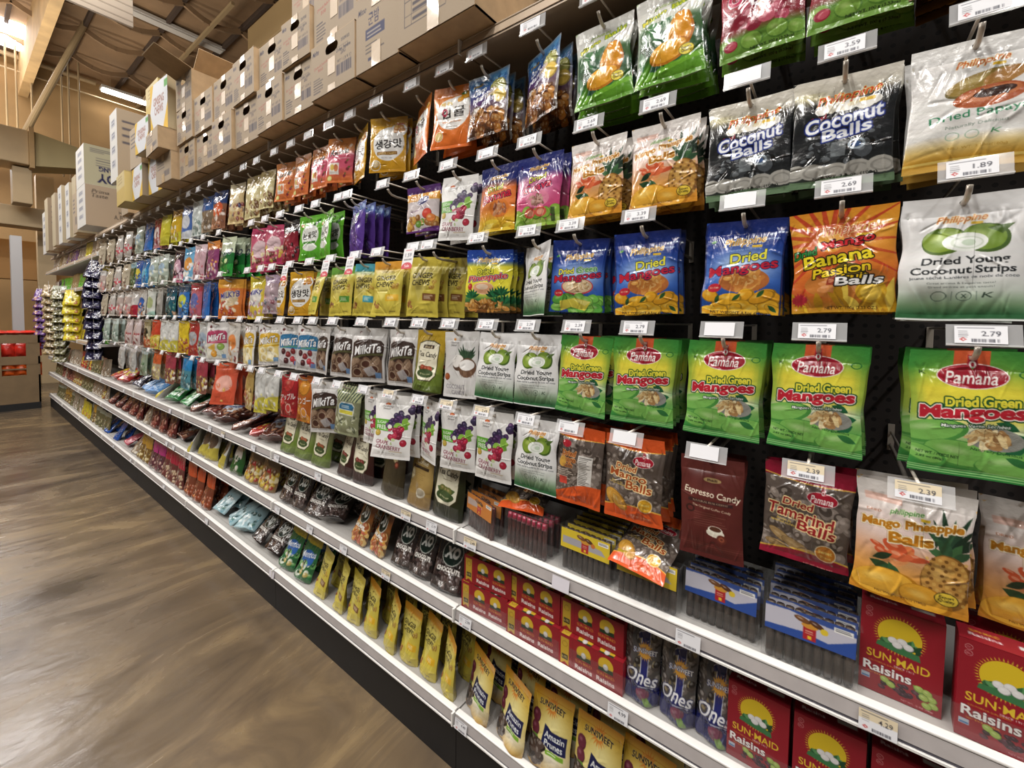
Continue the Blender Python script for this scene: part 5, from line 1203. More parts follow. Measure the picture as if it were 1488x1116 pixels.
# ---------------------------------------------------------------- labels that single things out
USED = {}
ORD = ['first', 'second', 'third', 'fourth', 'fifth', 'sixth', 'seventh', 'eighth', 'ninth', 'tenth', 'eleventh', 'twelfth', 'thirteenth', 'fourteenth', 'fifteenth', 'sixteenth', 'seventeenth', 'eighteenth', 'nineteenth', 'twentieth']
def take(*cands):
    cs = [' '.join(c.split()) for c in cands if c]
    for c in cs:
        if c not in USED and 4 <= len(c.split()) <= 16:
            USED[c] = 1; return c
    for n in range(1, 20):
        for c in cs:
            q = '%s, %s such' % (c, ORD[n])
            if q not in USED and 4 <= len(q.split()) <= 16: USED[q] = 1; return q
    print('LABEL PROBLEM', cs)
    return cs[0]

MESHES = {}
def packet(key, loc, rot=(0, 0, 0), scale=1.0, parts=True):
    if key not in MESHES: MESHES[key] = packet_meshes(D[key], D[key].get('px', 1.0))
    ms = MESHES[key]
    root = link(ms[0][0], ms[0][1], None, loc)
    root.rotation_euler = rot
    if scale != 1.0: root.scale = scale if isinstance(scale, tuple) else (scale,) * 3
    if parts:
        for nm, me in ms[1:]: kid(root, link(nm, me))
    return root

# ---------------------------------------------------------------- peg hooks with price holders
ROWZ = [2.090, 1.815, 1.577, 1.332, 1.099]
TAGZ = [2.136, 1.847, 1.617, 1.371, 1.122]
ROWN = ['top', 'second', 'third', 'fourth', 'lowest']
TAGY = 0.915
def price_print(c, price, beige=False, far=False):
    c.rect(0, 0, 99, 99, '#e9e9ec')
    if price == '_': return
    if beige: c.rect(0, 0, 99, 15, '#e3d2ae')
    c.lines(3, 3, c.w - 6, 1, 3, '#55545c', 1.3); c.lines(4, 8, 15, 4, 3, '#6c6a70', .9)
    if price: c.text(price, c.w * .7, 12, c.w * .36, 8, '#2c2c38', b=.015)
    c.poly([(5, c.h - 6), (9, c.h - 9), (13, c.h - 6), (9, c.h - 3)], '#c83c3c'); c.ell(9.4, c.h - 6, 1.3, 1.2, '#f0e8e8')
    c.barcode(18, c.h - 7, c.w - 8, c.h - 2, '#4c4c56')
def flat_print(name, w, h, px, painter, mat, k=None, thick=.0006, seed=5):
    cv = Cv(w, h, k or 2.4 / px, '#ffffff', seed); painter(cv)
    nx, ny = max(2, int(w / px)), max(2, int(h / px))
    U, V = np.meshgrid(np.linspace(0, w, nx + 1), np.linspace(0, h, ny + 1))
    co = np.stack([U - w / 2, np.zeros_like(U), h / 2 - V], -1).reshape(-1, 3) / 1000
    return sheet_mesh(name, co, grid(nx, ny), cv.sample(U, V, px).reshape(-1, 3), mat, smooth=False)
LAB = {}
def label_mesh(price, beige, px):
    k = (price, beige, px)
    if k not in LAB: LAB[k] = flat_print('price_label', 54, 27, px, lambda c: price_print(c, price, beige), PAPER)
    return LAB[k]
peg_m = MB().tube([(0, 1.355, 0), (0, .975, 0), (0, .955, .003), (0, .942, .012), (0, .938, .02)], .004, 8).mesh('hook_wire', WIRE, smooth=True)
arm_m = MB().tube([(0, 1.355, .035), (0, TAGY + .012, .035)], .0026, 8).mesh('label_arm', WIRE, smooth=True)
plate_m = MB().box(-.006, 1.352, -.012, .006, 1.358, .05).mesh('hook_plate', WIRE)
hold_m = MB().add([(-.039, .0018, -.0165), (.039, .0018, -.0165), (.039, .0018, .0165), (-.039, .0018, .0165)], [(0, 1, 2, 3)]).box(-.039, -.002, -.0175, .039, .0028, -.0155).mesh('label_holder', HOLDER)
sale_mesh = None
def sale_flap():
    global sale_mesh
    if sale_mesh is None:
        def p(c):
            c.rect(0, 0, 99, 99, '#e8e6e8'); c.lines(10, 6, 44, 1, 3, '#c8404c', 3); c.text('1.59', 26, 24, 30, 13, '#5c5c68', b=.03); c.barcode(8, 36, 44, 42); c.ell(26, 66, 27, 18, '#d83444'); c.text('Sale', 26, 60, 24, 9, '#f8f0f0', b=.04)
        sale_mesh = flat_print('sale_flap', 52, 70, 1.5, p, PAPER)
    return sale_mesh
def hook(x, row, label, price=None, beige=False, sale=False, tilt=28, px=2.0, group='peg hooks'):
    z = ROWZ[row]; tz = TAGZ[row] - z
    root = empty('peg_hook', (x, 0, z)); tag(root, label, 'hook', group)
    kid(root, link('hook_wire', peg_m)); a = kid(root, link('label_arm', arm_m)); kid(root, link('hook_plate', plate_m))
    a.location = (0, 0, tz - .035 + .008)
    h = kid(root, link('label_holder', hold_m, None, (0, TAGY, tz))); h.rotation_euler = (-math.radians(tilt), 0, 0)
    l = kid(h, link('price_label', label_mesh(price, beige, px), None, (-.003, -.0004, 0)))
    if sale:
        s = kid(root, link('sale_flap', sale_flap(), None, (-.008, TAGY - .016, tz - .04))); s.rotation_euler = (-math.radians(12), 0, 0)
    return root

COLUMNS = [
    (0, 0.156, 'amber', 3, {}),
    (0, 0.016, 'guavaballs', 3, {}),
    (0, -0.140, 'guavaballs', 3, {}),
    (0, -0.310, 'mangoballs', 4, {'y': -0.01}),
    (0, -0.470, 'mangoballs', 4, {}),
    (0, -0.643, 'cocomango', 3, {'yaw': -22.0}),
    (0, -0.834, 'cocomango', 3, {'yaw': 6.0}),
    (0, -0.964, 'gamgyul', 3, {'y': -0.01, 'yaw': 16.0}),
    (0, -1.112, 'gamgyul', 1, {'yaw': -22.0}),
    (0, -1.302, 'goldginger', 3, {'yaw': 26.0}),
    (0, -1.462, 'goldginger', 1, {'yaw': -18.0}),
    (0, -1.604, 'ricola_pink', 2, {'yaw': 18.0}),
    (0, -1.761, 'ricola_pink', 2, {'yaw': 4.0}),
    (0, -1.913, 'ricola_orange', 3, {'yaw': 2.0}),
    (0, -2.067, 'ricola_orange', 3, {'yaw': 10.0}),
    (0, -2.251, 'cream_gold', 3, {}),
    (0, -2.408, 'cream_gold', 3, {'s': 1.16}),
    (0, -2.616, 'tan_gold', 4, {'s': 1.16}),
    (0, -2.850, 'navyorange', 3, {'s': 1.16}),
    (0, -3.044, 'bluetan', 2, {'s': 1.16}),
    (0, -3.221, 'silver', 2, {'s': 1.16}),
    (0, -3.400, 'bluesilver', 2, {'s': 1.16}),
    (0, -3.608, 'yellow', 2, {'s': 1.16}),
    (0, -3.852, 'lemon', 2, {'s': 1.16}),
    (0, -4.051, 'redwhite', 2, {'s': 1.16}),
    (0, -4.268, 'bluegloss', 2, {'s': 1.16}),
    (0, -4.543, 'silverclear', 4, {'s': 1.16}),
    (0, -4.894, 'clearwhite', 3, {'s': 1.16}),
    (0, -5.212, 'clearwhite', 3, {'s': 1.16}),
    (0, -5.565, 'creamred', 3, {'s': 1.16}),
    (0, -5.927, 'creamred', 3, {'s': 1.16}),
    (1, 0.158, 'papaya', 3, {}),
    (1, -0.002, 'coconutballs', 3, {'p': '3.59'}),
    (1, -0.150, 'coconutballs', 3, {'p': '_'}),
    (1, -0.317, 'mangopine', 3, {'p': '2.69'}),
    (1, -0.478, 'mangopine', 3, {'p': '2.69'}),
    (1, -0.648, 'driedguava', 2, {'p': '1.79'}),
    (1, -0.790, 'driedbanana', 2, {}),
    (1, -0.944, 'grape', 2, {'yaw': 8.0}),
    (1, -1.112, 'purpleorange', 3, {'yaw': 12.0}),
    (1, -1.262, None, 0, {}),
    (1, -1.533, 'maroon', 1, {'y': 0.12, 'yaw': -28.0}),
    (1, -1.485, 'purple', 4, {'yaw': -12.0}),
    (1, -1.708, 'greenkr', 2, {'yaw': -12.0}),
    (1, -1.843, 'greenkr', 2, {'yaw': 12.0}),
    (1, -2.017, 'blackred', 2, {}),
    (1, -2.168, 'pinkyellow', 2, {'yaw': 14.0}),
    (1, -2.318, 'pinkyellow', 2, {'yaw': 14.0, 's': 1.16}),
    (1, -2.738, 'labo', 5, {'dx': 0.02, 's': 1.16}),
    (1, -2.976, 'multi', 2, {'s': 1.16}),
    (1, -3.183, 'pinkclear', 2, {'s': 1.16}),
    (1, -3.373, 'lightblue', 2, {'s': 1.16}),
    (1, -3.579, 'pinkblack', 2, {'s': 1.16}),
    (1, -3.933, 'silverclear', 5, {'s': 1.16}),
    (1, -4.175, 'silverclear', 2, {'s': 1.16}),
    (1, -4.401, 'bluecyan', 2, {'s': 1.16}),
    (1, -4.584, 'blueyellow', 2, {'s': 1.16}),
    (1, -4.757, 'greendark', 2, {'s': 1.16}),
    (1, -5.012, 'creamred', 3, {'s': 1.16}),
    (1, -5.315, 'clearwhite', 3, {'s': 1.16}),
    (1, -5.621, 'creamred', 3, {'s': 1.16}),
    (1, -5.957, 'pinks', 3, {'s': 1.16}),
    (2, 0.155, 'strips', 3, {'p': '1.89', 's': 1.02}),
    (2, 0.002, 'passion', 4, {'p': '2.69'}),
    (2, -0.150, 'mangoes', 4, {'p': '_'}),
    (2, -0.352, 'mangoes', 2, {'p': '3.39', 'yaw': 14.0}),
    (2, -0.391, 'greenmangoes', 3, {'y': 0.06, 'nohook': 1}),
    (2, -0.522, 'greenmangoes', 3, {'p': '3.39', 'yaw': 14.0}),
    (2, -0.645, 'strips', 2, {'yaw': -32.0, 'p': '2.29'}),
    (2, -0.820, 'pineapple', 3, {'p': '2.29', 'yaw': 18.0}),
    (2, -1.028, 'chews_brown', 2, {'y': 0.07}),
    (2, -1.096, 'chews_brown', 3, {'sale': True, 'yaw': 12.0}),
    (2, -1.292, 'chews_orange', 3, {'tilt': 8.0, 'yaw': 14.0}),
    (2, -1.426, 'chews_teal', 2, {'sale': True, 'yaw': 8.0}),
    (2, -1.595, 'chews_green', 3, {'sale': True, 'tilt': 8.0, 'yaw': 10.0}),
    (2, -1.759, 'chews_green', 3, {'yaw': -12.0, 'tilt': 12.0}),
    (2, -1.930, 'goldginger', 2, {'sale': True, 'yaw': 14.0}),
    (2, -2.101, 'goldginger', 1, {'yaw': -21.0}),
    (2, -2.216, 'lilac', 2, {}),
    (2, -2.371, 'yellowmilk', 2, {'s': 1.16}),
    (2, -2.726, 'orangemilk', 3, {'yaw': 20.0, 's': 1.16}),
    (2, -3.087, 'bluegloss', 3, {'yaw': -6.0, 's': 1.16}),
    (2, -3.268, 'redblue', 2, {'s': 1.16}),
    (2, -3.506, 'tropblue', 2, {'s': 1.16}),
    (2, -3.771, 'tealdark', 2, {'s': 1.16}),
    (2, -4.032, 'greyback', 2, {'yaw': -8.0, 's': 1.16}),
    (2, -4.265, 'whitegreen', 2, {'s': 1.16}),
    (2, -4.499, 'whiteblueor', 2, {'s': 1.16}),
    (2, -4.732, 'redtri', 2, {'s': 1.16}),
    (2, -4.985, 'pinks', 3, {'s': 1.16}),
    (2, -5.259, 'pinks', 3, {'s': 1.16}),
    (2, -5.559, 'clearwhite', 3, {'s': 1.16}),
    (2, -5.888, 'creamred', 3, {'s': 1.16}),
    (3, 0.174, 'pamana', 4, {'p': '2.79', 'y': -0.005}),
    (3, -0.022, 'pamana', 4, {'p': '2.79'}),
    (3, -0.178, 'pamana', 4, {'p': '_'}),
    (3, -0.348, 'pamana', 4, {'p': '2.79', 'yaw': 6.0}),
    (3, -0.499, 'pamana', 4, {'p': '2.39'}),
    (3, -0.642, 'strips', 3, {'p': '2.29'}),
    (3, -0.781, 'strips', 3, {'p': '2.29'}),
    (3, -0.931, 'coccandy', 2, {'p': '2.09', 'yaw': 4.0}),
    (3, -1.070, 'tea_yellow', 2, {'p': '2.99'}),
    (3, -1.212, 'milk_choc', 2, {'p': '2.09', 'yaw': 6.0}),
    (3, -1.387, 'milk_choc', 2, {'y': -0.02, 'yaw': 26.0}),
    (3, -1.581, 'milk_choc', 2, {'yaw': 6.0}),
    (3, -1.733, 'milk_choc', 2, {'yaw': -14.0}),
    (3, -1.859, 'milk_blue', 2, {'yaw': 14.0}),
    (3, -2.023, 'milk_blue', 2, {'yaw': 14.0}),
    (3, -2.243, 'milk_banana', 2, {'yaw': 14.0}),
    (3, -2.468, 'milk_banana', 3, {'yaw': -10.0, 's': 1.16}),
    (3, -2.675, 'whiteorange', 2, {'yaw': -8.0, 's': 1.16}),
    (3, -2.918, 'milk_pink', 2, {'yaw': 20.0, 's': 1.16}),
    (3, -3.144, 'greymilk', 2, {'s': 1.16}),
    (3, -3.317, 'redbag', 2, {'s': 1.16}),
    (3, -3.519, 'yellowred', 2, {'s': 1.16}),
    (3, -3.739, 'whiteyellow', 2, {'s': 1.16}),
    (3, -3.930, 'whiteyellow', 2, {'s': 1.16}),
    (3, -4.154, 'orangeyellow', 2, {'s': 1.16}),
    (3, -4.398, 'tanblack', 2, {'s': 1.16}),
    (3, -4.687, 'pinkwhite', 3, {'s': 1.16}),
    (3, -4.959, 'pinkwhite', 2, {'s': 1.16}),
    (3, -5.472, 'greenwhite', 3, {'s': 1.16}),
    (3, -5.823, 'greenwhite', 2, {'s': 1.16}),
    (4, 0.284, 'mangopine', 2, {'z': -0.02, 'y': 0.07}),
    (4, 0.117, 'mangopine', 3, {'p': '2.39', 'beige': True}),
    (4, -0.029, 'tamarind', 2, {'p': '2.39', 'beige': True, 'y': 0.01}),
    (4, -0.198, 'espresso', 3, {'p': '_', 'z': -0.015}),
    (4, -0.366, 'mango_clear', 4, {'p': '_'}),
    (4, -0.510, 'mango_back', 3, {'yaw': -2.0}),
    (4, -0.639, 'strips', 3, {'p': '2.19'}),
    (4, -0.793, 'grape', 3, {'p': '2.49', 'beige': True}),
    (4, -0.937, 'grape', 3, {'p': '2.49', 'beige': True, 'z': -0.0, 'yaw': 8.0}),
    (4, -1.067, 'grape', 2, {'yaw': -22.0, 'p': '2.09'}),
    (4, -1.223, 'grape', 3, {'tilt': 12.0, 's': 1.08, 'y': -0.02, 'p': '2.49', 'beige': True, 'yaw': 24.0}),
    (4, -1.372, 'grape', 2, {}),
    (4, -1.547, 'stripe', 2, {'yaw': 6.0}),
    (4, -1.698, 'milk_choc', 2, {'y': -0.02, 's': 1.05, 'yaw': 18.0}),
    (4, -1.892, 'mango_jp', 2, {}),
    (4, -2.040, 'apple_jp', 2, {}),
    (4, -2.217, 'whiteyellow', 2, {}),
    (4, -2.341, 'whiteyellow', 2, {'s': 1.16}),
    (4, -2.473, 'goldnavy', 1, {'yaw': -14.0, 's': 1.16}),
    (4, -2.780, 'redorange', 3, {'tilt': 14.0, 'yaw': 16.0, 's': 1.16}),
    (4, -3.014, None, 0, {'s': 1.16}),
    (4, -3.190, 'maroonclear', 2, {'s': 1.16}),
    (4, -3.461, 'blueclear', 2, {'s': 1.16}),
    (4, -3.814, 'maroonclear', 2, {'s': 1.16}),
    (4, -4.151, 'orangewhite', 3, {'s': 1.16}),
    (4, -4.495, 'greenwhite2', 2, {'s': 1.16}),
    (4, -4.839, 'silverwhite', 3, {'s': 1.16}),
    (4, -5.227, 'silverwhite', 3, {'s': 1.16}),
    (4, -5.667, None, 0, {'s': 1.16}),
]
rr = random.Random(11)
rows = [[c for c in COLUMNS if c[0] == r] for r in range(5)]
for r in rows: r.sort(key=lambda c: -c[1])
def above(r, x):
    if r == 0: return None
    c = [c for c in rows[r - 1] if c[2]]
    m = min(c, key=lambda c: abs(c[1] - x))
    return D[m[2]]['short'] if abs(m[1] - x) < .14 else None
for r, cols in enumerate(rows):
    for i, (_, x, key, n, opt) in enumerate(cols):
        rn = ROWN[r] + ' hook row'
        far = x < -2.2
        d = D[key] if key else None
        nb = lambda j: D[cols[j][2]]['short'] if 0 <= j < len(cols) and cols[j][2] and cols[j][2] != key else None
        same = [c for c in cols if c[2] == key]; o = same.index(cols[i])
        ab, rt, lf = above(r, x), nb(i - 1), nb(i + 1)
        rels = []
        if ab and ab != (d and d['short']): rels.append('under ' + ab)
        if rt: rels.append('left of ' + rt)
        if lf: rels.append('right of ' + lf)
        rels.append('%s from right' % ORD[o])
        if key:
            sc = opt.get('s', 1.0)
            gaps = [abs(c[1] - x) for c in (cols[i - 1:i] + cols[i + 1:i + 2]) if c[2] and not c[4].get('nohook') and abs(c[4].get('yaw', 0)) < 12] or [.2]
            sx = sc if opt.get('nohook') else max(.62 * sc, min(sc, (min(gaps) - .003) / (d['w'] / 1000)))
            if x > -2.3: sx = sc
            sc = (sx, min(1.0, sc), sc)
            for k in range(n):
                dy = k * opt.get('gap', max(.033, 2 * d['t'] / 1000 + .006))
                yaw = opt.get('yaw', 0) if k == 0 else opt.get('yaw', 0) * .3
                yaw += (rr.uniform(-5, 5) if k else rr.uniform(-2.5, 2.5)) + (6 if x < -2 else 0)
                tilt = (opt.get('tilt', 5) if k == 0 else 2) + rr.uniform(-1, 1)
                o_ = packet(key, (x + (rr.uniform(-.006, .006) if k else 0) + k * opt.get('dx', 0), .972 + opt.get('y', 0) + dy, ROWZ[r] + .002 + opt.get('z', 0)),
                            (-math.radians(tilt), math.radians(rr.uniform(-2.5, 2.5) + (opt.get('roll', 0) if k == 0 else 0)), math.radians(yaw)), sc, parts=True)
                if k == 0:
                    lab = take(d['desc'] + (', frontmost on the ' + rn if n > 1 else ' on the ' + rn) if len(same) == 1 else None, *['front ' + d['short'] + ', ' + rn + ', ' + q for q in rels])
                else:
                    w = ['', 'directly', 'second', 'third', 'fourth', 'fifth'][k]
                    lab = take(*([d['short'] + ' %s behind the front one, %s' % (w, rn)] if len(same) == 1 else []), *[d['short'] + ' %s behind front one, %s, %s' % (w, ROWN[r] + ' row', q) for q in rels])
                tag(o_, lab, d['cat'], '%s packets on the %s' % (d['short'], rn))
        if opt.get('nohook'): continue
        hl = 'wire hook ' + ('of %s' % d['short'] if key else 'left empty')
        hook(x, r, take(*[hl + ', %s, %s' % (ROWN[r] + ' row', q) for q in rels]), opt.get('p'), opt.get('beige', False), opt.get('sale', False), px=.9 if x > -1.2 else (2.0 if x > -2.5 else 4.5), tilt=opt.get('tt', (4, 10, 14, 18, 20)[r]))

# ---------------------------------------------------------------- packets on the three shelves
SHELF = [.733 - .005, .483 - .005, .145 - .005]
SHN = ['upper', 'middle', 'bottom']
SHELVED = [
    (0, -1.005, 'tea_dark', 2, {'lean': 3.0, 'yaw': -4.0, 's': 1.18}),
    (0, -1.145, 'goldpouch', 1, {'yaw': -14.0, 'lean': 8.0, 's': 1.08}),
    (0, -1.296, 'brownpouch', 1, {'yaw': -12.0, 'lean': 4.0, 's': 1.12}),
    (0, -1.479, 'tea_brown', 3, {'lean': 4.0, 's': 1.12}),
    (0, -1.606, 'tea_brown', 2, {'yaw': -8.0, 's': 1.1}),
    (0, -1.802, 'tea_green', 3, {'s': 1.08}),
    (0, -1.955, 'tea_green', 2, {'s': 1.08}),
    (0, -2.095, 'tea_green', 2, {'s': 1.08}),
    (0, -2.381, 'cloverbag', 2, {'lean': 30.0, 'yaw': 10.0, 'y': 0.12, 's': 1.1}),
    (0, -2.579, 'maroonbox', 2, {'lean': 35.0, 'y': 0.12, 's': 1.1}),
    (0, -2.788, 'cloverbag', 2, {'lean': 35.0, 'y': 0.12, 's': 1.1}),
    (0, -3.033, 'redyellow', 2, {'lean': 40.0, 'y': 0.12, 's': 1.1}),
    (0, -3.271, 'greenyellow', 2, {'lean': 40.0, 'y': 0.1, 's': 1.1}),
    (0, -4.031, 'clearmix', 2, {'lean': 50.0, 'y': 0.08, 's': 1.2}),
    (0, -2.286, 'cloverbag', 2, {'lean': 64.0, 'yaw': 30.0, 's': 1.2}),
    (0, -2.482, 'redyellow', 2, {'lean': 70.0, 'yaw': -40.0, 's': 1.2}),
    (0, -2.671, 'cloverbag', 2, {'lean': 66.0, 'yaw': -50.0, 's': 1.2}),
    (0, -2.902, 'cloverbag', 2, {'lean': 66.0, 'yaw': 40.0, 's': 1.2}),
    (0, -3.149, 'maroonbox', 2, {'lean': 66.0, 'yaw': 20.0, 's': 1.2}),
    (0, -3.400, 'cloverbag', 2, {'lean': 60.0, 'yaw': -30.0, 's': 1.2}),
    (0, -3.622, 'greenyellow', 2, {'lean': 50.0, 's': 1.2}),
    (0, -3.898, 'greenyellow', 2, {'lean': 55.0, 'yaw': 20.0, 's': 1.2}),
    (0, -4.135, 'whitecocoa', 2, {'lean': 50.0, 'yaw': -40.0, 's': 1.2}),
    (0, -4.394, 'skyblue', 2, {'lean': 60.0, 'yaw': 30.0, 's': 1.2}),
    (0, -4.637, 'skyblue', 2, {'lean': 55.0, 's': 1.2}),
    (0, -4.902, 'navychip', 2, {'lean': 50.0, 's': 1.2}),
    (0, -5.345, 'redyellow', 2, {'lean': 55.0, 'yaw': 30.0, 's': 1.2}),
    (0, -5.736, 'redyellow', 2, {'lean': 60.0, 's': 1.2}),
    (1, -0.178, 'ones', 3, {'lean': 3.0}),
    (1, -0.256, 'ones', 3, {'lean': 4.0}),
    (1, -0.339, 'ones', 3, {'lean': 2.0}),
    (1, -1.005, 'xo', 3, {'lean': 22.0, 'y': -0.0, 's': 1.06}),
    (1, -1.136, 'xo', 3, {'lean': 22.0, 's': 1.06}),
    (1, -1.238, 'xo', 2, {'lean': 22.0, 's': 1.06}),
    (1, -1.383, 'xocaramel', 1, {'lean': 22.0, 'yaw': -18.0, 's': 1.06}),
    (1, -1.507, 'xocaramel', 2, {'lean': 22.0, 'yaw': -14.0, 's': 1.06}),
    (1, -1.713, 'xo', 2, {'lean': 60.0, 'yaw': 20.0, 's': 1.06}),
    (1, -1.864, 'xo', 2, {'lean': 30.0, 's': 1.06}),
    (1, -2.003, 'xo', 2, {'lean': 22.0, 's': 1.06}),
    (1, -2.127, 'xo', 2, {'lean': 22.0, 's': 1.06}),
    (1, -2.346, 'wafers', 2, {'lean': 16.0, 's': 1.2}),
    (1, -2.522, 'wafers', 2, {'lean': 14.0, 's': 1.2}),
    (1, -2.727, 'greenwhitebag', 2, {'lean': 12.0, 's': 1.2}),
    (1, -2.932, 'whitecocoa', 2, {'lean': 20.0, 'yaw': -20.0, 's': 1.2}),
    (1, -3.112, 'whitecocoa', 2, {'lean': 14.0, 's': 1.2}),
    (1, -3.244, 'whitecocoa', 2, {'lean': 14.0, 's': 1.2}),
    (1, -3.438, 'whitecocoa', 2, {'lean': 26.0, 'yaw': -40.0, 's': 1.2}),
    (1, -3.724, 'cloverbag', 2, {'lean': 66.0, 's': 1.2}),
    (1, -3.913, 'maroonbox', 2, {'lean': 10.0, 's': 1.2}),
    (1, -4.116, 'maroonbox', 2, {'lean': 6.0, 's': 1.2}),
    (1, -4.335, 'maroonbox', 2, {'lean': 6.0, 's': 1.2}),
    (1, -4.573, 'clearmix', 2, {'lean': 20.0, 's': 1.2}),
    (1, -4.786, 'maroonbox', 2, {'lean': 10.0, 's': 1.2}),
    (1, -5.016, 'maroonbox', 2, {'lean': 14.0, 's': 1.2}),
    (1, -5.316, 'maroonbox', 2, {'lean': 30.0, 's': 1.2}),
    (1, -5.588, 'maroonbox', 2, {'lean': 40.0, 's': 1.2}),
    (1, -5.883, 'maroonbox', 2, {'lean': 40.0, 's': 1.2}),
    (2, -0.329, 'prunes', 3, {'lean': 14.0, 's': 0.98}),
    (2, -0.456, 'prunes', 3, {'lean': 12.0, 's': 0.98}),
    (2, -0.593, 'prunes', 4, {'lean': 12.0, 's': 0.98, 'y': -0.01}),
    (2, -0.720, 'prunes', 4, {'lean': 9.0, 'yaw': -14.0, 's': 0.95, 'y': -0.015}),
    (2, -0.862, 'prunes', 3, {'lean': 10.0, 'yaw': -18.0, 's': 0.95}),
    (2, -0.991, 'chewstand_orange', 3, {'yaw': -25.0, 'lean': 6.0, 's': 0.95}),
    (2, -1.093, 'chewstand_orange', 2, {'yaw': -16.0, 'lean': 8.0, 's': 0.95}),
    (2, -1.196, 'chewstand_orange', 3, {'yaw': -6.0, 's': 0.95}),
    (2, -1.305, 'chewstand_orange', 3, {'yaw': -22.0, 's': 0.95}),
    (2, -1.427, 'chewstand_orange', 3, {'yaw': -14.0, 's': 0.95}),
    (2, -1.537, 'chewstand_brown', 3, {'yaw': -15.0, 's': 0.95}),
    (2, -1.649, 'chewstand_brown', 3, {'yaw': -20.0, 's': 0.95}),
    (2, -1.806, 'chewstand_brown', 3, {'yaw': -10.0, 'lean': 16.0, 's': 0.95}),
    (2, -1.974, 'blugreen', 3, {'lean': 26.0}),
    (2, -2.131, 'blugreen', 3, {'lean': 22.0}),
    (2, -2.281, 'xo', 3, {'lean': 40.0, 's': 1.06}),
    (2, -2.460, 'xo', 3, {'lean': 44.0, 's': 1.06}),
    (2, -2.640, 'lbluebag', 2, {'lean': 60.0, 'yaw': 20.0, 's': 1.2}),
    (2, -2.816, 'lbluebag', 3, {'lean': 56.0, 'yaw': -20.0, 's': 1.2}),
    (2, -3.009, 'lbluebag', 2, {'lean': 50.0, 'yaw': 10.0, 's': 1.2}),
    (2, -3.221, 'orangebag', 3, {'lean': 10.0, 's': 1.2}),
    (2, -3.387, 'orangebag', 3, {'lean': 10.0, 's': 1.2}),
    (2, -3.537, 'orangebag', 3, {'lean': 8.0, 's': 1.2}),
    (2, -3.742, 'redtop', 3, {'lean': 8.0, 's': 1.2}),
    (2, -3.915, 'redtop', 3, {'lean': 8.0, 's': 1.2}),
    (2, -4.066, 'redtop', 3, {'lean': 8.0, 's': 1.2}),
    (2, -4.245, 'pinktop', 3, {'lean': 8.0, 's': 1.2}),
    (2, -4.415, 'pinktop', 3, {'lean': 8.0, 's': 1.2}),
    (2, -4.576, 'goldtop', 3, {'lean': 8.0, 's': 1.2}),
    (2, -4.768, 'goldtop', 3, {'lean': 10.0, 's': 1.2}),
    (2, -4.973, 'clearmix', 2, {'lean': 30.0, 's': 1.2}),
    (2, -5.294, 'pinkchip', 2, {'lean': 60.0, 's': 1.2}),
    (2, -5.678, 'bluebasket', 2, {'lean': 30.0, 's': 1.2}),
    (2, -6.109, 'bluebasket', 2, {'lean': 40.0, 's': 1.2}),
]
for s in range(3):
    L = sorted([c for c in SHELVED if c[0] == s], key=lambda c: -c[1])
    for i, (_, x, key, n, opt) in enumerate(L):
        d = D[key]; same = [c for c in L if c[2] == key]; o = same.index(L[i])
        rt = D[L[i - 1][2]]['short'] if i and L[i - 1][2] != key else None
        lf = D[L[i + 1][2]]['short'] if i + 1 < len(L) and L[i + 1][2] != key else None
        rels = (['left of ' + rt] if rt else []) + (['right of ' + lf] if lf else []) + ['%s from right' % ORD[o]]
        sc = opt.get('s', 1.0)
        gaps = [abs(c[1] - x) for c in (L[i - 1:i] + L[i + 1:i + 2]) if abs(c[4].get('y', 0) - opt.get('y', 0)) < .05] or [.2]
        sx = max(.6 * sc, min(sc, (min(gaps) + .004) / (d['w'] / 1000)))
        if opt.get('lean', 8) > 40: sx = sc * .9
        sc = (sx, min(1.0, sc), sc)
        for k in range(n):
            lean = opt.get('lean', 8) + rr.uniform(-3, 3)
            y = .962 + D[key]['t'] / 1000 + opt.get('y', 0) + k * opt.get('gap', .085)
            z = SHELF[s] + opt.get('z', 0)
            if lean > 40: z += .03
            o_ = packet(key, (x + k * opt.get('dx', 0), y, z), (-math.radians(lean), math.radians(opt.get('roll', 0) + rr.uniform(-2, 2)), math.radians(opt.get('yaw', 0) + rr.uniform(-6, 6))), sc)
            if k == 0: lab = take(d['desc'] + ' standing on the %s shelf' % SHN[s] if len(same) == 1 else None, *['front ' + d['short'] + ', %s shelf, %s' % (SHN[s], q) for q in rels])
            else: lab = take(*[d['short'] + ' %s row back, %s shelf, %s' % (ORD[k], SHN[s], q) for q in rels])
            tag(o_, lab, d['cat'], '%s packets on the %s shelf' % (d['short'], SHN[s]))

# ---------------------------------------------------------------- card boxes of raisins
RED_CARD = principled('red_card', '#9c1526', rough=.36)
def red_box(name, loc, w, h, dp, front, label, yaw=0, top=None, px=1.0, group=None):
    root = empty(name, loc, math.radians(yaw)); tag(root, label, 'box', group)
    k = ('box', name, w, h)
    if k not in MESHES:
        MESHES[k] = (MB().box(-w / 2000, .0006, 0, w / 2000, dp / 1000, h / 1000).mesh('carton_body', RED_CARD), flat_print('front_panel', w, h, px, front, BOARD, seed=9),
                     flat_print('top_panel', w, dp, 1.5, top, BOARD) if top else None)
    a, f, t = MESHES[k]
    kid(root, link('carton_body', a)); kid(root, link('front_panel', f, None, (0, 0, h / 2000)))
    if t:
        q = kid(root, link('top_panel', t, None, (0, dp / 2000, h / 1000 + .0006))); q.rotation_euler = (-math.pi / 2, 0, 0)
    return root
def sunmaid(x, y, z, label, yaw=0): red_box('raisin_box', (x, y, z), 108, 160, 46, p_sunmaid, label, yaw, p_sunmaid_top, px=.75, group='big raisin boxes')
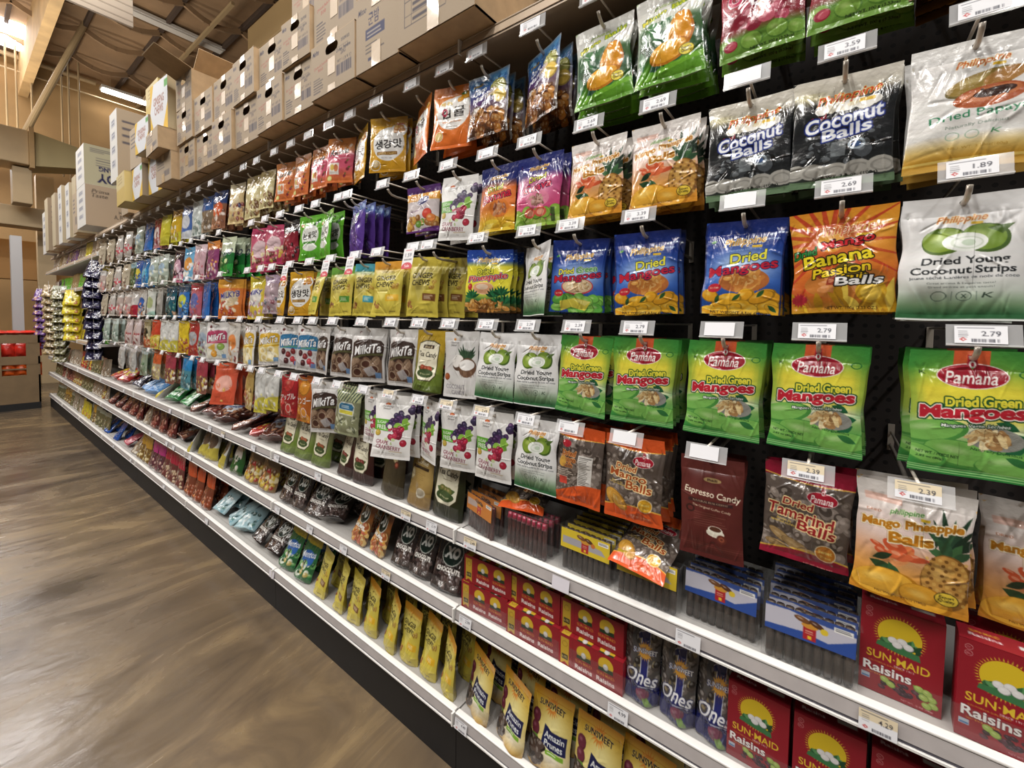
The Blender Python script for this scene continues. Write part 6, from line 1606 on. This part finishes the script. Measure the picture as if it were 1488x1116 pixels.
sunmaid(.112, .985, SHELF[0], 'big red raisin box on the upper shelf under the white mango pineapple bag', -3)
sunmaid(.232, .962, SHELF[0], 'big red raisin box on the upper shelf nearest the price tag end', -4)
sunmaid(.120, 1.06, SHELF[0], 'big red raisin box hidden behind the first upper shelf raisin box')
sunmaid(.250, 1.05, SHELF[0], 'big red raisin box behind the second upper shelf raisin box')
for i, (x, lab) in enumerate(((-.095, 'beside the navy prune pouches'), (.020, 'second from the navy prune pouches'), (.135, 'third from the navy prune pouches'), (.25, 'fourth from the navy prune pouches'))):
    sunmaid(x, .968, SHELF[1], 'big red raisin box on the middle shelf, ' + lab, (-2, 1, -3, 2)[i])
    sunmaid(x + .006, 1.03, SHELF[1], 'second row raisin box on the middle shelf, ' + lab, 2)
def sixpack(x, y, z, label, yaw=0): red_box('raisin_multipack', (x, y, z), 176, 84, 40, p_pack, label, yaw, lambda c: p_pack(c), px=1.3, group='raisin multipacks')
sixpack(-.822, .965, SHELF[1], 'red raisin six pack at the bottom of the left stack', 3)
sixpack(-.812, .968, SHELF[1] + .086, 'red raisin six pack on top of the left stack', 4)
sixpack(-.640, .960, SHELF[1], 'red raisin six pack at the bottom of the centre stack', 2)
sixpack(-.648, .975, SHELF[1] + .086, 'red raisin six pack on top of the centre stack', -1)
sixpack(-.463, .958, SHELF[1], 'red raisin six pack at the bottom of the stack beside navy pouches', 1)
sixpack(-.468, .972, SHELF[1] + .086, 'red raisin six pack on top of the stack beside navy pouches', 0)
for k, x in enumerate((-.82, -.645, -.465)):
    sixpack(x, 1.02, SHELF[1] + .086, 'red raisin six pack in the second row of the %s stack' % ('left', 'centre', 'right')[k], 1)
    sixpack(x, 1.02, SHELF[1], 'red raisin six pack low in the second row of the %s stack' % ('left', 'centre', 'right')[k], 1)

# ---------------------------------------------------------------- clear clamshell trays of snack sticks
STICK = principled('brown_snack_sticks', '#38291d', rough=.45, var=.25, vscale=60, bump=.5, bscale=80)
STICKR = principled('red_brown_snack_sticks', '#4c1c15', rough=.4, var=.2, vscale=60, bump=.4, bscale=80)
TW, TH, TD = 150, 112, 24
tray_m = MB()
w, h, dp = TW / 2000, TH / 1000, TD / 1000
tray_m.add([(-w, 0, 0), (w, 0, 0), (w, dp, 0), (-w, dp, 0), (-w, 0, h), (w, 0, h), (w, dp, h), (-w, dp, h)], [(0, 1, 5, 4), (1, 2, 6, 5), (2, 3, 7, 6), (3, 0, 4, 7), (0, 3, 2, 1)])
tray_m.add([(-w - .004, -.004, h), (w + .004, -.004, h), (w + .004, dp + .003, h), (-w - .004, dp + .003, h), (-w, 0, h), (w, 0, h), (w, dp, h), (-w, dp, h)], [(0, 1, 5, 4), (1, 2, 6, 5), (2, 3, 7, 6), (3, 0, 4, 7)])
tray_m = tray_m.mesh('tray_shell', CLEAR)
def stick_mesh(mat, pleat):
    m = MB(); n = 9
    for k in range(n):
        x = -w + .006 + (2 * w - .012) * (k + .5) / n
        m.tube([(x, dp / 2, .004), (x, dp / 2, h * .86), (x, dp / 2, h * (.95 if not pleat else .9))], .0072, 8)
    return m.mesh('snack_sticks', mat, smooth=True)
st_m, str_m = stick_mesh(STICK, 0), stick_mesh(STICKR, 1)
foil = principled('crimson_foil', '#8c1434', rough=.22, coat=.4)
fm = MB()
for k in range(8): fm.tube([(-w + .014 + k * .0172, dp / 2 - .004, h * .74), (-w + .014 + k * .0172, dp / 2, h * .9)], .0085, 7)
foil_m = fm.mesh('foil_caps', foil, smooth=True)
CARDM = {}
def tray(x, y, z, kind, label, yaw=0, lean=6, n=0):
    root = empty('snack_tray', (x, y, z)); root.rotation_euler = (-math.radians(lean), 0, math.radians(yaw)); tag(root, label, 'snack tray', 'clamshell snack trays')
    kid(root, link('tray_shell', tray_m)); kid(root, link('snack_sticks', str_m if kind in ('red', 'orange') else st_m))
    if kind == 'red': kid(root, link('foil_caps', foil_m)); return root
    if kind not in CARDM: CARDM[kind] = flat_print('label_card', 140, 50, 1.2, lambda c: p_traycard(c, kind), BOARD)
    kid(root, link('label_card', CARDM[kind], None, (0, -.0012, h - .028)))
    return root
for kind, x, z, y0, n, yaw, nm in (('orange', -.845, 0, .962, 4, -8, 'orange labelled'), ('red', -.668, 0, .957, 3, -2, 'foil capped'), ('yellow', -.487, .0, .965, 6, -2, 'yellow labelled'), ('yellow2', -.325, -.0, .957, 1, -1, 'second yellow labelled'),
                                   ('blue', -.172, 0, .975, 4, -2, 'blue labelled'), ('blue', -.015, 0, .957, 7, 0, 'second blue labelled')):
    for k in range(n):
        lift = (.034 if nm == 'second blue labelled' and k else 0) + (.03 if nm in ('yellow labelled',) and k else 0)
        lab = 'clear tray of brown sticks, %s pile, %s' % (nm, 'front one' if k == 0 else '%s from the front' % ORD[k])
        zz = SHELF[0] + (0 if kind != 'yellow2' else -.0)
        o_ = tray(x + (k % 3 - 1) * .003, y0 + k * (.0285), zz, 'yellow' if kind == 'yellow2' else kind, take(lab), yaw + (-9 if kind == 'orange' and k == 0 else 0), 4)
# packets lying on the trays
o_ = packet('mango_clear', (-.322, 1.075, SHELF[0] + .166), (-math.radians(60), 0, math.radians(-10)), (1, .8, .9)); tag(o_, take('orange edged mango balls bag lying on the yellow labelled trays'), 'snack bag')
o_ = packet('mango_clear', (-.735, 1.13, SHELF[0] + .160), (-math.radians(72), 0, math.radians(12)), (1, .8, .9)); tag(o_, take('orange edged mango balls bag lying on the foil capped trays'), 'snack bag')

# ---------------------------------------------------------------- price tags in the shelf rails
TAGS = [
    (0, 0.083, '4.29', True),
    (0, -0.223, '-', False),
    (0, -0.534, '', False),
    (0, -0.848, '2.49', True),
    (0, -1.017, '2.19', False),
    (0, -1.145, '1.99', True),
    (0, -1.720, '2.99', False),
    (0, -2.096, '1.59', False),
    (0, -2.353, '1.59', False),
    (0, -2.752, '2.29', True),
    (0, -2.952, '1.89', False),
    (0, -3.709, '', False),
    (0, -4.313, '-', False),
    (0, -5.009, '-', False),
    (1, -0.373, '4.99', False),
    (1, -0.864, '2.99', False),
    (1, -1.254, '2.99', True),
    (1, -1.528, '1.99', False),
    (1, -1.790, '1.99', False),
    (1, -2.092, '2.19', False),
    (1, -3.311, '-', False),
    (1, -3.647, '-', False),
    (1, -3.802, '-', False),
    (1, -4.217, '-', False),
    (2, -0.877, '4.49', False),
    (2, -2.156, '', False),
    (2, -3.031, '-', False),
    (2, -3.888, '-', False),
    (2, -4.824, '-', False),
    (2, -5.458, '-', False),
]
tagm = {}
for s, x, price, beige in TAGS:
    px = 1.0 if x > -1.3 else 3.5
    k = (price, beige, px)
    if k not in tagm:
        def pt(c, price=price, beige=beige):
            if price == '':
                c.rect(0, 0, 99, 99, '#e4e0e8'); return
            price_print(c, price if price != '-' else None, beige)
        tagm[k] = flat_print('shelf_price_tag', 50, 33, px, pt, PAPER)
    o_ = link('shelf_price_tag', tagm[k], None, (x, LIPY - .0115, (.733, .483, .145)[s] - .0225)); o_.rotation_euler = (math.radians(-10), 0, 0)
    o_.rotation_euler = (math.radians(-8), 0, 0)
    near_ = min([c for c in SHELVED if c[0] == s], key=lambda c: abs(c[1] - x))
    nm = D[near_[2]]['short'] if abs(near_[1] - x) < .25 else 'raisin boxes' if s == 1 else 'snack trays'
    tag(o_, take('%s price tag in the %s shelf rail below the %s' % ('beige and white' if beige else 'blank white' if price == '' else 'white', SHN[s], nm), 'white price tag in the %s rail, near %s, beside another tag' % (SHN[s], nm)), 'price tag', 'price tags in the shelf rails')

# ---------------------------------------------------------------- cartons on the top shelf
DECK = 2.206
def carton_print(c, w, h, var):
    c.rect(0, 0, w, h, {'white': '#d0cdc6', 'yellow': '#c4a656', 'buff': '#b8a888'}.get(var, '#ac977d'))
    ink = '#45424e'
    if var == 'handle':
        c.text('Melita', w * .12, h * .14, w * .15, h * .09, '#33314a', sh=.3, b=.02); c.text('250950', w * .8, h * .2, w * .18, h * .06, ink)
        c.text('Dried Jujube', w * .26, h * .42, w * .36, h * .06, '#b0584c', rot=-4); c.text('500', w * .24, h * .5, w * .12, h * .05, '#b0584c')
        c.text('Dried Jujube\n20G', w * .76, h * .38, w * .3, h * .13, ink); c.text('WT 1 LB X 12', w * .78, h * .55, w * .3, h * .05, ink)
        c.rect(w * .6, h * .6, w * .94, h * .8, '#8c8494', .25); c.barcode(w * .61, h * .61, w * .93, h * .8, ink)
        c.lines(w * .06, h * .64, w * .3, 6, h * .05, ink, h * .018); c.lines(w * .56, h * .3, w * .96, 1, 4, ink, h * .006)
    elif var == 'table':
        c.text('HALCOM', w * .22, h * .12, w * .26, h * .1, '#5a5670', sh=.3); c.rect(w * .1, h * .24, w * .7, h * .245, ink)
        for y in (.24, .36, .46, .6, .74, .84): c.rect(w * .1, h * y, w * .66, h * y + 1.4, ink)
        for x in (.1, .2, .66): c.rect(w * x, h * .24, w * x + 1.4, h * .84, ink)
        for y in (.28, .39, .5, .56, .64, .7, .78): c.lines(w * .22, h * y, w * .6, 1, 3, ink, h * .03)
        c.rect(w * .7, h * .34, w * .95, h * .6, '#cbb99c'); c.barcode(w * .71, h * .35, w * .94, h * .58, '#34323c'); c.rect(w * .7, h * .14, w * .82, h * .28, ink, .2)
    elif var == 'chestnut':
        c.text('군밤', w * .44, h * .36, w * .26, h * .17, '#3c3a5c'); c.text('Mitoo', w * .16, h * .2, w * .2, h * .08, '#33314a', sh=.3); c.rect(w * .24, h * .48, w * .7, h * .62, '#4c4c68'); c.lines(w * .28, h * .52, w * .66, 2, h * .05, '#c8b8a0', h * .02)
        c.barcode(w * .66, h * .1, w * .94, h * .24, ink); c.lines(w * .24, h * .68, w * .7, 3, h * .05, ink, h * .015); c.rect(w * .3, h * .86, w * .6, h * .9, '#4c4c68')
    elif var == 'ginseng':
        c.rect(0, 0, w, h, '#cfd0d4'); c.poly([(0, 0), (w * .2, 0), (0, h * .5)], '#d8ac2c'); c.poly([(0, h), (w * .25, h), (0, h * .55)], '#d8ac2c'); c.poly([(w, h), (w * .7, h), (w, h * .5)], '#d8ac2c')
        c.text('GINSENG\nCHEWS', w * .5, h * .45, w * .6, h * .34, '#8c4a34', b=.03); c.rect(w * .82, h * .06, w, h * .2, '#5c9c4c')
    elif var == 'kraftinfo':
        c.lines(w * .1, h * .15, w * .6, 4, h * .1, ink, h * .03); c.barcode(w * .55, h * .6, w * .9, h * .8, ink)
    elif var == 'upside':
        c.rect(0, 0, w, h, '#c0b896'); c.text('OY', w * .4, h * .8, w * .36, h * .24, '#1c1c50', b=.06, rot=180); c.text('VANG', w * .42, h * .57, w * .34, h * .12, '#1c1c50', b=.05, rot=180); c.lines(w * .2, h * .3, w * .8, 4, h * .06, '#6c6868', h * .02); c.lines(w * .1, h * .08, w * .5, 3, h * .04, '#6c6868', h * .015)
    elif var == 'tin':
        c.rect(0, 0, w, h, '#b9a387'); c.text('Prima\nTaste', w * .26, h * .2, w * .3, h * .2, '#4c4038', sh=.2); c.text('HONEY\nA. FOREVER\nDRINK', w * .72, h * .72, w * .44, h * .36, '#3c3430')
    elif var == 'white':
        for y in (.12, .3, .5, .7): c.rect(w * .25, h * y, w * .75, h * (y + .1), '#9a9aa4', .7); c.lines(w * .3, h * y, w * .7, 2, h * .05, '#6c6c78', h * .02)
    elif var == 'yellow': c.rect(0, 0, w, h * .5, '#c8b47c'); c.lines(w * .2, h * .1, w * .8, 3, h * .1, '#8c7440', h * .03)

def carton(x0, x1, y0, dp, z0, z1, var, label, yaw=0, handle=False, tape=True, px=4.0, open_=False, side=None, group='cartons on the top shelf', roll=0):
    w, h = (x1 - x0) * 1000, (z1 - z0) * 1000
    root = empty('cardboard_carton', ((x0 + x1) / 2, y0, z0), math.radians(yaw)); tag(root, label, 'carton', group)
    root.rotation_euler.y = math.radians(roll)
    W, Dm, Hh = w / 2000, dp, h / 1000
    col = {'white': '#c4c2bc', 'ginseng': '#b5a482', 'yellow': '#bda768', 'upside': '#c0b896'}.get(var)
    mt = CARD_PLAIN
    if col:
        mt = MAT.get('card_' + var) or principled('card_' + var, col, rough=.7)
    m = MB()
    t = .004
    m.box(-W, t, 0, W, Dm, t); m.box(-W, Dm - t, 0, W, Dm, Hh); m.box(-W, 0, 0, -W + t, Dm, Hh); m.box(W - t, 0, 0, W, Dm, Hh)
    if not open_: m.box(-W, 0, Hh - t, W, Dm, Hh + .001)
    m.build('carton_body', mt, root)
    cv = Cv(w, h, .8 if px >= 3 else 1.2, '#ac977d', 5); carton_print(cv, w, h, var)
    nx, ny = max(8, int(w / px)), max(8, int(h / px))
    U, V = np.meshgrid(np.linspace(0, w, nx + 1), np.linspace(0, h, ny + 1))
    co = np.stack([U - w / 2, np.full_like(U, 0.0) + .8 * np.sin(U / w * 3.1) * np.sin(V / h * 3.1) * -1, h - V], -1).reshape(-1, 3) / 1000
    q = grid(nx, ny); cu = (U[:-1, :-1] + U[1:, 1:]).ravel() / 2; cvv = (V[:-1, :-1] + V[1:, 1:]).ravel() / 2
    keep = np.ones(len(q), bool)
    if handle: keep = ~((np.maximum(np.abs(cu - w * .5) - w * .085, 0) / (h * .085)) ** 2 + ((cvv - h * .22) / (h * .085)) ** 2 < 1)
    kid(root, link('front_panel', sub_mesh('front_panel', co, q, cv.sample(U, V, px).reshape(-1, 3), CARTON, keep)))
    if side:
        sv = flat_print('side_panel', dp * 1000, h, 6, lambda c: carton_print(c, dp * 1000, h, side), CARTON)
        s = kid(root, link('side_panel', sv, None, (W + .0012, Dm / 2, Hh / 2))); s.rotation_euler = (0, 0, math.pi / 2)
    if tape:
        segs = [(0, .12), (.3, .6), (.86, 1)] if handle else [(0, .3), (.78, 1)]
        for s0, s1 in segs:
            MB().box(-.024, -.0016, Hh * s0, .024, -.0009, Hh * s1).build('packing_tape', TAPE, root)
    return root
F = .86
T1 = [(-1.632, -1.340), (-1.868, -1.640), (-2.126, -1.872), (-2.388, -2.132), (-2.66, -2.394), (-2.93, -2.665), (-3.20, -2.935)]
nmT = ['nearest the chestnut carton', 'second from the chestnut carton', 'third from the chestnut carton', 'fourth from the chestnut carton', 'fifth from the chestnut carton', 'sixth from the chestnut carton', 'seventh from the chestnut carton']
hts = [.193, .190, .192, .194, .192, .190, .191]
z2 = []
for i, (a, b) in enumerate(T1):
    z1 = DECK + hts[i]
    carton(a + .002, b - .002, F + (0, .012, .006, .018, .004, .02, .01)[i], .38, DECK, z1, 'handle', 'brown carton with a handle slot, lower row, ' + nmT[i], (0, 1, -1, .5, -.5, 1, 0)[i], True, px=3.0 if i < 3 else 5)
    carton(a + .004, b - .004, F + (.01, .0, .02, .004, .016, .01, .0)[i], .38, z1 + .002, z1 + .002 + (.235, .18, .19, .2, .205, .2, .195)[i], 'handle', 'brown carton with a handle slot, second row up, ' + nmT[i], (-.5, 1, .5, -1, 0, 1, .5)[i], True, px=3.0 if i < 3 else 5)
carton(-1.62, -1.345, F + .01, .38, DECK + .435, DECK + .64, 'handle', 'brown carton with a handle slot, third row up, above the nearest', 0, True)
carton(-1.875, -1.65, F + .05, .36, DECK + .375, DECK + .56, 'handle', 'brown carton with a handle slot, third row up, second along', 1, True)
carton(-1.332, -1.108, F, .36, DECK, DECK + .245, 'chestnut', 'tall brown carton with a navy panel and Korean lettering', 0, px=2.5)
carton(-1.345, -1.10, F + .01, .36, DECK + .25, DECK + .47, 'handle', 'brown carton on top of the chestnut carton', 0, True)
carton(-1.098, -.782, F - .01, .34, DECK, DECK + .30, 'table', 'big brown carton with a printed table and barcode, nearest end of the row', 0, px=2.0)
carton(-.76, -.30, 1.12, .23, DECK, DECK + .34, 'kraftinfo', 'plain brown carton set back in shadow behind the printed table carton', 0, tape=False)
# the opened carton with raised flaps
op = carton(-3.19, -2.95, F + .0, .36, DECK + .39, DECK + .575, 'handle', 'opened brown carton with raised flaps on top of the row', 2, True, open_=True, px=5)
fl = MB(); fl.add([(.118, .0, .185), (-.118, .0, .185), (-.10, -.16, .245), (.10, -.16, .245), (.118, .0, .189), (-.118, .0, .189), (-.10, -.162, .249), (.10, -.162, .249)], [(0, 1, 2, 3), (7, 6, 5, 4), (0, 4, 5, 1), (1, 5, 6, 2), (2, 6, 7, 3), (3, 7, 4, 0)]); fl.build('carton_flap', CARD_IN, op)
fl = MB(); fl.add([(.118, .01, .185), (.118, .35, .185), (.20, .35, .27), (.20, .01, .27), (.121, .01, .182), (.121, .35, .182), (.203, .35, .267), (.203, .01, .267)], [(0, 1, 2, 3), (7, 6, 5, 4), (0, 3, 7, 4), (1, 5, 6, 2), (2, 6, 7, 3), (0, 4, 5, 1)]); fl.build('carton_flap', CARD_PLAIN, op)
carton(-3.50, -3.215, F - .03, .36, DECK, DECK + .17, 'kraftinfo', 'small taped brown carton below the crushed taped carton', 1, px=6)
carton(-3.52, -3.23, F - .08, .36, DECK + .173, DECK + .30, 'kraftinfo', 'crushed brown carton wrapped in shiny tape', -2, px=6)
carton(-3.53, -3.24, F - .04, .36, DECK + .305, DECK + .62, 'ginseng', 'open white and yellow carton with a red print, topmost', 3, px=6, open_=True, tape=False)
for i, (a, b, z0, z1, v, lab) in enumerate(((-3.80, -3.52, 0, .25, 'ginseng', 'white and yellow ginger carton low beside the taped carton'), (-4.10, -3.82, 0, .22, 'ginseng', 'white and yellow ginger carton, lower row, further left'), (-3.82, -3.55, .255, .46, 'ginseng', 'white and yellow ginger carton, second row'),
                                             (-3.84, -3.56, .465, .72, 'yellow', 'buff and yellow carton on top of the ginger cartons'), (-4.12, -3.85, .225, .50, 'kraftinfo', 'plain buff carton between ginger and white cartons'), (-4.42, -4.13, 0, .22, 'yellow', 'yellow green pouch carton at the foot of the tall white carton'))):
    carton(a, b, F - .03 * (i % 3), .36, DECK + z0, DECK + z1, v, lab, (1, -1, 2, 0, 1, -2)[i], px=6, side='kraftinfo' if v == 'ginseng' else None, tape=False)
carton(-4.80, -4.56, F - .02, .30, DECK + .25, DECK + .80, 'white', 'tall narrow white carton standing on end', 0, px=6, side='kraftinfo', tape=False)
carton(-4.79, -4.58, F + .04, .3, DECK, DECK + .245, 'kraftinfo', 'low brown carton under the tall white carton', 0, px=6, tape=False)
carton(-6.32, -5.88, F - .02, .42, 2.262, 2.66, 'white', 'big lower carton with brown lettered end above the far bays', 0, px=8, side='tin', tape=False)
carton(-6.32, -5.90, F - .02, .42, 2.665, 3.05, 'white', 'pale upside down carton with navy letters on its end', 0, px=8, side='upside', tape=False)
FARC = [(-6.60, .42, .24), (-6.86, .66, .24), (-7.14, .62, .26), (-7.44, .56, .26), (-7.76, .70, .28), (-8.1, .66, .28), (-8.46, .58, .3), (-8.85, .72, .3), (-9.3, .6, .34)]
for i, (x, hh, ww) in enumerate(FARC):
    carton(x - ww / 2, x + ww / 2, F + (.0, .03, .01, .05, .02, .0, .04, .01, .03)[i], .36, 2.262, 2.262 + hh, ('kraftinfo', 'buff', 'white', 'kraftinfo', 'white', 'buff', 'kraftinfo', 'buff', 'white')[i], 'carton above the far snack bays, %s from the lettered carton' % ORD[i], 0, px=10, side=('buff', 'kraftinfo')[i % 2], tape=False)

# ---------------------------------------------------------------- the far snack bays: packets on shelves and hanging clip strips
fr_ = random.Random(5)
FARK = {2.02: ['clearmix', 'yellowchip', 'clearmix', 'purplechip', 'clearmix', 'brownchip', 'clearmix'], 1.70: ['yellowchip', 'yellowchip', 'greenchip', 'brownchip', 'greenchip', 'navychip', 'clearmix'],
        1.08: ['greenchip', 'yellowchip', 'yellowchip', 'pinkchip', 'brownchip', 'oliveclear', 'clearmix'], .733: ['oliveclear', 'redyellow', 'clearmix', 'oliveclear', 'brownchip'], .483: ['clearmix', 'oliveclear', 'wafers', 'maroonbox', 'oliveclear'], .145: ['oliveclear', 'yellowchip', 'clearmix', 'goldtop', 'oliveclear']}
FN = {2.02: 'highest', 1.70: 'second highest', 1.08: 'third', .733: 'upper low', .483: 'middle low', .145: 'bottom'}
for z, ks in FARK.items():
    x = -6.1; i = 0
    while x > -9.6:
        key = ks[min(int((-6.1 - x) / 3.5 * len(ks)), len(ks) - 1)] if fr_.random() < .75 else fr_.choice(ks)
        o_ = packet(key, (x, 1.0, z - .005), (-math.radians(6), 0, math.radians(8 + fr_.uniform(-8, 8))), (fr_.uniform(.9, 1.0), .7, fr_.uniform(.92, 1.12))); i += 1
        tag(o_, take('%s, %s far shelf, %s from the peg rows' % (D[key]['short'], FN[z], ORD[min(i - 1, 19)])), 'snack bag', 'packets on the far %s shelf' % FN[z])
        x -= fr_.uniform(.15, .185)
def clip_strip(x, y, z1, key, n, label):
    o_ = tag(MB().box(-.012, -.001, -n * .105, .012, .001, .06).build('clip_strip', GREYW, None, loc=(x, y, z1)), label, 'display strip')
    for k in range(n):
        p = packet(key, (x, y - .016, z1 - .02 - k * .105), (-math.radians(24), math.radians(fr_.uniform(-6, 6)), math.radians(50 + fr_.uniform(-14, 14))), 1.15)
        p.location.z -= .16
        tag(p, take('%s %s down the %s' % (D[key]['short'], ORD[k], ' '.join(label.split()[:3]))), 'snack bag', D[key]['short'] + 's on a hanging strip')
clip_strip(-6.08, .905, 1.93, 'navychip', 9, 'near hanging strip of navy bags at the start of the far bays')
clip_strip(-7.3, .905, 1.66, 'yellowchip', 5, 'yellow hanging strip of chip bags in the far bays')
clip_strip(-8.3, .905, 1.75, 'oliveclear', 9, 'grey hanging strip of olive bags in the far bays')
clip_strip(-9.2, .905, 1.8, 'brownchip', 9, 'brown hanging strip of bags in the far bays')
clip_strip(-9.75, .86, 1.75, 'purplechip', 8, 'purple hanging strip at the very end of the run')

# ---------------------------------------------------------------- card dump bin with red packets
bn = empty('display_bin', (-9.95, .42, -.06)); tag(bn, 'brown card dump bin with window cut-outs and red packets on top', 'display bin')
BK = principled('dark_card_bin', '#6e5a40', rough=.8, var=.05)
m = MB(); m.box(-.3, -.5, .0, .3, .42, .1); m.build('bin_base', DARK_STEEL, bn)
m = MB()
for z0, z1 in ((.1, .52), (.68, .80), (1.0, 1.12)): m.box(.28, -.5, z0, .3, .42, z1)
for y0, y1 in ((-.5, -.36), (-.1, .04), (.28, .42)): m.box(.282, y0, .5, .298, y1, 1.119)
m.box(.28, .15, .5, .3, .17, .5); m.box(-.3, -.5, .1, -.28, .42, 1.12); m.box(-.3, .40, .1, .3, .42, 1.12); m.box(-.3, -.5, .1, .3, -.48, 1.12); m.box(-.28, -.48, .6, .28, .4, .62)
m.build('bin_walls', BK, bn)
RP = principled('red_packet_film', '#b8281c', rough=.3, var=.15, vscale=14); OP_ = principled('orange_packet_film', '#c8541c', rough=.3, var=.2, vscale=14)
for k in range(14):
    lay = k // 7; y = -.43 + (k % 7) * .13
    mm = MB(); r_ = random.Random(k)
    n = 10
    vs, fs = [], []
    for a in range(n + 1):
        for b in range(n + 1):
            u, v = a / n * 2 - 1, b / n * 2 - 1
            vs.append((.02 * r_.uniform(-1, 1) * .3 + .05 * (1 - u * u) ** .7 * (1 - v * v) ** .7, u * .075, v * .1))
    fs = [(a * (n + 1) + b, (a + 1) * (n + 1) + b, (a + 1) * (n + 1) + b + 1, a * (n + 1) + b + 1) for a in range(n) for b in range(n)]
    mm.add(vs, fs); mm.add([(-x, y_, z_) for x, y_, z_ in vs], [f[::-1] for f in fs])
    top = lay == 1
    o_ = mm.build('red_packet' if top else 'orange_packet', RP if top else OP_, None, smooth=True, loc=(-9.74, y + .44, .84 if top else .54))
    tag(o_, '%s packet behind a dump bin window, %s from its left end' % ('red' if top else 'orange', ORD[k % 7]), 'packet', 'packets inside the dump bin')
for k in range(6):
    mm = MB(); n = 10; vs = []
    r_ = random.Random(40 + k)
    for a in range(n + 1):
        for b in range(n + 1):
            u, v = a / n * 2 - 1, b / n * 2 - 1
            vs.append((u * .13, v * .1, .035 * (1 - u * u) ** .6 * (1 - v * v) ** .6 + r_.uniform(-.004, .004)))
    fs = [(a * (n + 1) + b, (a + 1) * (n + 1) + b, (a + 1) * (n + 1) + b + 1, a * (n + 1) + b + 1) for a in range(n) for b in range(n)]
    mm.add(vs, fs); mm.add([(x, y_, -z_) for x, y_, z_ in vs], [f[::-1] for f in fs])
    o_ = mm.build('red_packet', RP, None, smooth=True, loc=(-9.9, .02 + k * .145, 1.09)); o_.rotation_euler = (0, 0, k)
    tag(o_, 'red packet lying on top of the dump bin, %s from its left end' % ORD[k], 'packet', 'red packets on the dump bin')

bpy.data.objects.remove(_to)
